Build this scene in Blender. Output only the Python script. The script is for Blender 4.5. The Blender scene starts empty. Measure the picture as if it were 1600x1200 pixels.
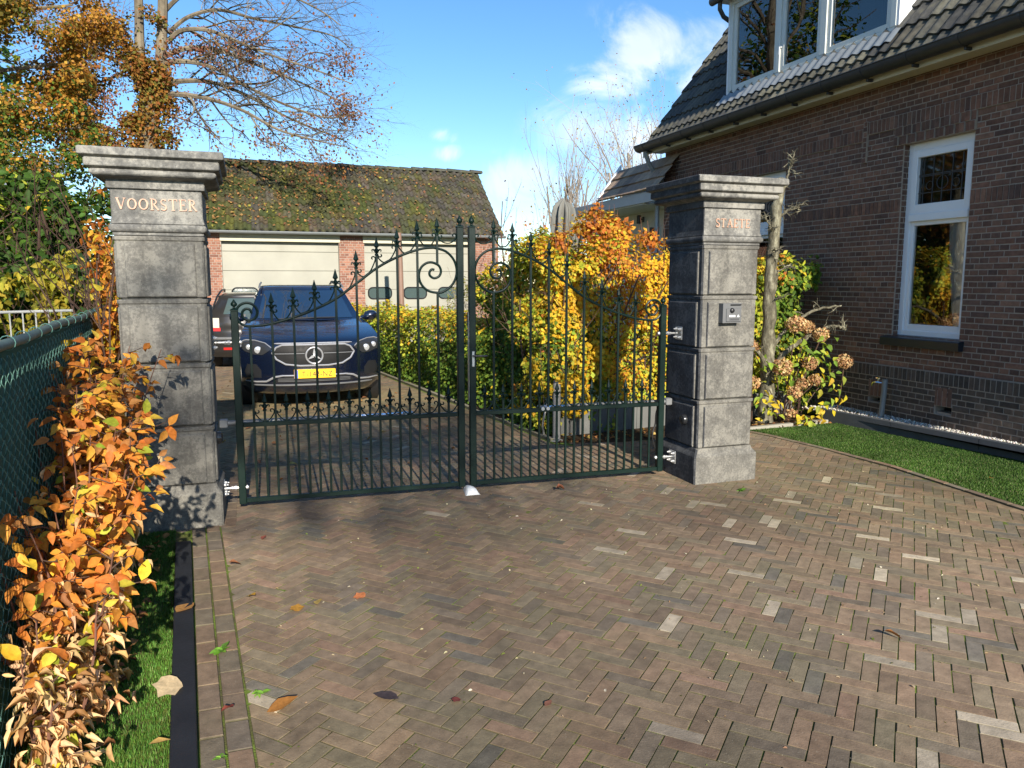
import bpy, math, random
import numpy as np
from mathutils import Vector, Matrix

R = math.radians
PI = math.pi
rng = np.random.default_rng(11)
random.seed(5)
scene = bpy.context.scene
COL = scene.collection


# ------------------------------------------------------------------ objects
def tag(o, label=None, cat=None, group=None, kind=None):
    if label: o['label'] = label
    if cat: o['category'] = cat
    if group: o['group'] = group
    if kind: o['kind'] = kind
    return o


def thing(name, label, cat, loc=(0, 0, 0), rotz=0.0, group=None):
    o = bpy.data.objects.new(name, None)
    o.empty_display_size = 0.2
    COL.objects.link(o)
    o.location = loc
    o.rotation_euler = (0, 0, rotz)
    o['org'] = list(loc)
    return tag(o, label, cat, group)


def origin_of(p):
    while p is not None and p.parent is not None:
        p = p.parent
    return np.array(p['org']) if p is not None and 'org' in p else np.zeros(3)


def link_mesh(name, me, mats, parent=None):
    for m in (mats if isinstance(mats, (list, tuple)) else [mats]):
        me.materials.append(m)
    o = bpy.data.objects.new(name, me)
    COL.objects.link(o)
    if parent is not None:
        o.parent = parent
    return o


class MB:
    """collects faces, links them as ONE mesh object"""

    def __init__(s):
        s.v, s.f, s.m, s.c, s.col = [], [], [], [], False

    def add(s, vs, fs, mi=0, c=None):
        o = len(s.v)
        s.v.extend([tuple(map(float, p)) for p in vs])
        for f in fs:
            s.f.append([i + o for i in f])
        s.m.extend([mi] * len(fs))
        if c is not None: s.col = True
        s.c.extend([tuple(c) if c is not None else (1, 1, 1)] * len(vs))

    def box(s, x0, x1, y0, y1, z0, z1, mi=0, c=None, b=0.0):
        if b <= 0:
            v = [(x, y, z) for z in (z0, z1) for y in (y0, y1) for x in (x0, x1)]
            s.add(v, [(0, 2, 3, 1), (4, 5, 7, 6), (0, 1, 5, 4), (2, 6, 7, 3), (0, 4, 6, 2), (1, 3, 7, 5)], mi, c)
            return
        b = min(b, (x1 - x0) * .45, (y1 - y0) * .45, (z1 - z0) * .45)
        rings = [(b, z0), (0, z0 + b), (0, z1 - b), (b, z1)]
        vs = []
        for q, z in rings:
            X0, X1, Y0, Y1 = x0 + q, x1 - q, y0 + q, y1 - q
            t = b * .9
            vs += [(X0 + t, Y0, z), (X1 - t, Y0, z), (X1, Y0 + t, z), (X1, Y1 - t, z),
                   (X1 - t, Y1, z), (X0 + t, Y1, z), (X0, Y1 - t, z), (X0, Y0 + t, z)]
        fs = []
        for k in range(3):
            for i in range(8):
                j = (i + 1) % 8
                fs.append((k * 8 + i, k * 8 + j, k * 8 + 8 + j, k * 8 + 8 + i))
        fs.append(tuple(range(7, -1, -1)))
        fs.append(tuple(range(24, 32)))
        s.add(vs, fs, mi, c)

    def loft(s, rings, mi=0, c=None, caps=True, closed=True):
        n = len(rings[0])
        vs = [p for r in rings for p in r]
        fs = []
        for k in range(len(rings) - 1):
            for i in range(n if closed else n - 1):
                j = (i + 1) % n
                fs.append((k * n + i, k * n + j, k * n + n + j, k * n + n + i))
        if caps and closed:
            fs.append(tuple(range(n - 1, -1, -1)))
            o = (len(rings) - 1) * n
            fs.append(tuple(range(o, o + n)))
        s.add(vs, fs, mi, c)

    def sq(s, cx, cy, prof, ch=0.006, mi=0, c=None):
        """square section moulding: prof = [(hx, hy, z)]"""
        rings = []
        for hx, hy, z in prof:
            t = min(ch, hx * .3)
            rings.append([(cx - hx + t, cy - hy, z), (cx + hx - t, cy - hy, z), (cx + hx, cy - hy + t, z),
                          (cx + hx, cy + hy - t, z), (cx + hx - t, cy + hy, z), (cx - hx + t, cy + hy, z),
                          (cx - hx, cy + hy - t, z), (cx - hx, cy - hy + t, z)])
        s.loft(rings, mi, c)

    def tube(s, pts, rad, n=8, mi=0, c=None, caps=True, flat=None):
        P = [Vector(p) for p in pts]
        if len(P) < 2: return
        rr = list(rad) if hasattr(rad, '__len__') else [rad] * len(P)
        rings = []
        t0 = (P[1] - P[0]).normalized()
        up = Vector((0, 0, 1)) if abs(t0.z) < .9 else Vector((1, 0, 0))
        u = t0.cross(up).normalized()
        for i, p in enumerate(P):
            a = P[max(i - 1, 0)]
            b = P[min(i + 1, len(P) - 1)]
            t = (b - a)
            if t.length < 1e-9: t = t0
            t = t.normalized()
            u = (u - t * u.dot(t))
            if u.length < 1e-6: u = t.orthogonal()
            u = u.normalized()
            w = t.cross(u)
            fx, fy = (1, 1) if flat is None else flat
            rings.append([tuple(p + (u * math.cos(2 * PI * k / n) * fx + w * math.sin(2 * PI * k / n) * fy) * rr[i]) for k in range(n)])
        s.loft(rings, mi, c, caps)

    def lathe(s, prof, cx=0, cy=0, n=12, mi=0, c=None, axis='z', ang=0.0):
        rings = []
        for r, z in prof:
            ring = []
            for k in range(n):
                a = 2 * PI * k / n + ang
                if axis == 'z': ring.append((cx + r * math.cos(a), cy + r * math.sin(a), z))
                elif axis == 'y': ring.append((cx + r * math.cos(a), z, cy - r * math.sin(a)))
                else: ring.append((z, cx + r * math.cos(a), cy + r * math.sin(a)))
            rings.append(ring)
        s.loft(rings, mi, c)

    def quad(s, a, b, c_, d, mi=0, c=None):
        s.add([a, b, c_, d], [(0, 1, 2, 3)], mi, c)

    def prism(s, poly, axis, a, b, mi=0, c=None):
        """extrude 2d polygon along axis between a and b"""
        def P(p, t):
            return {'x': (t, p[0], p[1]), 'y': (p[0], t, p[1]), 'z': (p[0], p[1], t)}[axis]
        s.loft([[P(p, a) for p in poly], [P(p, b) for p in poly]], mi, c)

    def build(s, name, mats, parent=None, smooth=False, ang=38, local=False):
        me = bpy.data.meshes.new(name)
        v = np.array(s.v, float).reshape(-1, 3)
        if parent is not None and not local:
            v = v - origin_of(parent)
        me.from_pydata(v.tolist(), [], s.f)
        if len(set(s.m)) > 1:
            me.polygons.foreach_set('material_index', s.m)
        if s.col:
            a = me.color_attributes.new('Col', 'FLOAT_COLOR', 'POINT')
            c = np.ones((len(s.c), 4)); c[:, :3] = np.array(s.c)
            a.data.foreach_set('color', c.ravel())
        me.update()
        import bmesh
        bm = bmesh.new(); bm.from_mesh(me)
        bmesh.ops.recalc_face_normals(bm, faces=bm.faces)
        bm.to_mesh(me); bm.free()
        if smooth:
            me.polygons.foreach_set('use_smooth', [True] * len(me.polygons))
            me.set_sharp_from_angle(angle=R(ang))
        return link_mesh(name, me, mats, parent)


def np_obj(name, V, F, C, mats, parent=None, smooth=False, local=False, mi=None):
    """V (n,3), F (m,k) index array, C (n,3) colours -> one mesh object, fast"""
    me = bpy.data.meshes.new(name)
    V = np.asarray(V, np.float64)
    if parent is not None and not local:
        V = V - origin_of(parent)
    k = F.shape[1]
    me.vertices.add(len(V)); me.vertices.foreach_set('co', V.astype(np.float32).ravel())
    me.loops.add(F.size); me.loops.foreach_set('vertex_index', F.astype(np.int32).ravel())
    me.polygons.add(len(F)); me.polygons.foreach_set('loop_start', np.arange(0, F.size, k, dtype=np.int32))
    if mi is not None: me.polygons.foreach_set('material_index', mi)
    if C is not None:
        a = me.color_attributes.new('Col', 'FLOAT_COLOR', 'POINT')
        c = np.ones((len(V), 4), np.float32); c[:, :3] = C
        a.data.foreach_set('color', c.ravel())
    if smooth: me.polygons.foreach_set('use_smooth', np.ones(len(F), bool))
    me.update(calc_edges=True)
    return link_mesh(name, me, mats, parent)


def dup(root, loc, rot, label=None, scale=None):
    r = root.copy(); COL.objects.link(r)
    r.location = loc; r.rotation_euler = rot
    if scale: r.scale = (scale,) * 3
    if label: r['label'] = label
    for ch in list(root.children):
        c = ch.copy(); COL.objects.link(c); c.parent = r
        for g in ch.children:
            d = g.copy(); COL.objects.link(d); d.parent = c
    return r


# ------------------------------------------------------------------ numpy noise
_perm = np.random.default_rng(3).random((64, 64, 64))


def noise3(P, f=1.0):
    P = np.asarray(P) * f + 17.3
    i = np.floor(P).astype(int); t = P - i
    t = t * t * (3 - 2 * t)
    out = 0
    for dx in (0, 1):
        for dy in (0, 1):
            for dz in (0, 1):
                w = (t[..., 0] if dx else 1 - t[..., 0]) * (t[..., 1] if dy else 1 - t[..., 1]) * (t[..., 2] if dz else 1 - t[..., 2])
                out = out + w * _perm[(i[..., 0] + dx) % 64, (i[..., 1] + dy) % 64, (i[..., 2] + dz) % 64]
    return out


def unit(a):
    return a / np.maximum(np.linalg.norm(a, axis=-1, keepdims=True), 1e-9)


def frames(nrm, d):
    """rotation matrices with local z = nrm, local y ~ d"""
    z = unit(nrm)
    y = unit(d - z * np.sum(d * z, -1, keepdims=True))
    x = np.cross(y, z)
    return np.stack([x, y, z], -1)


LEAF_FAR = (np.array([[0, 0, 0], [.36, .45, .05], [0, 1, 0], [-.36, .45, .05]]), np.array([[0, 1, 2, 3]]))
_lo = [(0, 0, 0), (.22, .22, .09), (.31, .46, .11), (.21, .78, .10), (0, 1.1, 0), (-.21, .78, .06), (-.31, .48, .13), (-.22, .24, .07), (0, .48, -.02)]
LEAF_NEAR = (np.array(_lo), np.array([[0, 1, 2, 8], [8, 2, 3, 4], [8, 4, 5, 6], [0, 8, 6, 7]]))
_cu = [(x * .55, y, z * 2.6 - .9 * (y - .4) ** 2) for x, y, z in _lo]
_lb = []
for _k in range(12):
    _a = -PI / 2 + 2 * PI * _k / 12
    _r = .5 * (1.0 if _k % 2 == 0 else .84) * (1.15 if _k == 6 else 1) * (1 + .10 * math.sin(_k * 2.7))
    _lb.append((_r * math.cos(_a) * .82, .5 + _r * math.sin(_a), .05 * math.sin(_k * 1.7) + .02))
_lb.append((0, .5, -.01))
LEAF_LOBED = (np.array(_lb), np.array([[12, (2 * i) % 12, (2 * i + 1) % 12, (2 * i + 2) % 12] for i in range(6)]))
LEAF_CURL = (np.array(_cu), LEAF_NEAR[1])
_bd = [(x, y, z * 1.3 - .35 * y ** 2) for x, y, z in _lo]
LEAF_BEND = (np.array(_bd), LEAF_NEAR[1])
LEAF_FLAT = (np.array([(x * 1.15, y, z * .45) for x, y, z in _lo]), LEAF_NEAR[1])


def leaves(tm, P, nrm, d, size, col):
    """returns V,F,C for leaves of template tm"""
    T, Fq = tm
    M = frames(nrm, d)
    V = np.einsum('nij,kj->nki', M, T) * np.asarray(size)[:, None, None] + P[:, None, :]
    n, k = len(P), len(T)
    F = (Fq[None] + (np.arange(n) * k)[:, None, None]).reshape(-1, Fq.shape[1])
    C = np.repeat(col, k, axis=0)
    return V.reshape(-1, 3), F, C


def merge(*parts):
    V, F, C, o = [], [], [], 0
    for v, f, c in parts:
        V.append(v); F.append(f + o); C.append(c); o += len(v)
    return np.concatenate(V), np.concatenate(F), np.concatenate(C)


def pick(pal, w, n):
    pal = np.array(pal); w = np.array(w, float); w /= w.sum()
    c = pal[rng.choice(len(pal), n, p=w)]
    return c * rng.uniform(.75, 1.25, (n, 1)) * rng.uniform(.92, 1.08, (n, 3))


def rdir(n):
    return unit(rng.normal(size=(n, 3)))


# ------------------------------------------------------------------ materials
def mk(name):
    m = bpy.data.materials.new(name)
    m.use_nodes = True
    return m, m.node_tree, m.node_tree.nodes['Principled BSDF']


def nd(nt, t, ins=None, **props):
    n = nt.nodes.new('ShaderNode' + t)
    for k, v in props.items():
        setattr(n, k, v)
    for k, v in (ins or {}).items():
        s = n.inputs[k]
        if hasattr(v, 'is_output'): nt.links.new(v, s)
        else: s.default_value = v
    return n


def rgb(c):
    return (c[0], c[1], c[2], 1.0)


def pos(nt, scale=(1, 1, 1)):
    g = nd(nt, 'NewGeometry')
    return nd(nt, 'VectorMath', {0: g.outputs['Position'], 1: scale}, operation='MULTIPLY').outputs[0]


def noise(nt, vec, sc, det=4, rough=.55):
    return nd(nt, 'TexNoise', {'Vector': vec, 'Scale': sc, 'Detail': det, 'Roughness': rough}).outputs['Fac']


def ramp(nt, fac, stops):
    r = nd(nt, 'ValToRGB', {'Fac': fac})
    e = r.color_ramp.elements
    while len(e) < len(stops): e.new(.5)
    for i, (p, c) in enumerate(stops):
        e[i].position = p
        e[i].color = rgb(c) if hasattr(c, '__len__') else (c, c, c, 1)
    return r.outputs['Color']


def mix(nt, fac, a, b, mode='MIX'):
    n = nd(nt, 'Mix', data_type='RGBA', blend_type=mode)
    for s, v in ((n.inputs[0], fac), (n.inputs[6], a), (n.inputs[7], b)):
        if hasattr(v, 'is_output'): nt.links.new(v, s)
        else: s.default_value = v if not isinstance(v, tuple) or len(v) == 4 else rgb(v)
    return n.outputs[2]


def bump(nt, b, h, strength=.4, dist=.01):
    n = nd(nt, 'Bump', {'Height': h, 'Strength': strength, 'Distance': dist})
    nt.links.new(n.outputs[0], b.inputs['Normal'])


def setb(nt, b, **kw):
    names = dict(base='Base Color', rough='Roughness', metal='Metallic', spec='Specular IOR Level', coat='Coat Weight', coatr='Coat Roughness', alpha='Alpha', trans='Transmission Weight')
    for k, v in kw.items():
        s = b.inputs[names[k]]
        if hasattr(v, 'is_output'): nt.links.new(v, s)
        else: s.default_value = rgb(v) if isinstance(v, tuple) else v


def simple(name, c, rough=.5, metal=0, var=.12, sc=6, bmp=.0, bsc=80, spec=.5, coat=0):
    m, nt, b = mk(name)
    p = pos(nt)
    n = noise(nt, p, sc, 5)
    base = mix(nt, n, tuple(x * (1 - var) for x in c), tuple(min(1, x * (1 + var)) for x in c))
    setb(nt, b, base=base, rough=rough, metal=metal, spec=spec, coat=coat)
    r = nd(nt, 'MapRange', {0: noise(nt, p, sc * 3, 3), 3: max(0, rough - .12), 4: min(1, rough + .12)})
    nt.links.new(r.outputs[0], b.inputs['Roughness'])
    if bmp: bump(nt, b, noise(nt, p, bsc, 4), bmp, .004)
    return m


def attr_mat(name, rough=.8, var=.35, sc=25, bmp=.5, bsc=90, dirt=None, spec=.35, dist=.003):
    """colour from the per-piece attribute, broken up by noise"""
    m, nt, b = mk(name)
    a = nd(nt, 'Attribute', attribute_name='Col').outputs['Color']
    p = pos(nt)
    n = ramp(nt, noise(nt, p, sc, 6, .65), [(.3, 1 - var), (.72, 1 + var * .6)])
    c = mix(nt, 1.0, a, n, 'MULTIPLY')
    if name == 'clay_paver':
        c = mix(nt, 1.0, c, ramp(nt, noise(nt, p, .8, 7, .62), [(.32, .66), (.66, 1.10)]), 'MULTIPLY')
        c = mix(nt, ramp(nt, noise(nt, p, 170, 2), [(.66, 0.0), (.74, .55)]), c, (.36, .33, .26))
        c = mix(nt, ramp(nt, noise(nt, p, 95, 3), [(.28, .6), (.36, 0.0)]), c, (.05, .045, .03))
    if dirt:
        dc, dsc, lo, hi, amt = dirt
        c = mix(nt, nd(nt, 'Math', {0: ramp(nt, noise(nt, p, dsc, 6, .6), [(lo, 0.0), (hi, 1.0)]), 1: amt}, operation='MULTIPLY').outputs[0], c, dc)
    setb(nt, b, base=c, rough=rough, spec=spec)
    if bmp: bump(nt, b, noise(nt, p, bsc, 5, .6), bmp, dist)
    return m


def leaf_mat(name, trans=.35, rough=.62):
    m, nt, b = mk(name)
    a = nd(nt, 'Attribute', attribute_name='Col').outputs['Color']
    n = ramp(nt, noise(nt, pos(nt), 60, 3), [(.3, .75), (.7, 1.15)])
    c = mix(nt, 1.0, a, n, 'MULTIPLY')
    setb(nt, b, base=c, rough=rough, spec=.22)
    t = nd(nt, 'BsdfTranslucent', {'Color': mix(nt, 1.0, c, (1.25, 1.2, .8), 'MULTIPLY')})
    ms = nd(nt, 'MixShader', {0: trans, 1: b.outputs[0], 2: t.outputs[0]})
    nt.links.new(ms.outputs[0], nt.nodes['Material Output'].inputs[0])
    return m


def glass_mat(name, tint=(.02, .03, .035), see=.75, rough=.01, ior=1.5, boost=0.0):
    m, nt, b = mk(name)
    nt.nodes.remove(b)
    g = nd(nt, 'BsdfGlossy', {'Color': (1, 1, 1, 1), 'Roughness': rough})
    t = nd(nt, 'BsdfTransparent', {'Color': rgb((see, see, see))})
    d = nd(nt, 'BsdfDiffuse', {'Color': rgb(tint)})
    ms = nd(nt, 'MixShader', {0: .88, 1: d.outputs[0], 2: t.outputs[0]})
    f = nd(nt, 'Fresnel', {'IOR': ior})
    fb = nd(nt, 'Math', {0: f.outputs[0], 1: boost}, operation='ADD', use_clamp=True)
    wob = nd(nt, 'Bump', {'Height': noise(nt, pos(nt), 1.3, 1), 'Strength': .06, 'Distance': .05})
    nt.links.new(wob.outputs[0], g.inputs['Normal'])
    m2 = nd(nt, 'MixShader', {0: fb.outputs[0], 1: ms.outputs[0], 2: g.outputs[0]})
    nt.links.new(m2.outputs[0], nt.nodes['Material Output'].inputs[0])
    return m


M = {}
# pillar concrete: blotched grey with pale efflorescence and dark pores
def concrete(name, dark, mid, light, sc=5.0):
    m, nt, b = mk(name)
    p = pos(nt)
    n1 = noise(nt, p, sc, 8, .68)
    n2 = noise(nt, p, sc * 9, 6, .7)
    n3 = noise(nt, p, 140, 3)
    s = nd(nt, 'Math', {0: n1, 1: nd(nt, 'Math', {0: n2, 1: .8}, operation='MULTIPLY').outputs[0]}, operation='ADD').outputs[0]
    c = ramp(nt, s, [(.66, dark), (.88, mid), (1.12, light)])
    st = noise(nt, pos(nt, (9, 9, .9)), 1.0, 5, .6)
    c = mix(nt, 1.0, c, ramp(nt, st, [(.3, .74), (.62, 1.08)]), 'MULTIPLY')
    c = mix(nt, ramp(nt, n3, [(.26, 1.0), (.36, 0.0)]), c, tuple(x * .45 for x in dark))
    setb(nt, b, base=c, rough=.88, spec=.3)
    bump(nt, b, nd(nt, 'Math', {0: n2, 1: n3}, operation='ADD').outputs[0], .35, .004)
    return m
M['stone'] = concrete('weathered_concrete', (.092, .089, .081), (.142, .138, .124), (.212, .205, .18), 7.0)
M['stone_cap'] = concrete('smooth_concrete', (.085, .086, .084), (.16, .159, .149), (.27, .265, .24), 3.5)
M['stone_dark'] = concrete('near_black_concrete', (.028, .030, .034), (.045, .048, .053), (.085, .088, .092), 5.0)
M['copper'] = simple('copper_letters', (.50, .30, .21), .5, .0, .2, 40)
M['green_iron'] = simple('dark_green_enamel', (.0032, .0145, .0112), .42, 0, .3, 9, .08, 120, .28, .0)
M['steel'] = simple('galvanised_steel', (.5, .51, .51), .4, .7, .12, 30)
M['alu'] = simple('brushed_aluminium', (.2, .21, .22), .5, .3, .1, 20)
M['black_plastic'] = simple('black_plastic', (.015, .016, .018), .4, 0, .2, 20)
M['grey_plastic'] = simple('grey_plastic', (.12, .125, .13), .5)
M['white_plastic'] = simple('white_plastic', (.72, .74, .74), .4, 0, .06, 20)
M['paver'] = attr_mat('clay_paver', .86, .34, 16, .6, 110, ((.085, .09, .045), 1.6, .5, .8, .55))
M['joint'] = None
m, nt, b = mk('mossy_joint')
p = pos(nt)
c = ramp(nt, noise(nt, p, 3.5, 7, .7), [(.34, (.095, .08, .052)), (.46, (.105, .11, .035)), (.58, (.14, .20, .035))])
setb(nt, b, base=c, rough=.95, spec=.15); bump(nt, b, noise(nt, p, 150, 4), .8, .01)
M['joint'] = m
M['wallbrick'] = attr_mat('dark_wall_brick', .85, .38, 18, .7, 70, ((.052, .046, .042), 1.1, .48, .8, .55), .3, .004)
M['redbrick'] = attr_mat('red_wall_brick', .85, .25, 30, .4, 80)
M['mortar'] = simple('mortar', (.34, .285, .235), .95, 0, .25, 12, .5, 120, .2)
M['mortar_light'] = simple('pale_mortar', (.34, .30, .26), .95, 0, .15, 12, .3, 120, .2)
M['tile_dark'] = attr_mat('dark_roof_tile', .6, .5, 14, .5, 60, ((.13, .125, .075), 9, .55, .74, .55))
M['tile_moss'] = attr_mat('mossy_roof_tile', .9, .5, 12, .8, 60, ((.07, .075, .02), 5, .5, .68, .8))
M['tile_brown'] = attr_mat('brown_roof_tile', .8, .3, 14, .4, 60)
M['zinc'] = simple('weathered_zinc', (.045, .05, .055), .45, .3, .3, 8)
M['zinc_light'] = simple('pale_zinc', (.28, .31, .33), .5, .4, .2, 10)
M['cream'] = simple('cream_paint', (.58, .56, .44), .55, 0, .1, 6)
M['white'] = simple('white_paint', (.74, .76, .78), .35, 0, .05, 6)
M['frame'] = simple('offwhite_frame_paint', (.62, .64, .60), .4, 0, .06, 8)
M['door'] = simple('cream_sheet_door', (.29, .29, .245), .5, 0, .2, 1.6)
M['lintel'] = simple('cream_lintel', (.48, .46, .35), .6, 0, .08, 5)
M['sill'] = simple('dark_glazed_sill', (.012, .018, .026), .35, 0, .2, 10, 0, 80, .5)
M['glass'] = glass_mat('window_glass', (.01, .015, .013), .97, .005, 1.5, .05)
M['leaded'] = glass_mat('leaded_glass', (.015, .03, .025), .35, .03, 1.5, .03)
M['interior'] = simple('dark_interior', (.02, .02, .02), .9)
M['curtain'] = simple('pale_curtain', (.78, .78, .74), .9, 0, .15, 8)
M['redcurtain'] = simple('dark_red_curtain', (.34, .06, .035), .9, 0, .3, 8)
M['soil'] = simple('dark_soil', (.045, .032, .02), .95, 0, .5, 9, 1.0, 60, .1)
M['ground'] = simple('open_ground', (.07, .07, .035), .95, 0, .4, 1.5, .8, 30, .1)
M['kerb'] = simple('dark_concrete_kerb', (.065, .072, .08), .8, 0, .25, 6, .4, 120, .3)
M['kerb_pale'] = simple('pale_concrete_edge', (.3, .29, .25), .9, 0, .2, 9, .5, 120, .3)
M['plank'] = simple('grey_concrete_plank', (.12, .124, .12), .9, 0, .3, 4, .5, 100, .3)
M['blackboard'] = simple('black_edging_board', (.014, .016, .02), .55, 0, .5, 7, .4, 90, .4)
M['gravel'] = attr_mat('white_gravel', .8, .2, 60, .2, 200)
M['blade'] = leaf_mat('grass_blade', .25, .6)
M['turf'] = simple('turf_base', (.018, .045, .01), .95, 0, .4, 30, .8, 200, .1)
M['leaf'] = leaf_mat('leaf')
M['leaf_dark'] = leaf_mat('thick_leaf', .2, .38)
M['dryleaf'] = leaf_mat('dry_leaf', .3, .7)
def bark(name, a, bcol, cc, sc=9):
    m, nt, b = mk(name)
    p = pos(nt, (1, 1, .35))
    c = ramp(nt, noise(nt, p, sc, 7, .7), [(.35, a), (.52, bcol), (.7, cc)])
    setb(nt, b, base=c, rough=.92, spec=.2); bump(nt, b, noise(nt, p, sc * 5, 6, .7), .8, .015)
    return m
M['bark'] = bark('grey_bark', (.07, .058, .042), (.165, .14, .10), (.25, .22, .16), 3)
M['bark_lichen'] = bark('lichen_bark', (.055, .05, .035), (.15, .14, .10), (.38, .37, .27), 22)
M['twig'] = simple('brown_twig', (.075, .042, .028), .8, 0, .35, 20)
M['twig_grey'] = simple('grey_twig', (.26, .225, .19), .85, 0, .3, 8)
M['twig_red'] = simple('reddish_twig', (.15, .07, .045), .7, 0, .35, 20)
M['screen'] = None
m, nt, b = mk('green_screen_fabric')
p = pos(nt)
c = mix(nt, noise(nt, p, 5, 5), (.010, .072, .058), (.022, .125, .10))
wv = nd(nt, 'TexWave', {'Vector': p, 'Scale': 180.0, 'Distortion': 2.0}, bands_direction='Z').outputs['Fac']
setb(nt, b, base=c, rough=.75, spec=.3); bump(nt, b, nd(nt, 'Math', {0: wv, 1: noise(nt, p, 9, 3)}, operation='ADD').outputs[0], .25, .004)
M['screen'] = m
M['mesh_wire'] = simple('green_coated_wire', (.11, .25, .215), .5)
M['fence_rail'] = simple('weathered_green_rail', (.10, .155, .14), .6, 0, .4, 14, .3, 80)
M['rail_paint'] = simple('pale_rail_paint', (.42, .42, .39), .6)
M['brown_pipe'] = simple('brown_pipe', (.21, .13, .095), .5, 0, .25, 4)
M['cover'] = simple('grey_canvas_cover', (.15, .152, .138), .9, 0, .2, 9, .3, 200)
M['bronze_post'] = simple('grey_post_paint', (.2, .205, .205), .5, .2, .1)
# vehicles
m, nt, b = mk('dark_blue_car_paint')
setb(nt, b, base=(.005, .009, .026), rough=.25, metal=.35, spec=.6, coat=1.0, coatr=.015); b.inputs['Coat IOR'].default_value = 2.0
M['carpaint'] = m
m, nt, b = mk('dark_grey_car_paint')
setb(nt, b, base=(.035, .034, .033), rough=.3, metal=.4, coat=.8, coatr=.05)
M['wagonpaint'] = m
m, nt, b = mk('car_glass')
setb(nt, b, base=(.010, .020, .036), rough=.02, spec=1.0, coat=1.0, coatr=.0); b.inputs['IOR'].default_value = 2.0; b.inputs['Coat IOR'].default_value = 2.2
M['carglass'] = m
M['chrome'] = simple('bright_chrome', (.85, .86, .88), .14, 1.0, .03, 8)
M['satin'] = simple('satin_bright_trim', (.42, .43, .45), .3, .5, .04, 8)
M['rubber'] = simple('tyre_rubber', (.012, .012, .012), .8, 0, .2, 20)
M['rim'] = simple('alloy_rim', (.35, .35, .36), .35, .8)
M['lamp'] = simple('headlamp_reflector', (.7, .72, .74), .12, .6)
M['lampdark'] = simple('headlamp_housing', (.028, .03, .033), .15, .1, .2, 8, 0, 80, .6)
M['grille'] = simple('gloss_black_panel', (.008, .0085, .0095), .5, .0, .2, 12, 0, 80, .16, .0)
M['plate'] = simple('yellow_plate', (.82, .5, .01), .45, 0, .03)
M['plate_blue'] = simple('blue_plate_band', (.02, .08, .45), .45, 0, .05)
M['plate_ink'] = simple('plate_ink', (.02, .015, .01), .6)
M['taillight'] = simple('red_tail_lamp', (.5, .02, .02), .2, 0, .1, 30, 0, 80, .7)
M['tailclear'] = simple('clear_tail_lamp', (.55, .5, .42), .25, 0, .15, 40)
M['wagonglass'] = simple('tinted_car_glass', (.06, .09, .09), .05, 0, .1, 4, 0, 80, .8)
M['hydr'] = leaf_mat('dried_flower', .3, .8)
# ------------------------------------------------------------------ the setting: ground, paving, lawns
def clip_poly(poly, hp):
    """clip convex polygon by half planes (a,b,c): a*x+b*y <= c"""
    for a, b, c in hp:
        out = []
        n = len(poly)
        for i in range(n):
            p, q = poly[i], poly[(i + 1) % n]
            dp, dq = a * p[0] + b * p[1] - c, a * q[0] + b * q[1] - c
            if dp <= 0: out.append(p)
            if (dp < 0 < dq) or (dq < 0 < dp):
                t = dp / (dp - dq)
                out.append((p[0] + t * (q[0] - p[0]), p[1] + t * (q[1] - p[1])))
        poly = out
        if len(poly) < 3: return []
    return poly


def area(poly):
    return abs(sum(poly[i][0] * poly[(i + 1) % len(poly)][1] - poly[(i + 1) % len(poly)][0] * poly[i][1] for i in range(len(poly)))) / 2


def brick_top(mb, poly, z, c, bev=.005, drop=.03, tilt=None):
    cx = sum(p[0] for p in poly) / len(poly); cy = sum(p[1] for p in poly) / len(poly)
    tx, ty = tilt or (0, 0)
    def ring(ins, zz):
        r = []
        for x, y in poly:
            L = math.hypot(x - cx, y - cy) + 1e-6
            k = max(.3, 1 - ins * 1.3 / L)
            X, Y = cx + (x - cx) * k, cy + (y - cy) * k
            r.append((X, Y, zz + tx * (X - cx) + ty * (Y - cy)))
        return r
    r0, r1, r2 = ring(0, z - drop), ring(0.0008, z - bev), ring(bev, z)
    n = len(poly)
    fs = []
    for k in (0, 1):
        for i in range(n):
            j = (i + 1) % n
            fs.append((k * n + i, k * n + j, k * n + n + j, k * n + n + i))
    fs.append(tuple(range(2 * n, 3 * n)))
    mb.add(r0 + r1 + r2, fs, 0, c)
    dk = tuple(.35 * a + .65 * b for a, b in zip(c, (.055, .06, .022)))      # moss and dirt sit on the worn arrises
    for i in range(2 * n): mb.c[-1 - n - i] = dk


# open ground to the horizon
mb = MB()
mb.quad((-400, -400, -.06), (400, -400, -.06), (400, 600, -.06), (-400, 600, -.06))
tag(mb.build('ground', M['ground']), kind='structure')

mb = MB()
mb.quad((-1.9, -3, -.0036), (7.2, -3, -.0036), (7.2, 20.7, -.0036), (-1.9, 20.7, -.0036))
tag(mb.build('paving_bed', M['joint']), kind='structure')

# herringbone clay pavers
PAL = [(.235, .168, .112), (.205, .152, .106), (.255, .172, .112), (.182, .148, .110), (.138, .130, .110), (.28, .205, .136), (.215, .178, .118), (.27, .172, .118)]
PW = [5, 5, 4, 3, 1.0, 2.4, 4, 1.3]
L_IN = lambda y: -.04 - .0725 * (y - 2.57)           # inner side of the left border rows
def lawn_x(y):
    ys = [-3, 3.0, 3.9, 5.2, 6.0, 6.79, 7.1]
    xs = [5.30, 5.29, 5.325, 5.44, 5.40, 5.29, 5.2]
    return float(np.interp(y, ys, xs))


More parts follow.
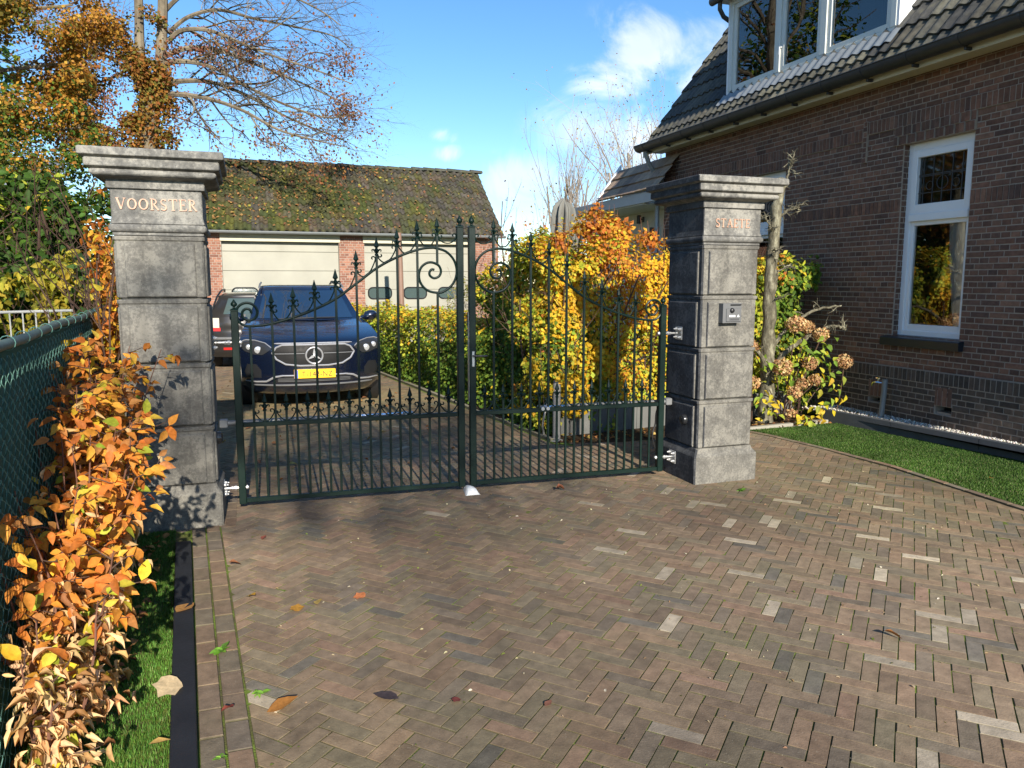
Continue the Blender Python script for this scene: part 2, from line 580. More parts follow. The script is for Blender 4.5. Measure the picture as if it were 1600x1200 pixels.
mb = MB()
n_h = 3
Lb, Wb = .2055, .2055 / 3
ca, sa = math.cos(R(45 - 1.5)), math.sin(R(45 - 1.5))
org = (2.4, 2.4)
jt = .0017
rr = random.Random(3)
hgt = lambda x, y: .009 * (float(noise3(np.array([x, y, 3.]), .9)) - .5) + .004 * (float(noise3(np.array([x, y, 7.]), 2.5)) - .5)
def sl(x, y): h0 = hgt(x, y); return (hgt(x + .1, y) - h0) / .1, (hgt(x, y + .1) - h0) / .1
for i in range(-330, 330):
    for k in range(-60, 61):
        for typ in (0, 1):
            if typ == 0:
                x0, y0, w, h = (i + 2 * n_h * k), i, n_h, 1
            else:
                x0, y0, w, h = (i + 2 * n_h * k), i - 2 * n_h + 1, 1, n_h
            cx, cy = (x0 + w / 2) * Wb, (y0 + h / 2) * Wb
            X, Y = org[0] + cx * ca - cy * sa, org[1] + cx * sa + cy * ca
            if Y < -.6 or Y > 20.6 or X < -1.5 or X > 5.75: continue
            if Y < 7.0 and X > lawn_x(Y) + .12: continue
            if Y < 5.2 and X < L_IN(Y) - .15: continue
            hp = []
            if Y > 6.85:
                if Y < 9 and X > 3.2 - .11 * (Y - 7.2) + .1 and Y > 7.05: continue
                if X > 2.93 - .11 * (Y - 7.2) + .12 and Y > 7.2: continue
                if Y > 7.0: hp.append((1, .11, 2.9 + .11 * 7.2)) if X < 3.1 else None
            if 5.2 <= Y and X < -1.5: continue
            if Y < 5.42: hp.append((-1, -.0725, -(-.04 + .0725 * 2.57) - .004))
            if Y < 6.6 and X > 5:
                y1, y2 = Y - .1, Y + .1
                a_, b_ = lawn_x(y1), lawn_x(y2)
                m_ = (b_ - a_) / (y2 - y1)
                hp.append((1, -m_, a_ - m_ * y1 - .055))
            hp = [h_ for h_ in hp if h_]
            hw, hh = w * Wb / 2 - jt, h * Wb / 2 - jt
            q = []
            for sx, sy in ((-1, -1), (1, -1), (1, 1), (-1, 1)):
                u, v = cx + sx * hw + rr.uniform(-.0012, .0012), cy + sy * hh + rr.uniform(-.0012, .0012)
                q.append((org[0] + u * ca - v * sa, org[1] + u * sa + v * ca))
            if hp:
                q = clip_poly(q, hp)
                if len(q) < 3 or area(q) < .0006: continue
            c = rr.choices(PAL, PW)[0]
            c = tuple(.8 * a_ + .2 * b_ for a_, b_ in zip(c, (.235, .172, .115)))
            g_ = rr.uniform(.86, 1.20)
            # a few newer, paler bricks, mostly on the sunny side
            if X > 1.2 and Y < 5.3 and rr.random() < (.040 if X > 1.9 else .02): c, g_ = (.46, .39, .29), rr.uniform(.7, 1.15)
            elif rr.random() < .004: c = (.36, .30, .23)
            # slight large scale wear of the clay
            t = float(noise3(np.array([X, Y, 0.]), .55)); g_ *= .58 + .80 * t
            yel = max(0., float(noise3(np.array([X + 40, Y, 0.]), .35)) - .4)
            c = (c[0] * g_ * (1 + .12 * yel), c[1] * g_ * (1 + .22 * yel), c[2] * g_ * (1 - .2 * yel))
            low = .0
            if rr.random() < .06: low = rr.uniform(.001, .004)
            brick_top(mb, q, rr.uniform(-.0006, .0006) - low * .2 + max(-.0008, min(.004, hgt(X, Y))), c, .0028, .02, (rr.gauss(0, .009) + sl(X, Y)[0], rr.gauss(0, .009) + sl(X, Y)[1]))
tag(mb.build('driveway', M['paver'], smooth=False), kind='structure')

# two stretcher rows closing the paving along the left strip of turf
mb = MB()
for row, (o0, o1) in enumerate(((-.178, -.096), (-.088, -.004))):
    y = .2 + row * .09
    while y < 5.30:
        y2 = y + .2
        def e(yy, off): return (L_IN(yy) + off, yy)
        q = [e(y, o0), e(y, o1), e(y2 - .005, o1), e(y2 - .005, o0)]
        c = rr.choices(PAL[:4] + [(.2, .165, .115)], [4, 4, 3, 3, 3])[0]
        g_ = rr.uniform(.85, 1.1)
        brick_top(mb, q, .004 + rr.uniform(-.002, .002), tuple(v * g_ for v in c), .004, .03, (rr.gauss(0, .008), rr.gauss(0, .008)))
        y = y2
# the same row beside the left pillar foot and the thin edge row against the lawn
y = 5.36
while y < 6.6:
    c = rr.choice(PAL[:4]); brick_top(mb, [(-.212, y), (-.142, y), (-.142, y + .195), (-.212, y + .195)], .003, c, .004, .03); y += .2
y = -1.
while y < 6.95:
    y2 = y + .2
    q = [(lawn_x(y) - .05, y), (lawn_x(y) + .008, y), (lawn_x(y2) + .008, y2 - .004), (lawn_x(y2) - .05, y2 - .004)]
    c = rr.choice(PAL[:3] + [(.2, .17, .12)]); g_ = rr.uniform(1.0, 1.3)
    brick_top(mb, q, .012 + rr.uniform(-.002, .002), tuple(v * g_ for v in c), .004, .04); y = y2
y = 7.25
while y < 19.5:
    y2 = y + .5
    ex = lambda t: 2.93 - .11 * (t - 7.2)
    brick_top(mb, [(ex(y), y), (ex(y) + .06, y), (ex(y2) + .06, y2 - .006), (ex(y2), y2 - .006)], .03, (.26, .24, .18), .004, .06); y = y2
tag(mb.build('paving_edge', M['paver']), kind='structure')

# black board between turf and paving, a thing one could lift out
mb = MB()
f = lambda y: L_IN(y) - .186
mb.loft([[(f(y) - .09, y, -.03), (f(y), y, -.03), (f(y), y, .028), (f(y) - .004, y, .032), (f(y) - .086, y, .032), (f(y) - .09, y, .028)] for y in (.2, 1.5, 3, 4.2, 5.05)])
tag(mb.build('edging_board', M['blackboard']), 'black edging board between the left strip of turf and the brick rows', 'edging board')

# left turf strip
mb = MB()
mb.add([(-1.3, .2, -.008), (f(.2) - .09, .2, -.008), (f(5.4) - .09, 5.4, -.008), (-1.6, 5.4, -.008)], [(0, 1, 2, 3)])
tag(mb.build('turf_strip', M['turf']), kind='structure')
# right lawn
mb = MB()
ys = np.linspace(-2.5, 7.1, 30)
KX = lambda y: 6.45 + (7.3 - y) * .112
for a, b_ in zip(ys[:-1], ys[1:]):
    mb.quad((lawn_x(a) + .008, a, .0), (KX(a), a, .01), (KX(b_), b_, .01), (lawn_x(b_) + .008, b_, .0))
tag(mb.build('lawn', M['turf']), kind='structure')


def grass(name, n, sample, h, w, pal, wts, lean=.5):
    P = sample(n)
    n = len(P)
    az = rng.uniform(0, 2 * PI, n)
    hh = h * rng.uniform(.55, 1.25, n)
    ww = w * rng.uniform(.7, 1.3, n)
    ln = rng.uniform(.1, lean, n) * hh
    side = np.stack([np.cos(az), np.sin(az), 0 * az], -1)
    fwd = np.stack([-np.sin(az), np.cos(az), 0 * az], -1)
    a = P - side * ww[:, None] / 2
    b_ = P + side * ww[:, None] / 2
    mid = P + fwd * ln[:, None] * .4
    mid[:, 2] += hh * .6
    t = P + fwd * ln[:, None]
    t[:, 2] += hh
    m1, m2 = mid - side * ww[:, None] * .35, mid + side * ww[:, None] * .35
    V = np.stack([a, b_, m2, m1, t + side * ww[:, None] * .1, t - side * ww[:, None] * .1], 1).reshape(-1, 3)
    F = (np.array([[0, 1, 2, 3], [3, 2, 4, 5]])[None] + (np.arange(n) * 6)[:, None, None]).reshape(-1, 4)
    C = np.repeat(pick(pal, wts, n) * (.6 + .8 * noise3(P, 3))[:, None], 6, 0)
    return tag(np_obj(name, V, F, C, M['blade']), kind='stuff')


GP = [(.035, .10, .014), (.05, .13, .02), (.025, .075, .012), (.09, .15, .04)]
def s_left(n):
    y = rng.uniform(1.2, 5.4, n)
    x = rng.uniform(0, 1, n) ** .8
    xr = -.04 - .0725 * (y - 2.57) - .186 - .092
    xl = -.86 - .075 * (y - 3)
    return np.stack([xl + (xr - xl) * x, y, 0 * y - .008], -1)
tag(grass('turf_grass', 46000, s_left, .020, .0035, [(.09, .21, .03), (.12, .25, .045), (.065, .16, .022), (.18, .25, .08)], [4, 3, 4, 1]), 'short green turf blades of the strip beside the hedge', None)
def s_right(n):
    y = rng.uniform(1.5, 7.08, n)
    x = rng.random(n)
    xl = np.interp(y, [-3, 3.0, 3.9, 5.2, 6.0, 6.79, 7.1], [5.30, 5.29, 5.325, 5.44, 5.40, 5.29, 5.2]) + .015
    xr = 6.45 + (7.3 - y) * .112
    return np.stack([xl + (xr - xl) * x, y, 0 * y], -1)
tag(grass('lawn_grass', 110000, s_right, .016, .0055, [(.065, .135, .022), (.085, .16, .032), (.045, .10, .016), (.17, .18, .08)], [4, 3, 3, 1]), 'short green grass of the lawn by the house', None)

# kerb, gravel and bed by the house
mb = MB()
y = 7.35
while y > -2:
    y2 = y - .98
    rz = rr.uniform(-.003, .003)
    a, b_ = KX(y), KX(y2)
    mb.loft([[(a, y, -.05), (a + .06, y, -.05), (a + .06, y, .142 + rz), (a + .056, y, .147 + rz), (a + .005, y, .147 + rz), (a, y, .142 + rz)],
             [(b_, y2 + .006, -.05), (b_ + .06, y2 + .006, -.05), (b_ + .06, y2 + .006, .142 + rz), (b_ + .056, y2 + .006, .147 + rz), (b_ + .005, y2 + .006, .147 + rz), (b_, y2 + .006, .142 + rz)]])
    y = y2
tag(mb.build('kerb', M['kerb']), kind='structure')
mb = MB()
mb.quad((KX(-2) + .05, -2, .09), (7.05, -2, .09), (7.05, 7.8, .09), (KX(7.8) + .05, 7.8, .09))
tag(mb.build('gravel_base', M['soil']), kind='structure')
n = 9000
y = rng.uniform(3.5, 7.7, n); x0 = 6.45 + (7.3 - y) * .112 + .06
x = x0 + (6.99 - x0) * rng.random(n)
keep = (rng.random(n) < .35 + .9 * noise3(np.stack([x, y, 0 * x], -1), 2.2)) & (x0 < 6.95)
x, y = x[keep], y[keep]; n = len(x)
oct_ = np.array([[1, 0, 0], [0, 1, 0], [-1, 0, 0], [0, -1, 0], [0, 0, 1], [0, 0, -1]], float)
of = np.array([[0, 1, 4], [1, 2, 4], [2, 3, 4], [3, 0, 4], [1, 0, 5], [2, 1, 5], [3, 2, 5], [0, 3, 5]])
Mx = frames(rdir(n), rdir(n))
sc = rng.uniform(.006, .015, (n, 1, 1)) * rng.uniform(.6, 1.3, (n, 6, 1))
V = np.einsum('nij,kj->nki', Mx, oct_) * sc + np.stack([x, y, .094 + rng.uniform(0, .02, n)], -1)[:, None]
F = (of[None] + (np.arange(n) * 6)[:, None, None]).reshape(-1, 3)
C = np.repeat(pick([(.62, .6, .54), (.45, .43, .38), (.75, .73, .68), (.2, .16, .11)], [4, 3, 3, 1.6], n), 6, 0)
tag(np_obj('gravel', V.reshape(-1, 3), F, C, M['gravel']), 'loose white gravel lying along the foot of the brick wall', kind='stuff')

# planted bed behind the right pillar
mb = MB()
mb.add([(2.95, 7.18, .0), (3.6, 6.98, .0), (5.28, 7.1, .0), (6.45, 7.2, .02), (6.45, 9.5, .05), (2.7, 9.5, .05)], [(0, 1, 2, 3, 4, 5)])
tag(mb.build('planting_bed', M['soil']), kind='structure')
mb = MB()
mb.loft([[(x, y, -.03), (x, y + .06, -.03), (x, y + .06, .035), (x, y + .004, .035), (x, y, .031)] for x, y in ((5.16, 7.06), (5.8, 7.12), (6.44, 7.18))])
tag(mb.build('bed_edging', M['kerb_pale']), 'low pale edging stone between the lawn and the flower bed', 'edging stone')
def plank(name, x0, y0, x1, y1, h, label):
    mb = MB()
    d = Vector((x1 - x0, y1 - y0, 0)); nn = Vector((-d.y, d.x, 0)).normalized() * .045
    p = [Vector((x0, y0, 0)), Vector((x1, y1, 0))]
    mb.loft([[tuple(q + Vector((0, 0, -.03))), tuple(q + nn + Vector((0, 0, -.03))), tuple(q + nn + Vector((0, 0, h - .006))), tuple(q + nn * .9 + Vector((0, 0, h))), tuple(q + nn * .1 + Vector((0, 0, h))), tuple(q + Vector((0, 0, h - .006)))] for q in p])
    return tag(mb.build(name, M['plank']), label, 'retaining board', 'grey concrete boards holding the raised bed')
plank('retaining_board', 3.12, 7.43, 4.08, 7.53, .29, 'grey concrete bed board seen through the gate bars just right of the grey post')
plank('retaining_board', 4.085, 7.53, 5.05, 7.64, .30, 'grey concrete bed board directly behind the right gate pillar')
plank('retaining_board', 5.055, 7.64, 6.42, 7.78, .30, 'grey concrete bed board behind the hydrangea stems')


# ------------------------------------------------------------------ brick walls
def wall_bricks(mb, face, zones, u0, u1, openings, pal, pw, fixed, side=-1, axis='x', jit=.0025, seed=1, jn=.010, course=.0605, br=.21):
    """bricks with proud faces on the plane axis=fixed; zones = [(z0,z1,kind)] ; u runs along the wall"""
    r = random.Random(seed)
    d = .0045

    def brick(a, b, z0, z1, c, proud=0.0):
        a += jn / 2; b -= jn / 2; z0 += jn / 2; z1 -= jn / 2
        if b - a < .012 or z1 - z0 < .012: return
        e = .0035
        pr = d + proud + r.uniform(0, jit)
        j = [r.uniform(-.0012, .0012) for _ in range(4)]
        o = [(a, z0 + j[0]), (b, z0 + j[1]), (b, z1 + j[2]), (a, z1 + j[3])]
        i_ = [(a + e, z0 + e + j[0]), (b - e, z0 + e + j[1]), (b - e, z1 - e + j[2]), (a + e, z1 - e + j[3])]
        f0 = fixed
        f1 = fixed + side * (pr - .002)
        f2 = fixed + side * pr
        def P(q, f_): return (f_, q[0], q[1]) if axis == 'x' else (q[0], f_, q[1])
        vs = [P(q, f0) for q in o] + [P(q, f1) for q in o] + [P(q, f2) for q in i_]
        mb.add(vs, [(0, 1, 5, 4), (1, 2, 6, 5), (2, 3, 7, 6), (3, 0, 4, 7), (4, 5, 9, 8), (5, 6, 10, 9), (6, 7, 11, 10), (7, 4, 8, 11), (8, 9, 10, 11)], 1, c)

    def col():
        c = r.choices(pal, pw)[0]; g = r.uniform(.8, 1.2)
        return tuple(v * g for v in c)

    for zz0, zz1, kind, pr, ua, ub in zones:
        ua = u0 if ua is None else ua; ub = u1 if ub is None else ub
        if kind == 'soldier':
            rows = [(zz0, zz1, jn_w, 0) for jn_w in (.0605,)]
        else:
            k = max(1, round((zz1 - zz0) / course)); h = (zz1 - zz0) / k
            rows = [(zz0 + i * h, zz0 + (i + 1) * h, (br if i % 2 == 0 else br / 2), i) for i in range(k)]
        for z0, z1, pitch, i in rows:
            zc = (z0 + z1) / 2
            iv = [(ua, ub)]
            for oa, ob, oz0, oz1 in openings:
                if oz0 < zc < oz1:
                    nv = []
                    for a, b in iv:
                        if ob <= a or oa >= b: nv.append((a, b)); continue
                        if oa > a: nv.append((a, oa))
                        if ob < b: nv.append((ob, b))
                    iv = nv
            if pr > .01 and axis == 'x':
                for a, b in iv: mb.box(min(fixed + side * pr, fixed), max(fixed + side * pr, fixed), a, b, z0, z1, 0, (1, 1, 1))
            off = (br * .25 if i % 4 == 1 else (br * .5 if i % 4 == 2 else br * .25 if i % 4 == 3 else 0)) if kind != 'soldier' else 0
            u = ua - pitch + (off % pitch)
            while u < ub:
                w = pitch
                cc = col()
                for a, b in iv:
                    a2, b2 = max(u, a), min(u + w, b)
                    if b2 > a2: brick(a2, b2, z0, z1, cc, pr)
                u += w


def plain_wall(mb, fixed, thick, u0, u1, z0, z1, openings, axis='x'):
    us = sorted({u0, u1, *[o[0] for o in openings], *[o[1] for o in openings]})
    zs = sorted({z0, z1, *[o[2] for o in openings], *[o[3] for o in openings]})
    us = [u for u in us if u0 <= u <= u1]; zs = [z for z in zs if z0 <= z <= z1]
    for a, b in zip(us[:-1], us[1:]):
        for c, d in zip(zs[:-1], zs[1:]):
            um, zm = (a + b) / 2, (c + d) / 2
            if any(o[0] < um < o[1] and o[2] < zm < o[3] for o in openings): continue
            if axis == 'x': mb.box(min(fixed, fixed + thick), max(fixed, fixed + thick), a, b, c, d)
            else: mb.box(a, b, min(fixed, fixed + thick), max(fixed, fixed + thick), c, d)


def tiles(mb, o, u, v, nrm, nu, nv, tw, th, prof, pal, pw, lip=.022, seed=2, jit=.006, tint=None, skip=None, mi=0):
    r = random.Random(seed)
    o, u, v, nrm = map(Vector, (o, u, v, nrm))
    K = len(prof)
    for j in range(nv):
        for i in range(nu):
            base = o + u * (i * tw) + v * (j * th)
            if skip and skip(base): continue
            c = r.choices(pal, pw)[0]; g = r.uniform(.75, 1.25)
            c = tuple(x * g for x in c)
            if tint: c = tint(base, c, r)
            ju, jv, jn_ = r.uniform(-jit, jit) * .4, r.uniform(-jit, jit), r.uniform(0, jit) * .5
            lo, hi, bt = [], [], []
            for k in range(K):
                t, h = prof[k]
                q = base + u * (t * tw + ju) + v * jv
                lo.append(q + nrm * (h + lip + jn_)); bt.append(q + nrm * (h * .9 - .012 + jn_) + v * .004)
                hi.append(q + v * (th * 1.06) + nrm * (h + jn_))
            vs = lo + hi + bt
            fs = []
            for k in range(K - 1):
                fs.append((k, k + 1, K + k + 1, K + k))
                fs.append((2 * K + k, 2 * K + k + 1, k + 1, k))
            mb.add([tuple(q) for q in vs], fs, mi, c)


# ------------------------------------------------------------------ the brick house on the right
HX = 7.0
house = thing('brick_house', 'dark brown brick house with a tiled roof and dormer beside the lawn', 'house', (HX, 7, 0))
W0, W1, WZ0, WZ1 = 5.985, 6.87, 1.035, 3.17
open_main = [(W0, W1, WZ0, WZ1), (8.86, 9.745, WZ0, WZ1), (6.925, 7.13, .245, .315), (5.985, 6.2, .265, .335)]
mb = MB()
plain_wall(mb, HX, .3, -2, 12.08, -.1, 3.95, open_main)
mb.box(HX + .3, 13.5, 11.8, 12.08, -.1, 3.95)
mb.box(HX + .3, 13.5, -2, -1.7, -.1, 3.95)
mb.box(13.2, 13.5, -1.7, 11.8, -.1, 3.95)
mb.prism([(HX + .3, 3.95), (13.3, 3.95), (10.4, 8.4), (10.2, 8.4)], 'y', 11.8, 12.08)
mb.prism([(HX + .3, 3.95), (13.3, 3.95), (10.4, 8.4), (10.2, 8.4)], 'y', -2, -1.7)
BP = [(.165, .086, .060), (.20, .102, .069), (.132, .075, .058), (.235, .126, .084), (.172, .096, .070)]
BW = [4, 4, 3, 2, 3]
z = lambda a, b, k='course', p=0., ua=None, ub=None: (a, b, k, p, ua, ub)
PLX = HX
zones0 = [z(0.05, .555, 'course', .028), z(.555, .69, 'soldier', .03)]
zones = [z(.69, 2.44), z(2.44, 2.585, 'soldier', .004), z(2.585, 3.30),
         z(3.30, 3.445, 'soldier', .02, 7.42, 12.08), z(3.30, 3.365, 'course', 0, -2, 7.42), z(3.365, 3.51, 'soldier', .02, -2, 7.42),
         z(3.445, 3.51, 'course', 0, 7.42, 12.08), z(3.51, 3.93)]
lint_open = open_main + [(5.97, 6.97, 3.17, 3.37), (8.8, 9.81, 3.17, 3.30)]
wall_bricks(mb, None, zones0, -2, 12.08, open_main, [(.095, .070, .055), (.115, .082, .064), (.078, .062, .052), (.13, .098, .076)], [3, 3, 3, 1], HX, -1, 'x', seed=41, jn=.0115)
wall_bricks(mb, None, zones, -2, 12.08, lint_open, BP, BW, HX, -1, 'x', seed=4, jn=.0115)
# brick lintel over the window: two rows of uprights, every second one proud
r2 = random.Random(9)
u = 5.97
k = 0
while u < 6.96:
    for za, zb, pr in ((3.17, 3.27, .012 if k % 2 else .03), (3.27, 3.372, .03 if k % 2 else .014)):
        wall_bricks(mb, None, [(za, zb, 'soldier', pr, u, u + .0605)], u, u + .0605, [], BP, BW, HX, -1, 'x', seed=k + int(za * 100))
    u += .0605; k += 1
wall_bricks(mb, None, [(3.17, 3.30, 'soldier', .02, 8.8, 9.81)], 8.8, 9.81, [], BP, BW, HX, -1, 'x', seed=55)
# uprights over the two vents
for a, b_, c0 in ((6.925, 7.13, .315), (5.985, 6.2, .335)):
    wall_bricks(mb, None, [(c0, c0 + .2, 'soldier', .034, a, b_)], a, b_, [], BP, BW, HX, -1, 'x', seed=int(a * 10), br=.21)
# brick buttress strips left of the window
wall_bricks(mb, None, [(3.05, 3.52, 'course', .03, 7.40, 7.46)], 7.40, 7.46, [], BP, BW, HX, -1, 'x', seed=77)
mb.build('wall', [M['mortar'], M['wallbrick']], house)
mb = MB()
wall_bricks(mb, None, [z(WZ0, WZ1)], HX + .005, HX + .14, [], [(.16, .085, .06), (.12, .07, .055)], [2, 1], W1 - .002, -1, 'y', seed=31)
mb.box(HX + .004, HX + .14, W1 - .004, W1 + .02, WZ0, WZ1)
mb.build('window_reveal', [M['mortar'], M['wallbrick']], house)
# dark holes of the vents
for a, b_, c0 in ((6.925, 7.13, .245), (5.985, 6.2, .265)):
    mb = MB(); mb.box(HX + .12, HX + .14, a, b_, c0, c0 + .07); mb.build('vent', M['interior'], house)

# curtains and the dark room behind the window
def curtain(name, x, y0, y1, z0, z1, mat, parent, taper=0, folds=9, dep=.03):
    mb = MB(); K = folds * 6
    rings = []
    for zz in (0, .25, .5, .75, 1):
        ring = []
        for i in range(K + 1):
            t = i / K
            w = (y1 - y0) * (1 - taper * (1 - zz) ** 1.5)
            ring.append((x + dep * math.sin(t * folds * 2 * PI), y0 + t * w, z0 + zz * (z1 - z0)))
        rings.append(ring)
    mb.loft(rings, caps=False, closed=False)
    return mb.build(name, mat, parent, smooth=True, ang=80)
# windows
X0 = HX + .075
def bar(mb, x0, x1, y0, y1, z0, z1, b=.004): mb.box(x0, x1, y0, y1, z0, z1, 0, None, b)
def sash(mb, x, y0, y1, z0, z1, w, t=.045, wb=None):
    wb = wb or w
    bar(mb, x, x + t, y0, y0 + w, z0, z1); bar(mb, x, x + t, y1 - w, y1, z0, z1)
    bar(mb, x, x + t, y0 + w, y1 - w, z1 - w, z1); bar(mb, x, x + t, y0 + w, y1 - w, z0, z0 + wb)
def tall_window(W0, W1):
    win = MB()
    bar(win, X0, X0 + .07, W0, W0 + .06, WZ0, WZ1); bar(win, X0, X0 + .07, W1 - .07, W1, WZ0, WZ1)
    bar(win, X0, X0 + .07, W0 + .06, W1 - .07, WZ1 - .09, WZ1); bar(win, X0, X0 + .07, W0 + .06, W1 - .07, WZ0, WZ0 + .075)
    bar(win, X0 - .025, X0 + .07, W0 + .06, W1 - .07, 2.32, 2.40)
    wf = win.build('window', M['white'], house)
    s = MB(); sash(s, X0 - .012, W0 + .055, W1 - .065, 2.395, WZ1 - .085, .075, .06, .11); s.build('sash', M['white'], wf)
    s = MB(); sash(s, X0 + .02, W0 + .055, W1 - .065, WZ0 + .07, 2.325, .05, .05, .075); s.build('sash', M['white'], wf)
    g = MB(); g.box(X0 + .045, X0 + .05, W0 + .09, W1 - .10, WZ0 + .1, 2.30); g.build('pane', M['glass'], wf)
    g = MB(); g.box(X0 + .03, X0 + .035, W0 + .1, W1 - .11, 2.45, WZ1 - .12); g.build('leaded_pane', M['leaded'], wf)
    g = MB()
    for yy in np.linspace(W0 + .2, W1 - .2, 5): g.box(X0 + .024, X0 + .031, yy - .004, yy + .004, 2.48, WZ1 - .15)
    for zz in (2.62, 2.80, 2.815): g.box(X0 + .022, X0 + .029, W0 + .13, W1 - .14, zz, zz + .008)
    for dy, rad, zc in ((.44, .07, 2.72), (.27, .045, 2.7), (.6, .045, 2.7)):
        g.tube([(X0 + .026, W0 + dy + rad * math.cos(t), zc + rad * math.sin(t)) for t in np.linspace(0, 2 * PI, 15)], .004, 5)
    g.build('lead_strips', M['zinc'], wf)
    s = MB()
    s.prism([(HX - .075, .935), (HX - .075, 1.022), (HX - .07, 1.03), (HX + .11, 1.06), (HX + .11, .935)], 'y', W0 - .06, W1 + .10)
    s.build('sill', M['sill'], house)
    curtain('curtain', HX + .17, W0 + .05, W0 + .36, WZ0, 2.4, M['curtain'], house, .55)
    curtain('curtain', HX + .17, W1 - .14, W1 - .02, WZ0, 2.4, M['curtain'], house, .1, 4)
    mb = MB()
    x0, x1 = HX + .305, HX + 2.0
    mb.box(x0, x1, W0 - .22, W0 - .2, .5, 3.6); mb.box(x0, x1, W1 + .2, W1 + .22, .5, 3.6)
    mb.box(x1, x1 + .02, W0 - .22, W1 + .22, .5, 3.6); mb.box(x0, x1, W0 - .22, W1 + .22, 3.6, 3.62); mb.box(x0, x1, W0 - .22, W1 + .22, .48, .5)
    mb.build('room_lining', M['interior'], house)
tall_window(W0, W1)
tall_window(8.86, 9.745)

# roof
SL = math.atan(1.307); cs, sn = math.cos(SL), math.sin(SL)
RZ = lambda x: 4.06 + 1.307 * (x - 6.747)
prof2 = []
for k in range(13):
    t = k / 12
    prof2.append((t, .032 * (0.5 - .5 * math.cos(2 * PI * 2 * t)) ** 1.5))
mb = MB()
TP = [(.07, .07, .062), (.098, .096, .078), (.058, .058, .054), (.122, .118, .09), (.082, .077, .06)]
tiles(mb, (6.63, 12.3, RZ(6.63)), (0, -1, 0), (cs, 0, sn), (-sn, 0, cs), 44, 20, .33, .33, prof2, TP, [4, 3, 3, 2, 3], .03, 8, skip=lambda b: b.x > 7.25 and 6.95 < b.y < 10.2)
mb.add([(6.68, 12.28, RZ(6.68) - .03), (6.68, -2, RZ(6.68) - .03), (10.6, -2, RZ(10.6) - .03), (10.6, 12.28, RZ(10.6) - .03)], [(0, 1, 2, 3)], 0, (.03, .03, .03))
mb.add([(10.6, 12.28, RZ(10.6)), (10.6, -2, RZ(10.6)), (14.2, -2, 4.3), (14.2, 12.28, 4.3)], [(0, 1, 2, 3)], 0, (.05, .05, .045))
roof = mb.build('roof', M['tile_dark'], house, smooth=True, ang=50)
# verge board
mb = MB()
mb.prism([(6.66, RZ(6.66) - .14), (6.66, RZ(6.66) - .02), (10.6, RZ(10.6) - .02), (10.6, RZ(10.6) - .14)], 'y', 12.12, 12.27)
mb.build('verge_board', M['cream'], house)
# soffit, fascia
mb = MB()
mb.box(6.73, HX - .002, -2, 12.2, 3.885, 3.905, b=.002); mb.box(6.712, 6.73, -2, 12.2, 3.86, 3.97, b=.002)
mb.build('eaves_board', M['cream'], house)
# gutter: half round, with bead and brackets
mb = MB()
gx, gz, gr = 6.61, 4.0, .10
ring = []
out = [(gx + gr * math.cos(a), gz + gr * math.sin(a)) for a in np.linspace(PI, 2 * PI, 12)]
inn = [(gx + (gr - .004) * math.cos(a), gz + (gr - .004) * math.sin(a)) for a in np.linspace(2 * PI, PI, 12)]
mb.prism(out + inn, 'y', -2, 12.33)
mb.prism(out, 'y', 12.33, 12.336)
mb.tube([(gx - gr, -2, gz + .003), (gx - gr, 12.33, gz + .003)], .009, 8)
gut = mb.build('gutter', M['zinc'], house, smooth=True, ang=50)
for yy in np.arange(4.6, 12.2, .62):
    mb = MB()
    o2 = [(gx + (gr + .004) * math.cos(a), gz + (gr + .004) * math.sin(a)) for a in np.linspace(PI, 1.9 * PI, 12)]
    i2 = [(gx + gr * math.cos(a), gz + gr * math.sin(a)) for a in np.linspace(1.9 * PI, PI, 12)]
    mb.prism(o2 + i2, 'y', yy, yy + .028)
    mb.box(gx + .02, gx + .1, yy, yy + .024, gz - gr - .03, gz - gr + .0)
    mb.build('bracket', M['zinc'], gut)
# downpipe at the far corner
mb = MB()
mb.tube([(6.66, 12.16, 3.92), (6.66, 12.16, 3.85), (6.72, 12.17, 3.72), (6.88, 12.19, 3.5), (6.925, 12.2, 3.38), (6.93, 12.2, 2.5), (6.93, 12.2, .1)], .04, 12)
mb.build('downpipe', M['zinc_light'], house, smooth=True)

# dormer
DX, DY0, DY1, DZ = 7.02, 7.08, 10.36, 4.44
for y0, y1 in ((DY0, DY0 + .04), (DY1 - .04, DY1)):
    mb = MB()
    mb.prism([(DX, DZ - .02), (DX, 5.86), (8.3, 5.86), (8.3, 5.8), (7.15, DZ - .02)], 'y', y0, y1)
    mb.build('dormer_cheek', M['white'], house)
mb = MB()
mb.box(6.82, 9.2, DY0 - .22, DY1 + .25, 5.87, 6.03, b=.01)
mb.build('dormer_roof', M['frame'], house)
mb = MB()
mb.tube([(6.86, DY0 - .2, 5.86), (6.86, DY1 + .22, 5.86)], .055, 12)
mb.tube([(6.9, DY1 + .06, 5.86), (6.9, DY1 + .06, 5.72), (6.97, DY1 + .06, 5.62), (7.1, DY1 + .06, 5.56), (7.3, DY1 + .06, 5.5)], .035, 10)
mb.build('dormer_gutter', M['zinc'], house, smooth=True)
dw = MB()
segs = [(DY0, 7.22), (8.235, 8.36), (10.2, DY1)]
bar(dw, DX, DX + .09, DY0 + .04, DY1 - .04, DZ - .03, DZ + .07); bar(dw, DX, DX + .09, DY0 + .04, DY1 - .04, 5.74, 5.87)
for a, b_ in ((DY0 + .04, DY0 + .12), (8.24, 8.35), (9.13, 9.20), (DY1 - .12, DY1 - .04)): bar(dw, DX - .006, DX + .09, a, b_, DZ + .07, 5.74)
dframe = dw.build('dormer_window', M['frame'], house)
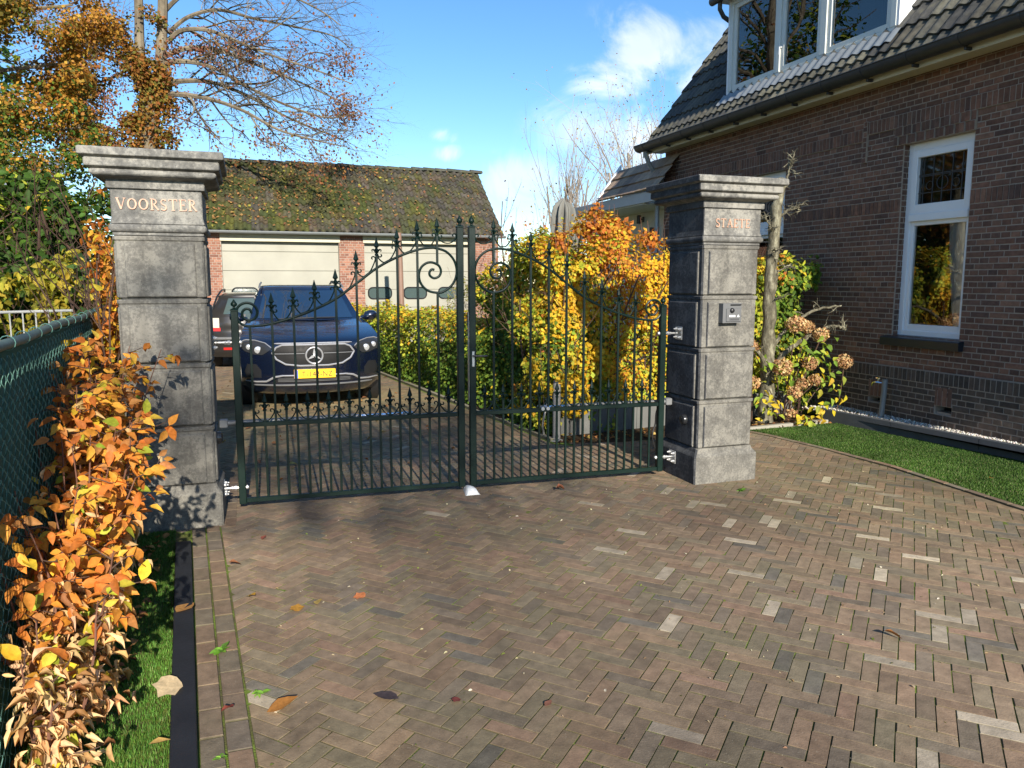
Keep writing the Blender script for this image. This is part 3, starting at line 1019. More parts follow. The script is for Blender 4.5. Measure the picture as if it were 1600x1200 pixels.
for a, b_ in ((7.21, 8.24), (8.35, 9.13), (9.20, 10.24)):
    s = MB(); sash(s, DX + .012, a + .003, b_ - .003, DZ + .073, 5.737, .065, .05); s.build('sash', M['frame'], dframe)
    g = MB(); g.box(DX + .04, DX + .045, a + .05, b_ - .05, DZ + .12, 5.69); g.build('pane', M['glass'], dframe)
s = MB(); s.box(DX - .012, DX + .01, 9.10, 9.125, 4.82, 4.845); s.box(DX - .03, DX - .012, 9.105, 9.122, 4.72, 4.845, b=.004); s.build('handle', M['white_plastic'], dframe)
curtain('curtain', DX + .11, 7.3, 7.95, DZ + .02, 5.8, M['redcurtain'], house, 0, 7)
curtain('curtain', DX + .11, 8.0, 8.2, DZ + .02, 5.8, M['curtain'], house, 0, 3)
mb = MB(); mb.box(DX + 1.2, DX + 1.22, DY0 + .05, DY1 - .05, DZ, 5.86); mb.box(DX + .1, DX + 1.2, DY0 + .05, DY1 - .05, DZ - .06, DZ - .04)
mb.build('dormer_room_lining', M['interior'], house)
# lead flashing pressed over the tile rolls below the dormer
mb = MB()
K = 2 * 6 * 10
ys_ = np.linspace(DY1 + .02, DY0 - .05, K)
rings = []
for t_, off in ((0, .05), (.11, .062)):
    ring = []
    for yv in ys_:
        ph = ((12.3 - yv) / .33) % 1
        h = .032 * (.5 - .5 * math.cos(2 * PI * 2 * ph)) ** 1.2
        xx = 6.90 + (1 - t_ / .11) * .13
        ring.append((xx - sn * (h + off) * .6, yv, RZ(xx) + cs * (h + off)))
    rings.append(ring)
mb.loft(rings, caps=False, closed=False)
mb.build('lead_flashing', M['zinc_light'], house, smooth=True, ang=70)

# water pipe with a tap, in the gravel by the wall
t = thing('standpipe', 'grey standpipe with a chrome tap in the gravel by the brick wall', 'water tap', (6.86, 6.80, 0))
mb = MB(); mb.tube([(6.84, 6.80, .08), (6.855, 6.80, .2), (6.87, 6.80, .4), (6.873, 6.80, .545)], .032, 12); mb.build('pipe', M['bronze_post'], t, smooth=True)
mb = MB(); mb.tube([(6.86, 6.83, .5), (6.84, 6.87, .505), (6.82, 6.92, .5), (6.815, 6.93, .46)], [.011, .013, .012, .012], 8)
mb.tube([(6.84, 6.87, .505), (6.84, 6.87, .55)], .007, 6); mb.tube([(6.84, 6.84, .553), (6.84, 6.9, .553)], .008, 6); mb.build('tap', M['chrome'], t, smooth=True)

# ------------------------------------------------------------------ garage at the end of the drive
GY = 20.6
garage = thing('garage', 'low brick garage with cream doors under a moss covered tiled roof', 'garage', (2.6, GY, 0))
RP = [(.25, .115, .078), (.285, .138, .092), (.215, .10, .072), (.32, .168, .118)]
D1, D2 = (-.57, 2.31), (2.97, 5.87)
gop = [(D1[0], D1[1], -.1, 2.86), (D2[0], D2[1], -.1, 2.86)]
mb = MB()
plain_wall(mb, GY, .28, -1.9, 6.7, -.1, 2.9, gop, 'y')
mb.box(6.42, 6.7, GY + .28, 25.4, -.1, 2.9); mb.box(-1.9, -1.62, GY + .28, 25.4, -.1, 2.9); mb.box(-1.62, 6.42, 25.12, 25.4, -.1, 2.9)
mb.prism([(GY + .28, 2.9), (25.4, 2.9), (23.0, 4.8)], 'x', 6.42, 6.7); mb.prism([(GY + .28, 2.9), (25.4, 2.9), (23.0, 4.8)], 'x', -1.9, -1.62)
wall_bricks(mb, None, [z(0, 2.9)], -1.9, 6.7, gop, RP, [3, 3, 2, 1], GY, -1, 'y', seed=14, course=.0625)
mb.build('wall', [M['mortar_light'], M['redbrick']], garage)
for (a, b_) in (D1, D2):
    mb = MB(); mb.box(a - .03, b_ + .03, GY - .03, GY + .2, 2.675, 2.86, b=.005); mb.build('lintel', M['lintel'], garage)
    d_ = MB()
    zz = 0.0
    while zz < 2.66:
        z2 = min(zz + .485, 2.672)
        d_.box(a, b_, GY + .13, GY + .17, zz + .004, z2 - .004, b=.008); zz += .485
    d_.box(a, b_, GY + .15, GY + .175, 0, 2.67)
    dr = d_.build('door', M['door'], garage)
    wx = (a + (.2 if a < 0 else .1))
    while wx + .62 < b_:
        w_ = MB(); fr = MB()
        def oval(x0, x1, z0, z1, rd=.12, n=6):
            pts = []
            for (cx, cz, a0) in ((x1 - rd, z1 - rd, 0), (x0 + rd, z1 - rd, PI / 2), (x0 + rd, z0 + rd, PI), (x1 - rd, z0 + rd, 1.5 * PI)):
                for q in range(n + 1): pts.append((cx + rd * math.cos(a0 + q * PI / 2 / n), cz + rd * math.sin(a0 + q * PI / 2 / n)))
            return pts
        o1 = oval(wx, wx + .62, 1.21, 1.51)
        fr.tube([(p_[0], GY + .124, p_[1]) for p_ in o1 + o1[:1]], .02, 6, caps=False)
        wo = fr.build('door_window', M['black_plastic'], dr, smooth=True)
        w_.prism(o1, 'y', GY + .122, GY + .13); w_.build('pane', M['wagonglass'], wo)
        wx += .965
# roof
ge = .2
GS = math.atan2(4.97 - 2.93, 23.0 - 20.42); gc, gs = math.cos(GS), math.sin(GS)
mb = MB()
profS = [(k / 7, .045 * math.sin(2 * PI * k / 7) + .012 * (k / 7 > .6)) for k in range(8)]
def mosst(b, c, r):
    t = float(.6 * noise3(np.array([b.x + .4 * b.z, b.y, b.z]), 1.3) + .4 * noise3(np.array([b.x, b.y + 9, b.z * 1.3 - b.x]), 3.1)) + r.gauss(0, .09); left = max(0, min(1, (4.2 - b.x) / 6))
    k = max(0, min(1, (t - .4 + .32 * left) * 2.6))
    mossc = r.choice([(.06, .075, .018), (.085, .07, .025), (.05, .07, .018), (.095, .10, .022)])
    return tuple(c[i] * (1 - k) + mossc[i] * k for i in range(3))
tiles(mb, (-2.05, 20.42, 2.93), (1, 0, 0), (0, gc, gs), (0, -gs, gc), 44, 11, .2009, .30, profS, [(.078, .07, .056), (.098, .086, .07), (.065, .06, .052), (.092, .07, .052)], [3, 2, 3, 2], .04, 5, .02, mosst)
mb.add([(-2.05, 20.44, 2.91), (6.79, 20.44, 2.91), (6.79, 23, 4.95), (-2.05, 23, 4.95)], [(0, 1, 2, 3)], 0, (.03, .03, .02))
mb.add([(-2.05, 25.6, 2.93), (6.79, 25.6, 2.93), (6.79, 23, 4.95), (-2.05, 23, 4.95)], [(0, 1, 2, 3)], 0, (.06, .055, .04))
groof = mb.build('roof', M['tile_moss'], garage, smooth=True, ang=45)
mb = MB()
x = -2.05
r3 = random.Random(4)
while x < 6.75:
    w_ = .36
    dz = r3.uniform(-.012, .012); c = r3.choice([(.055, .065, .055), (.07, .07, .06), (.05, .055, .045)])
    prs = [[(x - .02, 23 + (.12 - q * .012) * math.cos(a), 4.95 + dz + (.10 - q * .01) * math.sin(a)) for a in np.linspace(0, PI, 8)] for q in (0,)]
    prs.append([(x + w_, 23 + .105 * math.cos(a), 4.945 + dz + .085 * math.sin(a)) for a in np.linspace(0, PI, 8)])
    mb.loft(prs, 0, c); x += w_
mb.build('ridge_tiles', M['tile_moss'], garage, smooth=True, ang=50)
mb = MB()
out = [(20.36 + .07 * math.cos(a), 2.92 + .07 * math.sin(a)) for a in np.linspace(PI, 2 * PI, 9)]
inn = [(20.36 + .064 * math.cos(a), 2.92 + .064 * math.sin(a)) for a in np.linspace(2 * PI, PI, 9)]
mb.prism(out + inn, 'x', -2.0, 6.83)
mb.box(-1.95, 6.78, 20.43, 20.6, 2.86, 2.9)
mb.build('gutter', M['zinc_light'], garage, smooth=True, ang=50)
mb = MB(); mb.tube([(6.55, 20.38, 2.86), (6.55, 20.45, 2.75), (6.55, 20.52, 2.6), (6.55, 20.53, 0)], .045, 10); mb.build('downpipe', M['zinc_light'], garage, smooth=True)

# leaf litter caught in the roof
n = 2600
u_ = rng.uniform(-2, 6.7, n); v_ = rng.uniform(.15, 3.2, n)
keep = rng.random(n) < np.clip(.95 - (u_ + 1) * .11, .12, 1)
u_, v_ = u_[keep], v_[keep]
Pl = np.stack([u_, 20.42 + v_ * gc, 2.93 + v_ * gs], -1) + np.array([0, -gs, gc]) * (.045 + rng.uniform(0, .02, len(u_)))[:, None]
V, F, C = leaves(LEAF_FAR, Pl, unit(np.array([0, -gs, gc]) + .6 * rdir(len(Pl))), rdir(len(Pl)), rng.uniform(.05, .10, len(Pl)), pick([(.30, .15, .06), (.36, .22, .07), (.22, .11, .06), (.28, .26, .05)], [4, 2, 3, 2], len(Pl)))
tag(np_obj('roof_litter', V, F, C, M['dryleaf']), 'brown fallen leaves caught between the mossy roof tiles', kind='stuff')

# pole in front of the garage doors
mb = MB()
mb.tube([(3.54, 18.5, -.05), (3.53, 18.5, .8), (3.52, 18.5, 2.0), (3.50, 18.5, 2.83)], [.078, .076, .066, .06], 14)
tag(mb.build('pole', M['brown_pipe'], smooth=True), 'slim brown round pole standing in front of the cream garage doors', 'pole')

# ------------------------------------------------------------------ low outbuilding behind the house
ob = thing('outbuilding', 'low grey extension with a brown tiled edge behind the brick house', 'outbuilding', (6.9, 13.5, 0))
mb = MB()
mb.box(7.4, 7.6, 12.1, 16.2, -.1, 3.05); mb.box(7.6, 11, 16.0, 16.2, -.1, 3.05)
mb.build('wall', simple('pale_grey_boards', (.52, .53, .51), .7, 0, .08, 5), ob)
mb = MB(); mb.box(6.58, 6.62, 11.6, 15.2, 3.02, 3.2, b=.004); mb.box(6.62, 11, 15.16, 15.2, 3.02, 3.2); mb.build('fascia', simple('grey_fascia_paint', (.43, .45, .45), .5), ob)
mb = MB(); mb.box(6.62, 11, 12.1, 15.16, 3.0, 3.03); mb.box(7.1, 11, 12.1, 13.85, 3.2, 3.8); mb.build('flat_roof', M['frame'], ob)
mb = MB()
pf = [(0, 0), (.02, .008), (.5, .012), (.98, .008), (1, 0)]
vv = Vector((.447, 0, .593)).normalized()
tiles(mb, (6.56, 13.84, 3.21), (0, -1, 0), tuple(vv), (-vv.z, 0, vv.x), 9, 3, .25, .245, pf, [(.30, .22, .15), (.35, .26, .18), (.26, .19, .14)], [1, 1, 1], .03, 6)
mb.build('tiled_edge', M['tile_brown'], ob)
mb = MB(); mb.prism([(6.54, 3.16), (6.54, 3.25), (7.06, 3.94), (7.06, 3.83)], 'y', 13.86, 13.92); mb.build('verge_board', M['white'], ob)
for i, (y_, z_) in enumerate(((13.55, 2.87), (13.03, 2.6))):
    t = thing('wall_lamp', ['black cylinder wall lamp under the grey canopy, the upper of two', 'small black wall lamp under the grey canopy, the lower of two'][i], 'wall lamp', (7.4, y_, z_), 0, 'black lamps on the outbuilding wall')
    mb = MB(); mb.box(7.38, 7.4, y_ - .03, y_ + .03, z_ - .05, z_ + .05, b=.004); mb.tube([(7.38, y_, z_), (7.33, y_, z_)], .012, 6); mb.build('bracket', M['black_plastic'], t)
    mb = MB(); mb.lathe([(.03, z_ - .09), (.045, z_ - .085), (.045, z_ + .075), (.03, z_ + .08)], 7.3, y_, 14); mb.build('lamp_body', M['black_plastic'], t, smooth=True)
# ------------------------------------------------------------------ gate pillars
STROKES = {  # serif capitals from strokes: (x0,y0,x1,y1,w) or ('arc',cx,cy,rx,ry,a0,a1,w0,w1); advance
    'V': ([(.08, .96, .40, .04, .15), (.40, .04, .70, .96, .07), (-.04, .97, .22, .97, .06), (.58, .97, .82, .97, .06)], .80),
    'O': ([('arc', .42, .5, .34, .43, 0, 360, .15, .07)], .86),
    'R': ([(.16, .03, .16, .97, .14), ('arc', .30, .74, .24, .21, -95, 95, .12, .07), (.16, .96, .32, .96, .06), (.16, .52, .32, .52, .06), (.34, .5, .70, .03, .13), (.02, .03, .32, .03, .06), (.02, .97, .16, .97, .06), (.62, .03, .78, .03, .06)], .76),
    'S': ([('arc', .30, .73, .20, .22, 25, 265, .09, .10), ('arc', .30, .26, .22, .23, 95, -155, .12, .09), (.49, .80, .49, .97, .05), (.09, .03, .09, .22, .05)], .62),
    'T': ([(.38, .03, .38, .95, .14), (.02, .96, .74, .96, .065), (.03, .80, .03, .96, .05), (.73, .80, .73, .96, .05), (.24, .03, .52, .03, .06)], .78),
    'E': ([(.16, .03, .16, .97, .14), (.02, .96, .60, .96, .06), (.02, .03, .64, .03, .065), (.16, .51, .46, .51, .06), (.60, .80, .60, .97, .05), (.64, .03, .64, .22, .05), (.46, .42, .46, .60, .05)], .70),
    'A': ([(.10, .03, .42, .98, .07), (.42, .98, .74, .03, .15), (.20, .34, .62, .34, .055), (-.02, .03, .24, .03, .055), (.58, .03, .88, .03, .055)], .86),
}


def letters(text, xc, width, zb, h, yf, parent, name):
    adv = [STROKES[ch][1] for ch in text]
    tot = sum(adv) + .12 * (len(text) - 1)
    kx = width / tot
    x = xc - width / 2
    for ch, a in zip(text, adv):
        mb = MB(); dp = [0]
        def seg(p, q, w0, w1):
            dx, dy = q[0] - p[0], q[1] - p[1]
            L = math.hypot(dx, dy) + 1e-9
            nx, ny = -dy / L, dx / L
            pl = [(p[0] + nx * w0 / 2, p[1] + ny * w0 / 2), (p[0] - nx * w0 / 2, p[1] - ny * w0 / 2), (q[0] - nx * w1 / 2, q[1] - ny * w1 / 2), (q[0] + nx * w1 / 2, q[1] + ny * w1 / 2)]
            dp[0] += 1
            mb.prism([(x + u * kx, zb + v * h) for u, v in pl], 'y', yf - .0065 - .00012 * dp[0], yf + .004)
        for s in STROKES[ch][0]:
            if s[0] == 'arc':
                _, cx, cy, rx, ry, a0, a1, w0, w1 = s
                N = max(8, int(abs(a1 - a0) / 14))
                for i in range(N):
                    t0, t1 = R(a0 + (a1 - a0) * i / N), R(a0 + (a1 - a0) * (i + 1.04) / N)
                    ww = lambda t: w1 + (w0 - w1) * abs(math.cos(t))
                    seg((cx + rx * math.cos(t0), cy + ry * math.sin(t0)), (cx + rx * math.cos(t1), cy + ry * math.sin(t1)), ww(t0), ww(t1))
            else:
                seg((s[0], s[1]), (s[2], s[3]), s[4], s[4])
        mb.build('letter', M['copper'], parent)
        x += (a + .12) * kx


def pillar(cx, cy, label, text, tw, tz, th, dark_side=False):
    t = thing('gate_pillar', label, 'gate pillar', (cx, cy, 0), 0, 'concrete pillars carrying the gate')
    mb = MB()
    mb.sq(cx, cy, [(.30, .30, -.05), (.302, .302, .02), (.302, .302, .225), (.297, .297, .235), (.275, .275, .262), (.268, .268, .285), (.262, .262, .29)], .012)
    mb.build('plinth', M['stone'], t)
    zs = [.286, .69, 1.117, 1.542, 1.945]
    H = .262
    for a, b_ in zip(zs[:-1], zs[1:]):
        mb = MB()
        h = H
        mb.sq(cx, cy, [(h - .016, h - .016, a), (h - .015, h - .015, a + .006), (h - .002, h - .002, a + .010), (h, h, a + .014), (h, h, b_ - .034), (h + .008, h + .008, b_ - .026), (h + .010, h + .010, b_ - .008), (h + .006, h + .006, b_ - .003), (h - .010, h - .010, b_ - .001)], .012)
        # raised panel on every face
        pz0, pz1, pw = a + .012, b_ - .05, h - .052
        for k in range(4):
            c_, s_ = [(1, 0), (0, 1), (-1, 0), (0, -1)][k]
            def P(u, o, zz):
                x, y = u, -(h + o)
                return (cx + x * c_ - y * s_, cy + x * s_ + y * c_, zz)
            e = .009
            rings = []
            for o, ins in ((-.004, 0), (.009, .002), (.0145, e)):
                rings.append([P(-pw + ins, o, pz0 + ins), P(pw - ins, o, pz0 + ins), P(pw - ins, o, pz1 - ins), P(-pw + ins, o, pz1 - ins)])
            mb.loft(rings)
        mb.build('shaft_block', M['stone'], t)
    mb = MB()
    tor = [(.262 + .026 * math.sin(a) ** .8, .262 + .026 * math.sin(a) ** .8, 1.968 + .024 - .026 * math.cos(a)) for a in np.linspace(.02, PI - .02, 9)]
    mb.sq(cx, cy, [(.262, .262, 1.945), (.268, .268, 1.948), (.268, .268, 1.962), (.262, .262, 1.9645)] + tor + [(.277, .277, 2.02), (.273, .273, 2.035), (.268, .268, 2.06), (.268, .268, 2.235)], .006)
    mb.build('neck', M['stone_cap'], t)
    mb = MB()
    q = lambda h, z: (h, h, z)
    tor2 = [q(.345 + .02 * math.sin(a), 2.305 + .02 - .02 * math.cos(a)) for a in np.linspace(0, PI, 7)]
    mb.sq(cx, cy, [q(.268, 2.234), q(.284, 2.235), q(.287, 2.238), q(.287, 2.276), q(.284, 2.279), q(.284, 2.287), q(.315, 2.298), q(.345, 2.303)] + tor2 +
          [q(.352, 2.346), q(.372, 2.352), q(.383, 2.356), q(.386, 2.362), q(.386, 2.398), q(.383, 2.402), q(.383, 2.407), q(.397, 2.413), q(.412, 2.418), q(.415, 2.422), q(.415, 2.459), q(.408, 2.466), q(.36, 2.470)], .006)
    cap = mb.build('cap', M['stone_cap'], t)
    if dark_side:       # faces turned towards the drive get a near black concrete
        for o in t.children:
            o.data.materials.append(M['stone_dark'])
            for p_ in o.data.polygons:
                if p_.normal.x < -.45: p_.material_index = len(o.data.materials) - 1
    letters(text, cx, tw, tz, th, cy - .268, t, 'letter')
    return t


LP = (-.522, 5.712)
RPp = (3.70, 5.572)
pillar(LP[0], LP[1], 'grey concrete gate pillar bearing the copper letters VOORSTER', 'VOORSTER', .47, 2.105, .073)
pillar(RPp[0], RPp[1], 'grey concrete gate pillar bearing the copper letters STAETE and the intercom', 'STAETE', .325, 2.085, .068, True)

# intercom
t = thing('intercom', 'small grey metal intercom box fixed to the front of the right gate pillar', 'intercom', (3.67, 5.27, 1.4))
mb = MB()
mb.prism([(3.592, 1.325), (3.765, 1.325), (3.765, 1.482), (3.592, 1.482)], 'y', 5.235, 5.302)
mb.build('housing', M['grey_plastic'], t)
mb = MB(); mb.box(3.622, 3.762, 5.228, 5.236, 1.335, 1.44, b=.003); mb.build('front_plate', M['grey_plastic'], t)
mb = MB(); mb.box(3.66, 3.758, 5.226, 5.236, 1.466, 1.475); mb.build('rain_lip', M['black_plastic'], t)
mb = MB(); mb.lathe([(.002, 5.212), (.012, 5.213), (.019, 5.219), (.021, 5.229)], 3.672, 1.425, 16, axis='y'); mb.build('camera_lens', M['black_plastic'], t, smooth=True)
for i in range(4):
    mb = MB(); mb.box(3.648 + i * .0145, 3.660 + i * .0145, 5.2255, 5.229, 1.372, 1.388, b=.001); mb.build('button', M['white_plastic'], t)
mb = MB(); mb.prism([(3.722, 1.372), (3.742, 1.372), (3.736, 1.39), (3.728, 1.39)], 'y', 5.2255, 5.229); mb.build('bell_button', M['white_plastic'], t)
mb = MB()
for zz in (1.346, 1.352, 1.358): mb.box(3.65, 3.74, 5.2265, 5.2285, zz, zz + .002)
mb.build('speaker_grille', M['black_plastic'], t)

# photocells on the inner sides
for cx, s_, y, z_, lab in ((LP[0] + .262, 1, 5.66, .565, 'round dark photocell on the inner side of the left pillar'), (RPp[0] - .262, -1, 5.48, .51, 'round dark photocell on the shaded side of the right pillar')):
    mb = MB()
    mb.lathe([(.044, cx - s_ * .004), (.044, cx + s_ * .03), (.038, cx + s_ * .044), (.026, cx + s_ * .05), (.004, cx + s_ * .052)], y, z_, 18, axis='x')
    t = mb.build('photocell', simple('dark_dome_' + ('a' if s_ > 0 else 'b'), (.03, .032, .035), .22, .3), smooth=True)
    tag(t, lab, 'photocell', 'photocells of the gate')

# ------------------------------------------------------------------ the gate
GA = math.atan2(-.14, 3.42)


def spiral(cx, cz, r0, r1, a0, a1, n=40):
    return [(cx + (r0 + (r1 - r0) * i / n) * math.cos(R(a0 + (a1 - a0) * i / n)), cz + (r0 + (r1 - r0) * i / n) * math.sin(R(a0 + (a1 - a0) * i / n))) for i in range(n + 1)]


def smooth_path(pts, n=8):
    out = []
    P = [np.array(p, float) for p in pts]
    for i in range(len(P) - 1):
        p0, p1, p2, p3 = P[max(i - 1, 0)], P[i], P[i + 1], P[min(i + 2, len(P) - 1)]
        for k in range(n):
            t = k / n
            out.append(tuple(.5 * ((2 * p1) + (-p0 + p2) * t + (2 * p0 - 5 * p1 + 4 * p2 - p3) * t * t + (-p0 + 3 * p1 - 3 * p2 + p3) * t ** 3)))
    out.append(tuple(P[-1]))
    return out


ARCH = [(.118, 1.338), (.248, 1.349), (.42, 1.395), (.57, 1.451), (.732, 1.531), (.897, 1.652), (1.04, 1.758), (1.193, 1.838), (1.347, 1.893), (1.44, 1.908)]
arch_path = smooth_path(ARCH)
def arch_z(u): return float(np.interp(u, [p[0] for p in arch_path], [p[1] for p in arch_path]))
TIPS = {3: 1.577, 5: 1.613, 7: 1.668, 9: 1.747, 11: 1.882, 13: 1.979, 15: 2.043, 17: 2.107, 19: 2.133}
UB = lambda i: .05 + .0757 * i


def finial(mb, x, zt, k=1.0):
    h = .125 * k
    z0 = zt - h
    mb.lathe([(.007, z0 - .012), (.014, z0 - .008), (.014, z0 + .002), (.008, z0 + .008), (.009, z0 + .02), (.016, z0 + .03), (.017, z0 + .036), (.009, z0 + .042), (.010, z0 + .05), (.0195, z0 + .058), (.019, z0 + .064), (.0135, z0 + .082), (.006, z0 + .108), (.0015, zt)], x, 0, 8)
    for a in range(4):
        c_, s_ = math.cos(a * PI / 2), math.sin(a * PI / 2)
        mb.tube([(x + c_ * r_, s_ * r_, z0 + zz) for r_, zz in ((.006, .010), (.013, .024), (.024, .036), (.032, .034), (.034, .025), (.029, .020))], [.005, .006, .006, .005, .0045, .004], 5)


def uscroll(xa, za, xb, zb, A):
    """U shaped scroll between two bars resting on the rail z = A(x); both ends curl inwards"""
    w = xb - xa
    L = spiral(xa + .020, za, .004, .0185, 430, 180, 18)
    Rr = spiral(xb - .020, zb, .0185, .004, 0, 250, 18)
    mid = smooth_path([L[-1], (xa + .008, za - .026), (xa + .30 * w, A(xa + .30 * w) + .013), (xa + .5 * w, A(xa + .5 * w) + .008), (xa + .72 * w, A(xa + .72 * w) + .013), (xb - .007, zb - .024), Rr[0]], 5)
    return L + mid[1:-1] + Rr


def gate_leaf(root, sg):
    X = lambda u: sg * u
    def P3(path): return [(X(p[0]), 0.0, p[1]) for p in path]
    # stiles
    for u0, u1, z1, fin, nm in ((0, .05, 1.45, 1.53, 'hinge_stile'), (1.637, 1.688, 2.062, 2.152, 'meeting_stile')):
        mb = MB()
        xa, xb = sorted((X(u0), X(u1)))
        mb.box(xa, xb, -.025, .025, .045, z1, b=.004)
        c_ = (xa + xb) / 2
        mb.sq(c_, 0, [(.028, .028, z1), (.028, .028, z1 + .006), (.02, .02, z1 + .014), (.008, .008, z1 + .018)], .002)
        st = mb.build(nm, M['green_iron'], root, local=True)
        mb = MB()
        hh = fin - z1
        mb.lathe([(.007, z1 + .016), (.011, z1 + .02), (.008, z1 + .028), (.02, z1 + hh * .45), (.0225, z1 + hh * .56), (.021, z1 + hh * .66), (.010, z1 + hh * .84), (.003, fin)], c_, 0, 12)
        mb.build('ball_finial', M['green_iron'], st, local=True, smooth=True)
    for z0, z1, nm in ((.052, .085, 'bottom_rail'), (.612, .645, 'middle_rail')):
        mb = MB(); xa, xb = sorted((X(.0502), X(1.6368))); mb.box(xa, xb, -.017, .017, z0, z1, b=.003); mb.build(nm, M['green_iron'], root, local=True)
    # swept top rail with its scrolls
    hs = spiral(.118, 1.432, .018, .094, -90 - 640, -90, 60)
    angs = [90, 60, 30, 0, -30, -60, -80, -110, -140, -170, -200, -230, -260, -300, -330, -360, -400, -450, -500, -540, -590, -640]
    rs = [.183, .182, .180, .176, .170, .163, .157, .146, .132, .117, .103, .088, .074, .063, .057, .053, .049, .045, .040, .034, .027, .018]
    cx0, cz0 = 1.462, 1.725
    bs = [(cx0 + r_ * math.cos(R(a)), cz0 + r_ * math.sin(R(a))) for a, r_ in zip(angs, rs)]
    path = hs[:-1] + arch_path[:-2] + smooth_path(bs, 4)
    mb = MB(); mb.tube(P3(path), .0095, 8); mb.build('top_rail', M['green_iron'], root, local=True, smooth=True)
    # bars
    for i in range(1, 21):
        u = UB(i)
        mb = MB(); b = .0084
        def rod(z0, z1): mb.box(X(u) - b, X(u) + b, -b, b, z0, z1, b=.0015)
        if i % 2:
            if i == 1: rod(.085, arch_z(u) - .004)
            elif i == 19:
                rod(.085, 1.572); rod(1.785, TIPS[i] - .13)
            else: rod(.085, TIPS[i] - .13)
            ob_ = mb.build('long_bar', M['green_iron'], root, local=True)
            if i > 1:
                mb = MB(); finial(mb, X(u), TIPS[i]); mb.build('spear_finial', M['green_iron'], ob_, local=True, smooth=True)
        else:
            rod(.085, .735)
            ob_ = mb.build('short_bar', M['green_iron'], root, local=True)
            mb = MB(); finial(mb, X(u), .857); mb.build('spear_finial', M['green_iron'], ob_, local=True, smooth=True)
    # scrolls: lyre shapes on the middle rail, and along the swept rail
    for i in range(2, 21, 2):
        ua, ub = UB(i - 1) + .008, (UB(i + 1) - .008 if i < 20 else 1.637)
        mb = MB(); mb.tube(P3(uscroll(ua, .722, ub, .722, lambda x: .643)), .005, 6); mb.build('scroll', M['green_iron'], root, local=True, smooth=True)
    for i in range(3, 20, 2):
        ua, ub = UB(i) + .008, (UB(i + 2) - .008 if i < 19 else 1.637)
        za, zb = arch_z(UB(i)), arch_z(min(UB(i + 2), 1.44))
        if i >= 17: fa, za, zb = (lambda x: 1.915 + .02 * (x > 1.45)), 1.995, 2.0
        else: fa, za, zb = arch_z, za + .095, zb + .07
        mb = MB(); mb.tube(P3(uscroll(ua, za, ub, zb, fa)), .0055, 6); mb.build('scroll', M['green_iron'], root, local=True, smooth=True)
    # hinges: plate on the pillar, rod through the stile
    for z_ in (.165, 1.225):
        mb = MB()
        mb.lathe([(.009, X(-.105)), (.009, X(.06))], 0, z_, 8, axis='x')
        mb.lathe([(.016, X(.052)), (.017, X(.056)), (.012, X(.068)), (.004, X(.072))], 0, z_, 8, axis='x')
        mb.lathe([(.017, X(-.03)), (.017, X(-.012))], 0, z_, 6, axis='x')
        mb.lathe([(.014, X(-.05)), (.014, X(-.036))], 0, z_, 6, axis='x')
        xp = -.1345 if z_ > 1 else -.104
        mb.lathe([(.009, X(xp + .02)), (.009, X(-.09))], 0, z_, 8, axis='x')
        hg = mb.build('hinge', M['steel'], root, local=True, smooth=True)
        mb = MB()
        xa, xb = sorted((X(xp), X(xp + .008))); mb.box(xa, xb, -.055, .055, z_ - .055, z_ + .055, b=.002)
        for dy in (-.034, .034):
            for dz in (-.034, .034): mb.lathe([(.013, X(xp + .008)), (.013, X(xp + .018)), (.007, X(xp + .028)), (.006, X(xp + .036)), (.001, X(xp + .038))], dy, z_ + dz, 6, axis='x')
        mb.build('hinge_plate', M['steel'], hg, local=True)


gl = thing('gate_leaf', 'dark green wrought iron gate leaf hung on the pillar lettered VOORSTER', 'gate', (-.12, 5.76, 0), GA, 'leaves of the double gate')
gate_leaf(gl, 1)
gr_ = thing('gate_leaf', 'dark green wrought iron gate leaf hung on the pillar lettered STAETE', 'gate', (3.295, 5.62, 0), GA, 'leaves of the double gate')
gate_leaf(gr_, -1)
# lock on the right leaf
mb = MB(); mb.box(-1.69, -1.636, -.03, .03, .98, 1.14, b=.003); lk = mb.build('lock_case', M['green_iron'], gr_, local=True)
mb = MB(); mb.lathe([(.016, -.036), (.016, -.029)], -1.66, -1.06, 10, axis='y') if False else mb.box(-1.672, -1.652, -.036, -.029, 1.0, 1.12, b=.002)
mb.build('key_plate', M['steel'], lk, local=True)
mb = MB(); mb.tube([(-1.662, -.034, 1.085), (-1.662, -.062, 1.085), (-1.64, -.066, 1.085), (-1.56, -.066, 1.083)], .008, 8); mb.build('handle', M['black_plastic'], lk, local=True, smooth=True)
mb = MB(); mb.box(-1.692, -1.69, -.012, .03, .72, 1.42); mb.build('stop_strip', M['steel'], gr_, local=True)

# gate openers: rams behind the middle rails
def opener(name, A, B, label):
    t = thing(name, label, 'gate opener', A, 0, 'ram openers of the gate')
    A, B = Vector(A), Vector(B); d = (B - A).normalized()
    mb = MB(); mb.tube([A + d * .03, A + d * .95], .019, 12); mb.build('ram_tube', M['alu'], t, smooth=True)
    mb = MB(); mb.tube([A + d * .95, B], .011, 8); mb.build('piston_rod', M['chrome'], t, smooth=True)
    mb = MB(); mb.box(A.x - .03, A.x + .03, A.y - .03, A.y + .03, A.z - .03, A.z + .03, b=.006); mb.build('rear_bracket', M['alu'], t)
    for k in (-1, 1):
        q = B + d * .022 * k
        mb = MB(); mb.lathe([(.015, q.y - .085), (.015, q.y - .04), (.02, q.y - .03), (.02, q.y + .01)], q.x, q.z, 8, axis='y'); mb.build('clevis_bolt', M['steel'], t, smooth=True)
opener('ram_opener', (-.205, 5.84, .632), (1.14, 5.80, .640), 'silver ram opener behind the middle rail of the gate leaf by the cars')
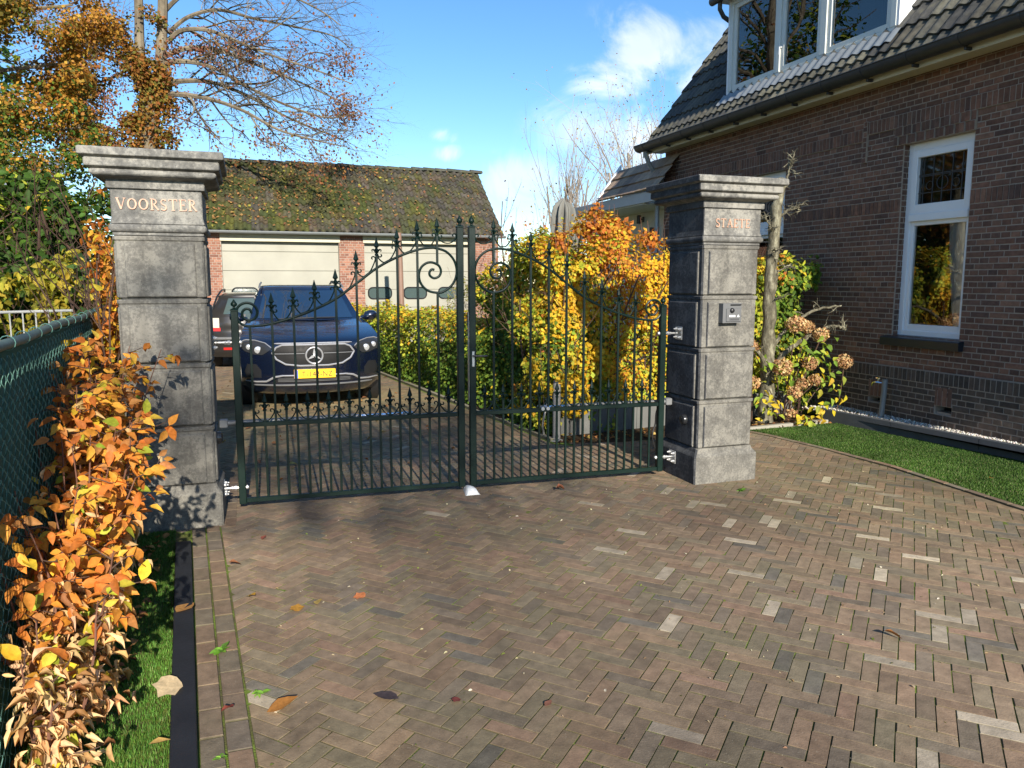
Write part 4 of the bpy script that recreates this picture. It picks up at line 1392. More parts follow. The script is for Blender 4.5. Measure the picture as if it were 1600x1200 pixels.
opener('ram_opener', (3.385, 5.70, .632), (2.23, 5.72, .640), 'silver ram opener behind the middle rail of the gate leaf by the yellow hedge')

# drop stop between the leaves
mb = MB()
prof = [(-.052, 0), (-.045, .018), (-.03, .045), (0, .055), (.03, .045), (.045, .018), (.052, 0)]
mb.loft([[(1.60 + x * k, y, zz * h) for x, zz in prof] for y, k, h in ((5.57, 1.15, .25), (5.60, 1.1, .9), (5.66, .9, 1.0), (5.74, .7, .7))])
tag(mb.build('gate_stop', M['white_plastic'], smooth=True, ang=60), 'pale metal gate stop on the paving below the meeting stiles', 'gate stop')

# grey post with a loose hose by the hedge corner
t = thing('grey_post', 'short round grey post at the corner of the hedge behind the gate', 'post', (3.0, 7.27, 0))
mb = MB(); mb.lathe([(.05, -.02), (.05, .012), (.041, .014), (.041, .60), (.038, .63), (.026, .64)], 3.0, 7.27, 18); mb.build('pole', M['bronze_post'], t, smooth=True)
mb = MB(); mb.lathe([(.07, 0), (.07, .008), (.05, .014)], 3.0, 7.27, 18); mb.build('foot_plate', M['steel'], t, smooth=True)
mb = MB(); mb.tube(smooth_path([(2.95, 7.5, .02), (2.92, 7.46, .12), (2.93, 7.44, .25), (2.97, 7.46, .36), (3.02, 7.5, .45)], 6), .012, 8)
tag(mb.build('garden_hose', M['bronze_post'], smooth=True), 'short grey hose end standing up beside the grey post', 'hose')
# cable loop behind the right hinge stile
mb = MB(); mb.tube(smooth_path([(3.40, 5.86, .60), (3.38, 5.88, .5), (3.385, 5.9, .4), (3.36, 5.9, .3), (3.38, 5.9, .2), (3.42, 5.9, .12)], 6), .007, 6)
tag(mb.build('cable', M['black_plastic'], smooth=True), 'black cable hanging from the opener on the right pillar', 'cable')

# ------------------------------------------------------------------ the electric car
def spline(zs, vs):
    zs, vs = np.array(zs, float), np.array(vs, float)
    def f(z):
        i = int(np.clip(np.searchsorted(zs, z) - 1, 0, len(zs) - 2))
        m = np.gradient(vs, zs)
        h = zs[i + 1] - zs[i]; t = np.clip((z - zs[i]) / h, 0, 1)
        return float((2 * t ** 3 - 3 * t ** 2 + 1) * vs[i] + (t ** 3 - 2 * t ** 2 + t) * h * m[i] + (-2 * t ** 3 + 3 * t ** 2) * vs[i + 1] + (t ** 3 - t ** 2) * h * m[i + 1])
    return f


def outline(yf, yr, w, kf, pf, kr, pr, nf=13, ns=12):
    """plan outline: front edge left->right, right side, rear edge, left side (closed)"""
    pts = []
    for i in range(nf):
        t = -1 + 2 * i / (nf - 1); t = math.copysign(abs(t) ** .8, t)
        pts.append((w * t, yf + kf * abs(t) ** pf))
    ya, yb = yf + kf, yr - kr
    for i in range(1, ns): pts.append((w, ya + (yb - ya) * i / ns))
    for i in range(nf):
        t = 1 - 2 * i / (nf - 1); t = math.copysign(abs(t) ** .8, t)
        pts.append((w * t, yr - kr * abs(t) ** pr))
    for i in range(1, ns): pts.append((-w, yb + (ya - yb) * i / ns))
    return pts


def wheel(t, x, y, r, s_):
    mb = MB()
    mb.lathe([(r * .66, x - s_ * .10), (r * .93, x - s_ * .105), (r * .985, x - s_ * .085), (r, x - s_ * .05), (r, x + s_ * .05), (r * .985, x + s_ * .085), (r * .93, x + s_ * .105), (r * .7, x + s_ * .10), (r * .66, x + s_ * .08)], y, r, 28, axis='x')
    w = mb.build('wheel', M['rubber'], t, smooth=True)
    mb = MB()
    mb.lathe([(r * .66, x + s_ * .02), (r * .68, x + s_ * .1), (r * .64, x + s_ * .098), (r * .60, x + s_ * .06)], y, r, 28, axis='x')
    for k in range(5):
        a = k * 2 * PI / 5
        mb.tube([(x + s_ * .085, y + r * .1 * math.cos(a), r + r * .1 * math.sin(a)), (x + s_ * .09, y + r * .64 * math.cos(a), r + r * .64 * math.sin(a))], [.05, .035], 6)
    mb.lathe([(r * .16, x + s_ * .05), (r * .15, x + s_ * .1), (r * .03, x + s_ * .105)], y, r, 14, axis='x')
    mb.build('rim', M['rim'], w, smooth=True)


CX, CY = .785, 10.17
car = thing('electric_car', 'dark blue electric SUV with a yellow number plate parked behind the gate', 'car', (CX, CY, 0))
zf = [.20, .28, .38, .55, .70, .80, .86, .90, .95, 1.00, 1.05, 1.09, 1.12]
YF = spline(zf, [.10, .035, .0, -.005, .0, .015, .045, .11, .25, .45, .70, .95, 1.12])
WW = spline(zf, [.84, .885, .90, .908, .91, .912, .912, .908, .895, .875, .85, .825, .80])
KF = spline(zf, [.40, .40, .36, .32, .30, .30, .30, .30, .28, .24, .20, .17, .14])
YR = spline(zf, [4.3, 4.4, 4.46, 4.46, 4.45, 4.44, 4.43, 4.42, 4.41, 4.40, 4.38, 4.35, 4.32])
zs = np.concatenate([np.linspace(.20, .88, 18), np.linspace(.9, 1.12, 14)])
rings = []
for z_ in zs:
    o = outline(YF(z_), YR(z_), WW(z_), KF(z_), 2.6, .25, 3)
    rings.append([(CX + x, CY + y, z_) for x, y in o])
mb = MB(); mb.loft(rings)
body = mb.build('body', M['carpaint'], car, smooth=True, ang=50)
# greenhouse
gz = [1.115, 1.25, 1.40, 1.52, 1.575, 1.60, 1.615]
gyf = [1.05, 1.33, 1.62, 1.84, 1.97, 2.10, 2.35]
gw = [.775, .73, .675, .625, .60, .56, .48]
gyr = [4.15, 4.08, 3.98, 3.9, 3.84, 3.75, 3.5]
gk = [.24, .22, .19, .16, .15, .14, .13]
FY, FW, FR, FK = spline(gz, gyf), spline(gz, gw), spline(gz, gyr), spline(gz, gk)
gzs = [1.115, 1.14, 1.2, 1.27, 1.34, 1.41, 1.48, 1.525, 1.555, 1.58, 1.60, 1.612]
gr2 = [[(CX + x, CY + y, z_) for x, y in outline(FY(z_), FR(z_), FW(z_), FK(z_), 2.2, .2, 3)] for z_ in gzs]
mb = MB(); mb.loft(gr2); mb.build('roof', M['carpaint'], car, smooth=True, ang=55)
def patch(name, rings_, i0, i1, z0, z1, mat, off):
    mb = MB(); rr_ = []
    for k, ring in enumerate(rings_):
        if not (z0 <= gzs[k] <= z1): continue
        n = len(ring)
        cxm = sum(p[0] for p in ring) / n; cym = sum(p[1] for p in ring) / n
        out = []
        for i in range(i0, i1 + 1):
            p = ring[i % n]; a = ring[(i - 1) % n]; b_ = ring[(i + 1) % n]
            tx, ty = b_[0] - a[0], b_[1] - a[1]; L = math.hypot(tx, ty) + 1e-9
            out.append((p[0] + ty / L * off, p[1] - tx / L * off, p[2] + off * .5))
        rr_.append(out)
    mb.loft(rr_, caps=False, closed=False)
    return mb.build(name, mat, car, smooth=True, ang=80)
ws = patch('windshield', gr2, 1, 11, 1.13, 1.53, M['carglass'], .004)
patch('side_window', gr2, 14, 23, 1.13, 1.48, M['carglass'], .004)
patch('side_window', gr2, 38, 47, 1.13, 1.48, M['carglass'], .004)
# front details, laid on the curved nose
def nose(x, z_, off=0.0):
    t = abs(x) / WW(z_)
    return (CX + x, CY + YF(z_) + KF(z_) * min(1, t) ** (2.6 / .8 * .8) - off, z_)
def noseq(x, z_, off=0.0):
    return nose(x, z_, off)
def on_nose(name, poly, mat, off, parent=car, rings_=4):
    mb = MB()
    cx = sum(p[0] for p in poly) / len(poly); cz = sum(p[1] for p in poly) / len(poly)
    rr_ = []
    for k in range(rings_, -1, -1):
        f_ = k / rings_ if k else .02
        rr_.append([noseq(cx + (x - cx) * f_, cz + (zz - cz) * f_, off) for x, zz in poly])
    rr_ = [[noseq(x, zz, -.01) for x, zz in poly]] + rr_
    mb.loft(rr_)
    return mb.build(name, mat, parent, smooth=True, ang=60)
def densify(poly, n=6):
    o = []
    for i in range(len(poly)):
        p, q = poly[i], poly[(i + 1) % len(poly)]
        for k in range(n): o.append((p[0] + (q[0] - p[0]) * k / n, p[1] + (q[1] - p[1]) * k / n))
    return o
gp = [(-.40, .845), (.40, .845), (.47, .815), (.52, .745), (.47, .665), (.36, .60), (.18, .578), (-.18, .578), (-.36, .60), (-.47, .665), (-.52, .745), (-.47, .815)]
gpd = densify(gp, 5)
grl = on_nose('grille_panel', gpd, M['grille'], .012)
mb = MB(); mb.tube([noseq(x, zz, .017) for x, zz in gpd + gpd[:1]], .012, 6, caps=False); mb.build('grille_rim', M['satin'], car, smooth=True)
mb = MB(); mb.tube([noseq(x, .865, .012) for x in np.linspace(-.50, .50, 21)], [.004] + [.011] * 19 + [.004], 6); mb.build('hood_trim', M['satin'], car, smooth=True)
for sx in (-1, 1):
    mb = MB(); mb.tube([noseq(sx * x, .735, .014) for x in np.linspace(.12, .50, 9)], .005, 6); mb.build('grille_bar', M['alu'], grl, smooth=True)
# three pointed star in its ring
ex, ez, er = .0, .708, .105
mb = MB()
c0 = noseq(ex, ez, .02)
mb.tube([(c0[0] + er * math.cos(a), c0[1] - .008, c0[2] + er * math.sin(a)) for a in np.linspace(0, 2 * PI, 33)], .012, 8, caps=False)
for k in range(3):
    a = PI / 2 + k * 2 * PI / 3
    pl = [(.0, .0), (.022, .018), (er * .97, .0), (.022, -.018)]
    q = [(c0[0] + u * math.cos(a) - v * math.sin(a), c0[2] + u * math.sin(a) + v * math.cos(a)) for u, v in pl]
    mb.loft([[(x, c0[1] + .004, zz) for x, zz in q], [(x, c0[1] - .008 - .0006 * k, zz) for x, zz in q]])
mb.lathe([(.016, c0[1] + .004), (.016, c0[1] - .011), (.006, c0[1] - .014)], c0[0], c0[2], 10, axis='y')
emb = mb.build('emblem', M['satin'], car, smooth=True, ang=40)
mb = MB(); mb.lathe([(er, c0[1] + .012), (er, c0[1] + .004), (er * .6, c0[1] + .001), (.003, c0[1])], c0[0], c0[2], 32, axis='y'); mb.build('emblem_disc', M['grille'], emb, smooth=True)
# number plate
px0, px1, pz0, pz1 = -.262, .262, .415, .53
yp = CY - .035
mb = MB(); mb.box(CX + px0, CX + px1, yp - .006, yp + .03, pz0, pz1, b=.003); pl = mb.build('number_plate', M['plate'], car)
mb = MB(); mb.box(CX + px0 + .003, CX + px0 + .048, yp - .0075, yp - .005, pz0 + .003, pz1 - .003); mb.build('country_band', M['plate_blue'], pl)
mb = MB(); mb.box(CX + px0 + .012, CX + px0 + .02, yp - .009, yp - .007, pz0 + .02, pz0 + .04); mb.box(CX + px0 + .02, CX + px0 + .036, yp - .009, yp - .007, pz0 + .02, pz0 + .025); mb.build('country_letters', M['white_plastic'], pl)
def text_mesh(s_, size, name, mat, parent, x, y, z_, sx=1.0):
    cu = bpy.data.curves.new(name, 'FONT'); cu.body = s_; cu.size = size; cu.align_x = 'CENTER'; cu.extrude = .001; cu.space_character = 1.12
    tmp = bpy.data.objects.new(name + '_tmp', cu); COL.objects.link(tmp)
    dg = bpy.context.evaluated_depsgraph_get()
    me = bpy.data.meshes.new_from_object(tmp.evaluated_get(dg))
    bpy.data.objects.remove(tmp); bpy.data.curves.remove(cu)
    o = origin_of(parent)
    for v in me.vertices:
        vx, vy, vz = v.co
        v.co = (x + vx * sx - o[0], y - vz - o[1], z_ + vy - o[2])
    me.update()
    return link_mesh(name, me, mat, parent)
text_mesh('T-142-NZ', .098, 'plate_characters', M['plate_ink'], pl, CX + .028, yp - .0075, pz0 + .022, .86)
# headlamps
for sx in (-1, 1):
    hp = [(.52, .80), (.60, .865), (.72, .895), (.83, .90), (.885, .88), (.895, .81), (.85, .765), (.74, .725), (.64, .72)]
    poly = [(sx * x, zz) for x, zz in hp]
    if sx < 0: poly = poly[::-1]
    pd = densify(poly, 3)
    h_ = on_nose('headlight', pd, M['lampdark'], .012)
    mb = MB()
    for xx, zz, rr_ in ((.69, .785, .046), (.80, .82, .036)):
        c = noseq(sx * xx, zz, .016)
        mb.lathe([(rr_, c[1] + .012), (rr_, c[1] - .002), (rr_ * .7, c[1] - .009), (.004, c[1] - .014)], c[0], c[2], 14, axis='y')
    mb.build('lamp_lens', M['lamp'], h_, smooth=True)
    mb = MB(); mb.tube([noseq(sx * x, zz, .017) for x, zz in ((.53, .815), (.60, .872), (.72, .903), (.83, .908), (.89, .888), (.9, .82))], .0065, 6); mb.build('daytime_strip', M['satin'], h_, smooth=True)
    # lower chrome blade and dark intake
    mb = MB(); mb.tube([noseq(sx * x, zz, .012) for x, zz in ((.40, .452), (.50, .435), (.56, .40), (.60, .375), (.72, .368), (.86, .378))], [.012, .014, .015, .013, .011, .006], 6); mb.build('bumper_blade', M['satin'], car, smooth=True)
    q = [(sx * x, zz) for x, zz in ((.66, .42), (.84, .43), (.865, .50), (.83, .60), (.72, .60), (.66, .52))]
    on_nose('air_curtain', densify(q, 3), M['black_plastic'], .004)
mb = MB(); mb.tube([noseq(x, .452, .012) for x in np.linspace(-.40, .40, 17)], .010, 6); mb.build('bumper_blade', M['satin'], car, smooth=True)
li = [(-.52, .36), (.52, .36), (.47, .41), (.36, .438), (-.36, .438), (-.47, .41)]
low = on_nose('lower_grille', densify(li, 5), M['black_plastic'], .006)
mb = MB()
for zz in (.375, .392, .409): mb.tube([noseq(x, zz, .01) for x in np.linspace(-.46, .46, 13)], .0035, 5)
mb.build('grille_slats', M['grey_plastic'], low, smooth=True)
mb = MB(); mb.tube([noseq(x, .325, .012) for x in np.linspace(-.78, .78, 25)], [.005] + [.012] * 23 + [.005], 6); mb.build('lower_lip', M['grey_plastic'], car, smooth=True)
# mirrors, wipers, roof rails
for sx in (-1, 1):
    mb = MB()
    rings = []
    for x_, hy, hz, cz in ((.80, .03, .02, 1.13), (.85, .04, .03, 1.135), (.87, .07, .06, 1.15), (.93, .085, .075, 1.16), (1.0, .08, .07, 1.165), (1.04, .05, .045, 1.165), (1.045, .01, .01, 1.165)):
        rings.append([(CX + sx * x_, CY + 1.42 + hy * math.cos(a), cz + hz * math.sin(a)) for a in np.linspace(0, 2 * PI, 13)[:-1]])
    mb.loft(rings); mb.build('side_mirror', M['carpaint'], car, smooth=True, ang=60)
    mb = MB(); mb.tube([(CX + sx * .62, CY + 1.95, 1.57), (CX + sx * .6, CY + 2.1, 1.625), (CX + sx * .575, CY + 2.6, 1.645), (CX + sx * .57, CY + 3.3, 1.64), (CX + sx * .58, CY + 3.6, 1.61)], .014, 8); mb.build('roof_rail', M['alu'], car, smooth=True)
    mb = MB(); mb.tube([(CX + sx * .1 - .3, CY + 1.10, 1.135), (CX + sx * .1 + .02, CY + 1.10, 1.15), (CX + sx * .1 + .3, CY + 1.14, 1.15)], .008, 6); mb.build('wiper', M['black_plastic'], car, smooth=True)
    for y_, in ((.86,), (3.59,)):
        mb = MB()
        mb.lathe([(.40, CX + sx * .80), (.405, CX + sx * .916), (.36, CX + sx * .918), (.355, CX + sx * .80)], CY + y_, .37, 28, axis='x'); mb.build('wheel_arch', M['black_plastic'], car, smooth=True)
        mb = MB(); mb.lathe([(.37, CX + sx * .80), (.37, CX + sx * .9145), (.01, CX + sx * .9145)], CY + y_, .37, 28, axis='x'); mb.build('wheel_well', M['interior'], car)
        wheel(car, CX + sx * .815, CY + y_, .36, sx)
# seats and steering wheel seen dimly are left to the reflections in the dark glass
# ------------------------------------------------------------------ older estate car beyond it
WX, WYr = .13, 15.25
wag = thing('estate_car', 'dark grey estate car with roof rails, rear end towards the gate, beyond the SUV', 'car', (WX, WYr, 0))
zz_ = [.24, .34, .45, .60, .66, .72, .86, 1.0]
YFw = spline(zz_, [.10, .02, -.01, -.01, .02, .05, .06, .10]); Ww = spline(zz_, [.78, .83, .85, .86, .86, .865, .86, .845])
rings = []
for z_ in np.linspace(.24, 1.0, 22):
    rings.append([(WX + x, WYr + y, z_) for x, y in outline(YFw(z_), 4.4 - .1 * z_, Ww(z_), .16, 3.2, .3, 2.5)])
mb = MB(); mb.loft(rings); mb.build('body', M['wagonpaint'], wag, smooth=True, ang=45)
wz = [1.0, 1.1, 1.22, 1.34, 1.42, 1.45]
wy = [.10, .14, .22, .32, .42, .62]; wwid = [.825, .78, .72, .665, .62, .52]
gzs = list(np.linspace(1.0, 1.44, 10))
a_, b_, c_ = spline(wz, wy), spline(wz, wwid), spline(wz, [3.3, 3.1, 2.85, 2.6, 2.4, 2.1])
gr3 = [[(WX + x, WYr + y, z_) for x, y in outline(a_(z_), c_(z_), b_(z_), .14, 3.2, .2, 2.5)] for z_ in gzs]
mb = MB(); mb.loft(gr3); mb.build('roof', M['wagonpaint'], wag, smooth=True, ang=50)
carsave, car = car, wag
patch('rear_window', gr3, 2, 10, 1.04, 1.36, M['wagonglass'], .006)
patch('side_window', gr3, 14, 23, 1.05, 1.34, M['wagonglass'], .006)
patch('side_window', gr3, 38, 47, 1.05, 1.34, M['wagonglass'], .006)
car = carsave
for sx in (-1, 1):
    mb = MB(); mb.tube([(WX + sx * .80, WYr + .30, 1.06), (WX + sx * .75, WYr + .30, 1.2), (WX + sx * .68, WYr + .4, 1.38), (WX + sx * .62, WYr + .6, 1.475), (WX + sx * .6, WYr + .9, 1.5), (WX + sx * .58, WYr + 2.0, 1.5), (WX + sx * .59, WYr + 2.25, 1.45)], .018, 8); mb.build('roof_rail', M['black_plastic'], wag, smooth=True)
    def rear(x, z_, off): return (WX + sx * x, WYr + YFw(z_) + .16 * min(1, x / Ww(z_)) ** 3.2 - off, z_)
    mb = MB()
    mb.loft([[rear(.66, zq, o) for zq in (.80, .98)] + [rear(.80, zq, o) for zq in (.98, .80)] for o in (-.02, .015)]); tl = mb.build('tail_light', M['tailclear'], wag)
    mb = MB()
    mb.loft([[rear(.64, zq, o) for zq in (.735, .80)] + [rear(.835, zq, o) for zq in (.80, .735)] for o in (-.02, .018)]); mb.build('red_lens', M['taillight'], tl)
    mb = MB(); mb.loft([[rear(.34, zq, o) for zq in (.385, .43)] + [rear(.60, zq, o) for zq in (.43, .385)] for o in (-.02, .012)]); mb.build('fog_lamp', M['taillight'], wag)
    for y_ in (.85, 3.5): wheel(wag, WX + sx * .76, WYr + y_, .31, sx)
mb = MB(); mb.tube([(WX + x, WYr - .03 + .16 * (abs(x) / .86) ** 3.2, .60) for x in np.linspace(-.84, .84, 15)], .03, 8); mb.build('bumper_strip', M['grey_plastic'], wag, smooth=True)
mb = MB(); mb.box(WX - .26, WX + .26, WYr + .03, WYr + .06, .76, .87, b=.003); mb.build('number_plate', M['plate'], wag)
mb = MB(); mb.tube([(WX - .2, WYr + .2, 1.07), (WX + .1, WYr + .22, 1.10), (WX + .35, WYr + .24, 1.11)], .008, 6); mb.build('rear_wiper', M['black_plastic'], wag)
# ------------------------------------------------------------------ plants
SHADE_N = 8000
def wander(p, d, L, n, bend, up=0.0, r=None):
    r = r or random
    pts = [Vector(p)]; d = Vector(d).normalized()
    for i in range(n):
        d = (d + Vector((r.gauss(0, bend), r.gauss(0, bend), r.gauss(0, bend) + up))).normalized()
        pts.append(pts[-1] + d * (L / n))
    return pts


def grow(mb, p, d, L, rad, depth, r, bend=.12, up=.03, nch=5, spread=.75, ratio=.62, tips=None, sides=(7, 5, 4, 3, 3), lvl=0, start=.25, taper=.45):
    n = 5 if lvl < 2 else 3
    pts = wander(p, d, L, n, bend, up, r)
    mb.tube(pts, [rad * (1 - (1 - taper) * i / n) for i in range(n + 1)], sides[min(lvl, len(sides) - 1)], caps=False)
    if tips is not None and depth <= 1: tips.extend([tuple(q) for q in pts[1:]])
    if depth == 0: return
    for k in range(nch):
        t = start + (1 - start) * (k + r.random() * .8) / nch
        i = min(int(t * n), n - 1); f_ = t * n - i
        q = pts[i].lerp(pts[i + 1], f_)
        dd = (pts[i + 1] - pts[i]).normalized()
        side = dd.cross(Vector((r.gauss(0, 1), r.gauss(0, 1), r.gauss(0, 1)))).normalized()
        nd_ = (dd * r.uniform(.5, .95) + side * spread * r.uniform(.6, 1.2)).normalized()
        grow(mb, q, nd_, L * ratio * r.uniform(.65, 1.15), rad * (1 - (1 - taper) * t) * .55, depth - 1, r, bend, up, max(2, nch - 1) if lvl else nch, spread, ratio, tips, sides, lvl + 1, .2, taper)


def limb(mb, pts, r0, r1, r, nbr, brL, depth=2, up=.02, sides=6, tips=None, frm=.25, spread=.8, nch=4):
    sp = smooth_path(pts, 6)
    n = len(sp)
    mb.tube(sp, [r0 + (r1 - r0) * (i / (n - 1)) ** .8 for i in range(n)], sides, caps=False)
    for k in range(nbr):
        t = frm + (1 - frm) * (k + r.random()) / nbr
        i = min(int(t * (n - 1)), n - 2)
        q = Vector(sp[i]).lerp(Vector(sp[i + 1]), t * (n - 1) - i)
        dd = (Vector(sp[i + 1]) - Vector(sp[i])).normalized()
        side = dd.cross(Vector((r.gauss(0, 1), r.gauss(0, 1), r.gauss(0, 1)))).normalized()
        grow(mb, q, dd * .8 + side * spread, brL * r.uniform(.6, 1.2), max(.006, (r0 + (r1 - r0) * t) * .5), depth, r, .16, up, nch, .8, .6, tips, (4, 3, 3, 3), 1)


def crown_leaves(blobs, n, size, palf, tm=LEAF_FAR, shell=.45, clump=.55, hang=.3, lo=.36):
    """leaves in ellipsoids [(cx,cy,cz,rx,ry,rz)], gathered in clumps with gaps"""
    vol = np.array([b[3] * b[4] * b[5] for b in blobs]) ** .8; vol /= vol.sum()
    out = []
    for b, v in zip(blobs, vol):
        m_ = int(n * v * 2.2)
        d = rdir(m_); rad = rng.random(m_) ** shell
        P = np.array(b[:3]) + d * rad[:, None] * np.array(b[3:])
        keep = noise3(P, 1 / max(.15, clump)) + .25 * (noise3(P, 3.1 / clump) - .5) > rng.uniform(lo, lo + .24, m_)
        P = P[keep]; d = d[keep]
        out.append((P, d))
    P = np.concatenate([o[0] for o in out]); d = np.concatenate([o[1] for o in out])
    if len(P) > n:
        ix = rng.choice(len(P), n, replace=False); P, d = P[ix], d[ix]
    nr = unit(d * .6 + rdir(len(P)) * .8 + np.array([0, -.2, .35]))
    dr = unit(rdir(len(P)) + np.array([0, 0, -hang]))
    return leaves(tm, P, nr, dr, rng.uniform(.7, 1.3, len(P)) * size, palf(P))


def pal_mix(fields):
    """fields: [(palette, weights, fn(P)->score)] : picks the palette with the best noisy score"""
    def f(P):
        sc = np.stack([fn(P) + rng.normal(0, .10, len(P)) for _, _, fn in fields], 1)
        ix = sc.argmax(1)
        C = np.zeros((len(P), 3))
        for k, (pa, w, _) in enumerate(fields):
            s_ = ix == k
            if s_.any(): C[s_] = pick(pa, w, int(s_.sum()))
        return C
    return f


ORANGE = [(.50, .17, .03), (.55, .24, .035), (.42, .13, .025), (.58, .32, .04)]
YELLOW = [(.70, .45, .03), (.64, .44, .035), (.72, .39, .028), (.56, .46, .05)]
YGREEN = [(.36, .42, .04), (.44, .46, .05), (.26, .34, .035), (.52, .48, .05)]
GREEN = [(.075, .15, .02), (.11, .19, .026), (.05, .1, .015), (.17, .24, .03)]
BROWN = [(.20, .085, .03), (.26, .12, .04), (.14, .06, .025)]
TAN = [(.74, .48, .24), (.80, .56, .31), (.62, .38, .17), (.70, .43, .18)]


def slab(A, B, thick, hf, n, z0=.0, front=1, bumpy=.14, fall=.13, back=.25):
    """points and outward normals on the noisy skin of a hedge slab that runs from A to B"""
    A, B = np.array(A, float), np.array(B, float)
    d = B - A; L = np.linalg.norm(d); d /= L
    nn = np.array([d[1], -d[0]]) * front
    s = rng.uniform(-.1, L + .1, n); t = rng.uniform(-.15, thick + .12, n)
    h = np.vectorize(hf)(s)
    zz = z0 + rng.random(n) * (h + .2 - z0)
    P = np.stack([A[0] + d[0] * s - nn[0] * t, A[1] + d[1] * s - nn[1] * t, zz], -1)
    nz = (noise3(P, 2.3) - .5) * 2 * bumpy + (noise3(P, 6.5) - .5) * bumpy
    D = np.stack([t + nz, thick - t + nz, h - zz + nz * 1.4, s + nz + .05, L - s + nz + .05], 1)
    k = D.argmin(1); dm = D.min(1)
    keep = (dm > 0) & (rng.random(n) < np.exp(-dm / fall)) & ((k != 1) | (rng.random(n) < back))
    N = np.zeros((n, 3))
    for i, v in enumerate(((nn[0], nn[1], 0), (-nn[0], -nn[1], 0), (0, 0, 1), (-d[0], -d[1], 0), (d[0], d[1], 0))): N[k == i] = v
    return P[keep], N[keep], (s / L)[keep], dm[keep]


def hedge(name, label, cat, A, B, thick, hf, n, size, palf, base, z0=.0, front=1, tm=LEAF_FAR, stems=18, mat='leaf', group=None, bumpy=.14, tw='twig', fall=.11, back=.25, droop=.25):
    t = thing(name, label, cat, base, 0, group)
    P, N, s, dm = slab(A, B, thick, hf, n, z0, front, bumpy, fall, back)
    m_ = len(P)
    nr = unit(N * .75 + rdir(m_) * .65 + np.array([0, -.15, .3]))
    dr = unit(rdir(m_) + N * .4 + np.array([0, 0, -droop]))
    V, F, C = leaves(tm, P, nr, dr, rng.uniform(.7, 1.25, m_) * size, palf(P))
    np_obj('foliage', V, F, C, M[mat], t)
    r = random.Random(hash(name) % 99 + int(A[0] * 10))
    mb = MB()
    A_, B_ = Vector((A[0], A[1], 0)), Vector((B[0], B[1], 0)); d = (B_ - A_).normalized(); nn = Vector((d.y, -d.x, 0)) * front
    L = (B_ - A_).length
    for i in range(stems):
        u = L * (i + r.random()) / stems
        q = A_ + d * u - nn * (thick * r.uniform(.3, .7)); q.z = -.02
        h = hf(u)
        grow(mb, q, (r.gauss(0, .1), r.gauss(0, .1), 1), h * r.uniform(.75, .95), .016, 2, r, .08, .02, 5, .5, .45, None, (6, 4, 3), 0, .12)
    mb.build('stems', M[tw], t)
    return t


sc_noise = lambda f, o: (lambda P: noise3(np.asarray(P) + o, f))
# tall beech hedge behind the right pillar, yellow and orange
hf = lambda s: float(np.interp(s, [0, .35, .8, 1.15, 1.5, 1.9, 2.4], [1.95, 2.08, 2.2, 2.16, 1.98, 1.84, 1.85])) + .09 * math.sin(s * 9)
beechA = pal_mix([(YELLOW, [4, 3, 3, 2], lambda P: .52 + .3 * (noise3(P, 1.6) - .5) + .05 * (P[:, 0] - 3.6)),
                  (YGREEN, [3, 3, 2, 2], lambda P: .50 + .5 * (noise3(P + 9, 1.8) - .5)),
                  (ORANGE, [3, 3, 2, 2], lambda P: .385 + .55 * (noise3(P + 23, 2.2) - .5) + .10 * (P[:, 2] - 1.3)),
                  (GREEN, [2, 3, 1, 3], lambda P: .33 + .5 * (noise3(P + 51, 1.5) - .5) - .12 * (P[:, 0] - 3.4))])
hedge('beech_hedge', 'tall autumn beech hedge in bright yellow and orange behind the right pillar', 'hedge', (2.98, 7.60), (5.35, 7.78), .75, hf, 190000, .049, beechA, (4.2, 8, 0), .12, 1, stems=22, bumpy=.27)
t = thing('hedge_sprig', 'yellow leafy sprigs hanging low around the grey post behind the gate', 'sprigs', (3.1, 7.4, .5))
V, F, C = crown_leaves([(3.05, 7.33, .72, .22, .12, .28), (3.3, 7.38, .5, .28, .10, .24), (2.85, 7.42, .9, .16, .12, .35), (3.5, 7.45, .75, .25, .1, .3), (3.2, 7.36, .3, .12, .08, .12)], 1500, .058, lambda P: pick(YELLOW + YGREEN[:2], [4, 3, 2, 3, 2, 2], len(P)), clump=.2)
np_obj('foliage', V, F, C, M['leaf'], t)
mb = MB(); r = random.Random(7)
for k in range(9): mb.tube(wander((2.9 + .08 * k, 7.5, 1.0), (r.gauss(0, .3), -.35, -1), r.uniform(.4, .75), 5, .12, 0, r), [.005, .0045, .004, .003, .002, .0015], 4)
mb.build('stems', M['twig'], t)
# orange shoots on its top
t = thing('beech_shoot', 'upright orange beech shoots rising above the top of the yellow hedge', 'shoots', (4.0, 7.9, 1.9))
blobs = [(3.66, 7.9, 2.24, .20, .14, .16), (3.98, 7.95, 2.24, .2, .16, .16), (4.38, 7.9, 2.12, .15, .12, .12), (3.3, 7.9, 2.08, .14, .14, .12), (3.76, 8.0, 2.50, .08, .08, .13)]
V, F, C = crown_leaves(blobs, 900, .062, lambda P: pick(ORANGE, [4, 3, 3, 2], len(P)), clump=.3)
np_obj('foliage', V, F, C, M['leaf'], t)
mb = MB()
r = random.Random(2)
for b in blobs:
    for k in range(4): mb.tube(wander((b[0] + r.gauss(0, .06), b[1], 1.7), (r.gauss(0, .08), 0, 1), b[2] - 1.7 + b[5] + r.uniform(0, .2), 5, .06, 0, r), [.006, .005, .004, .004, .003, .002], 4)
mb.build('stems', M['twig_red'], t)
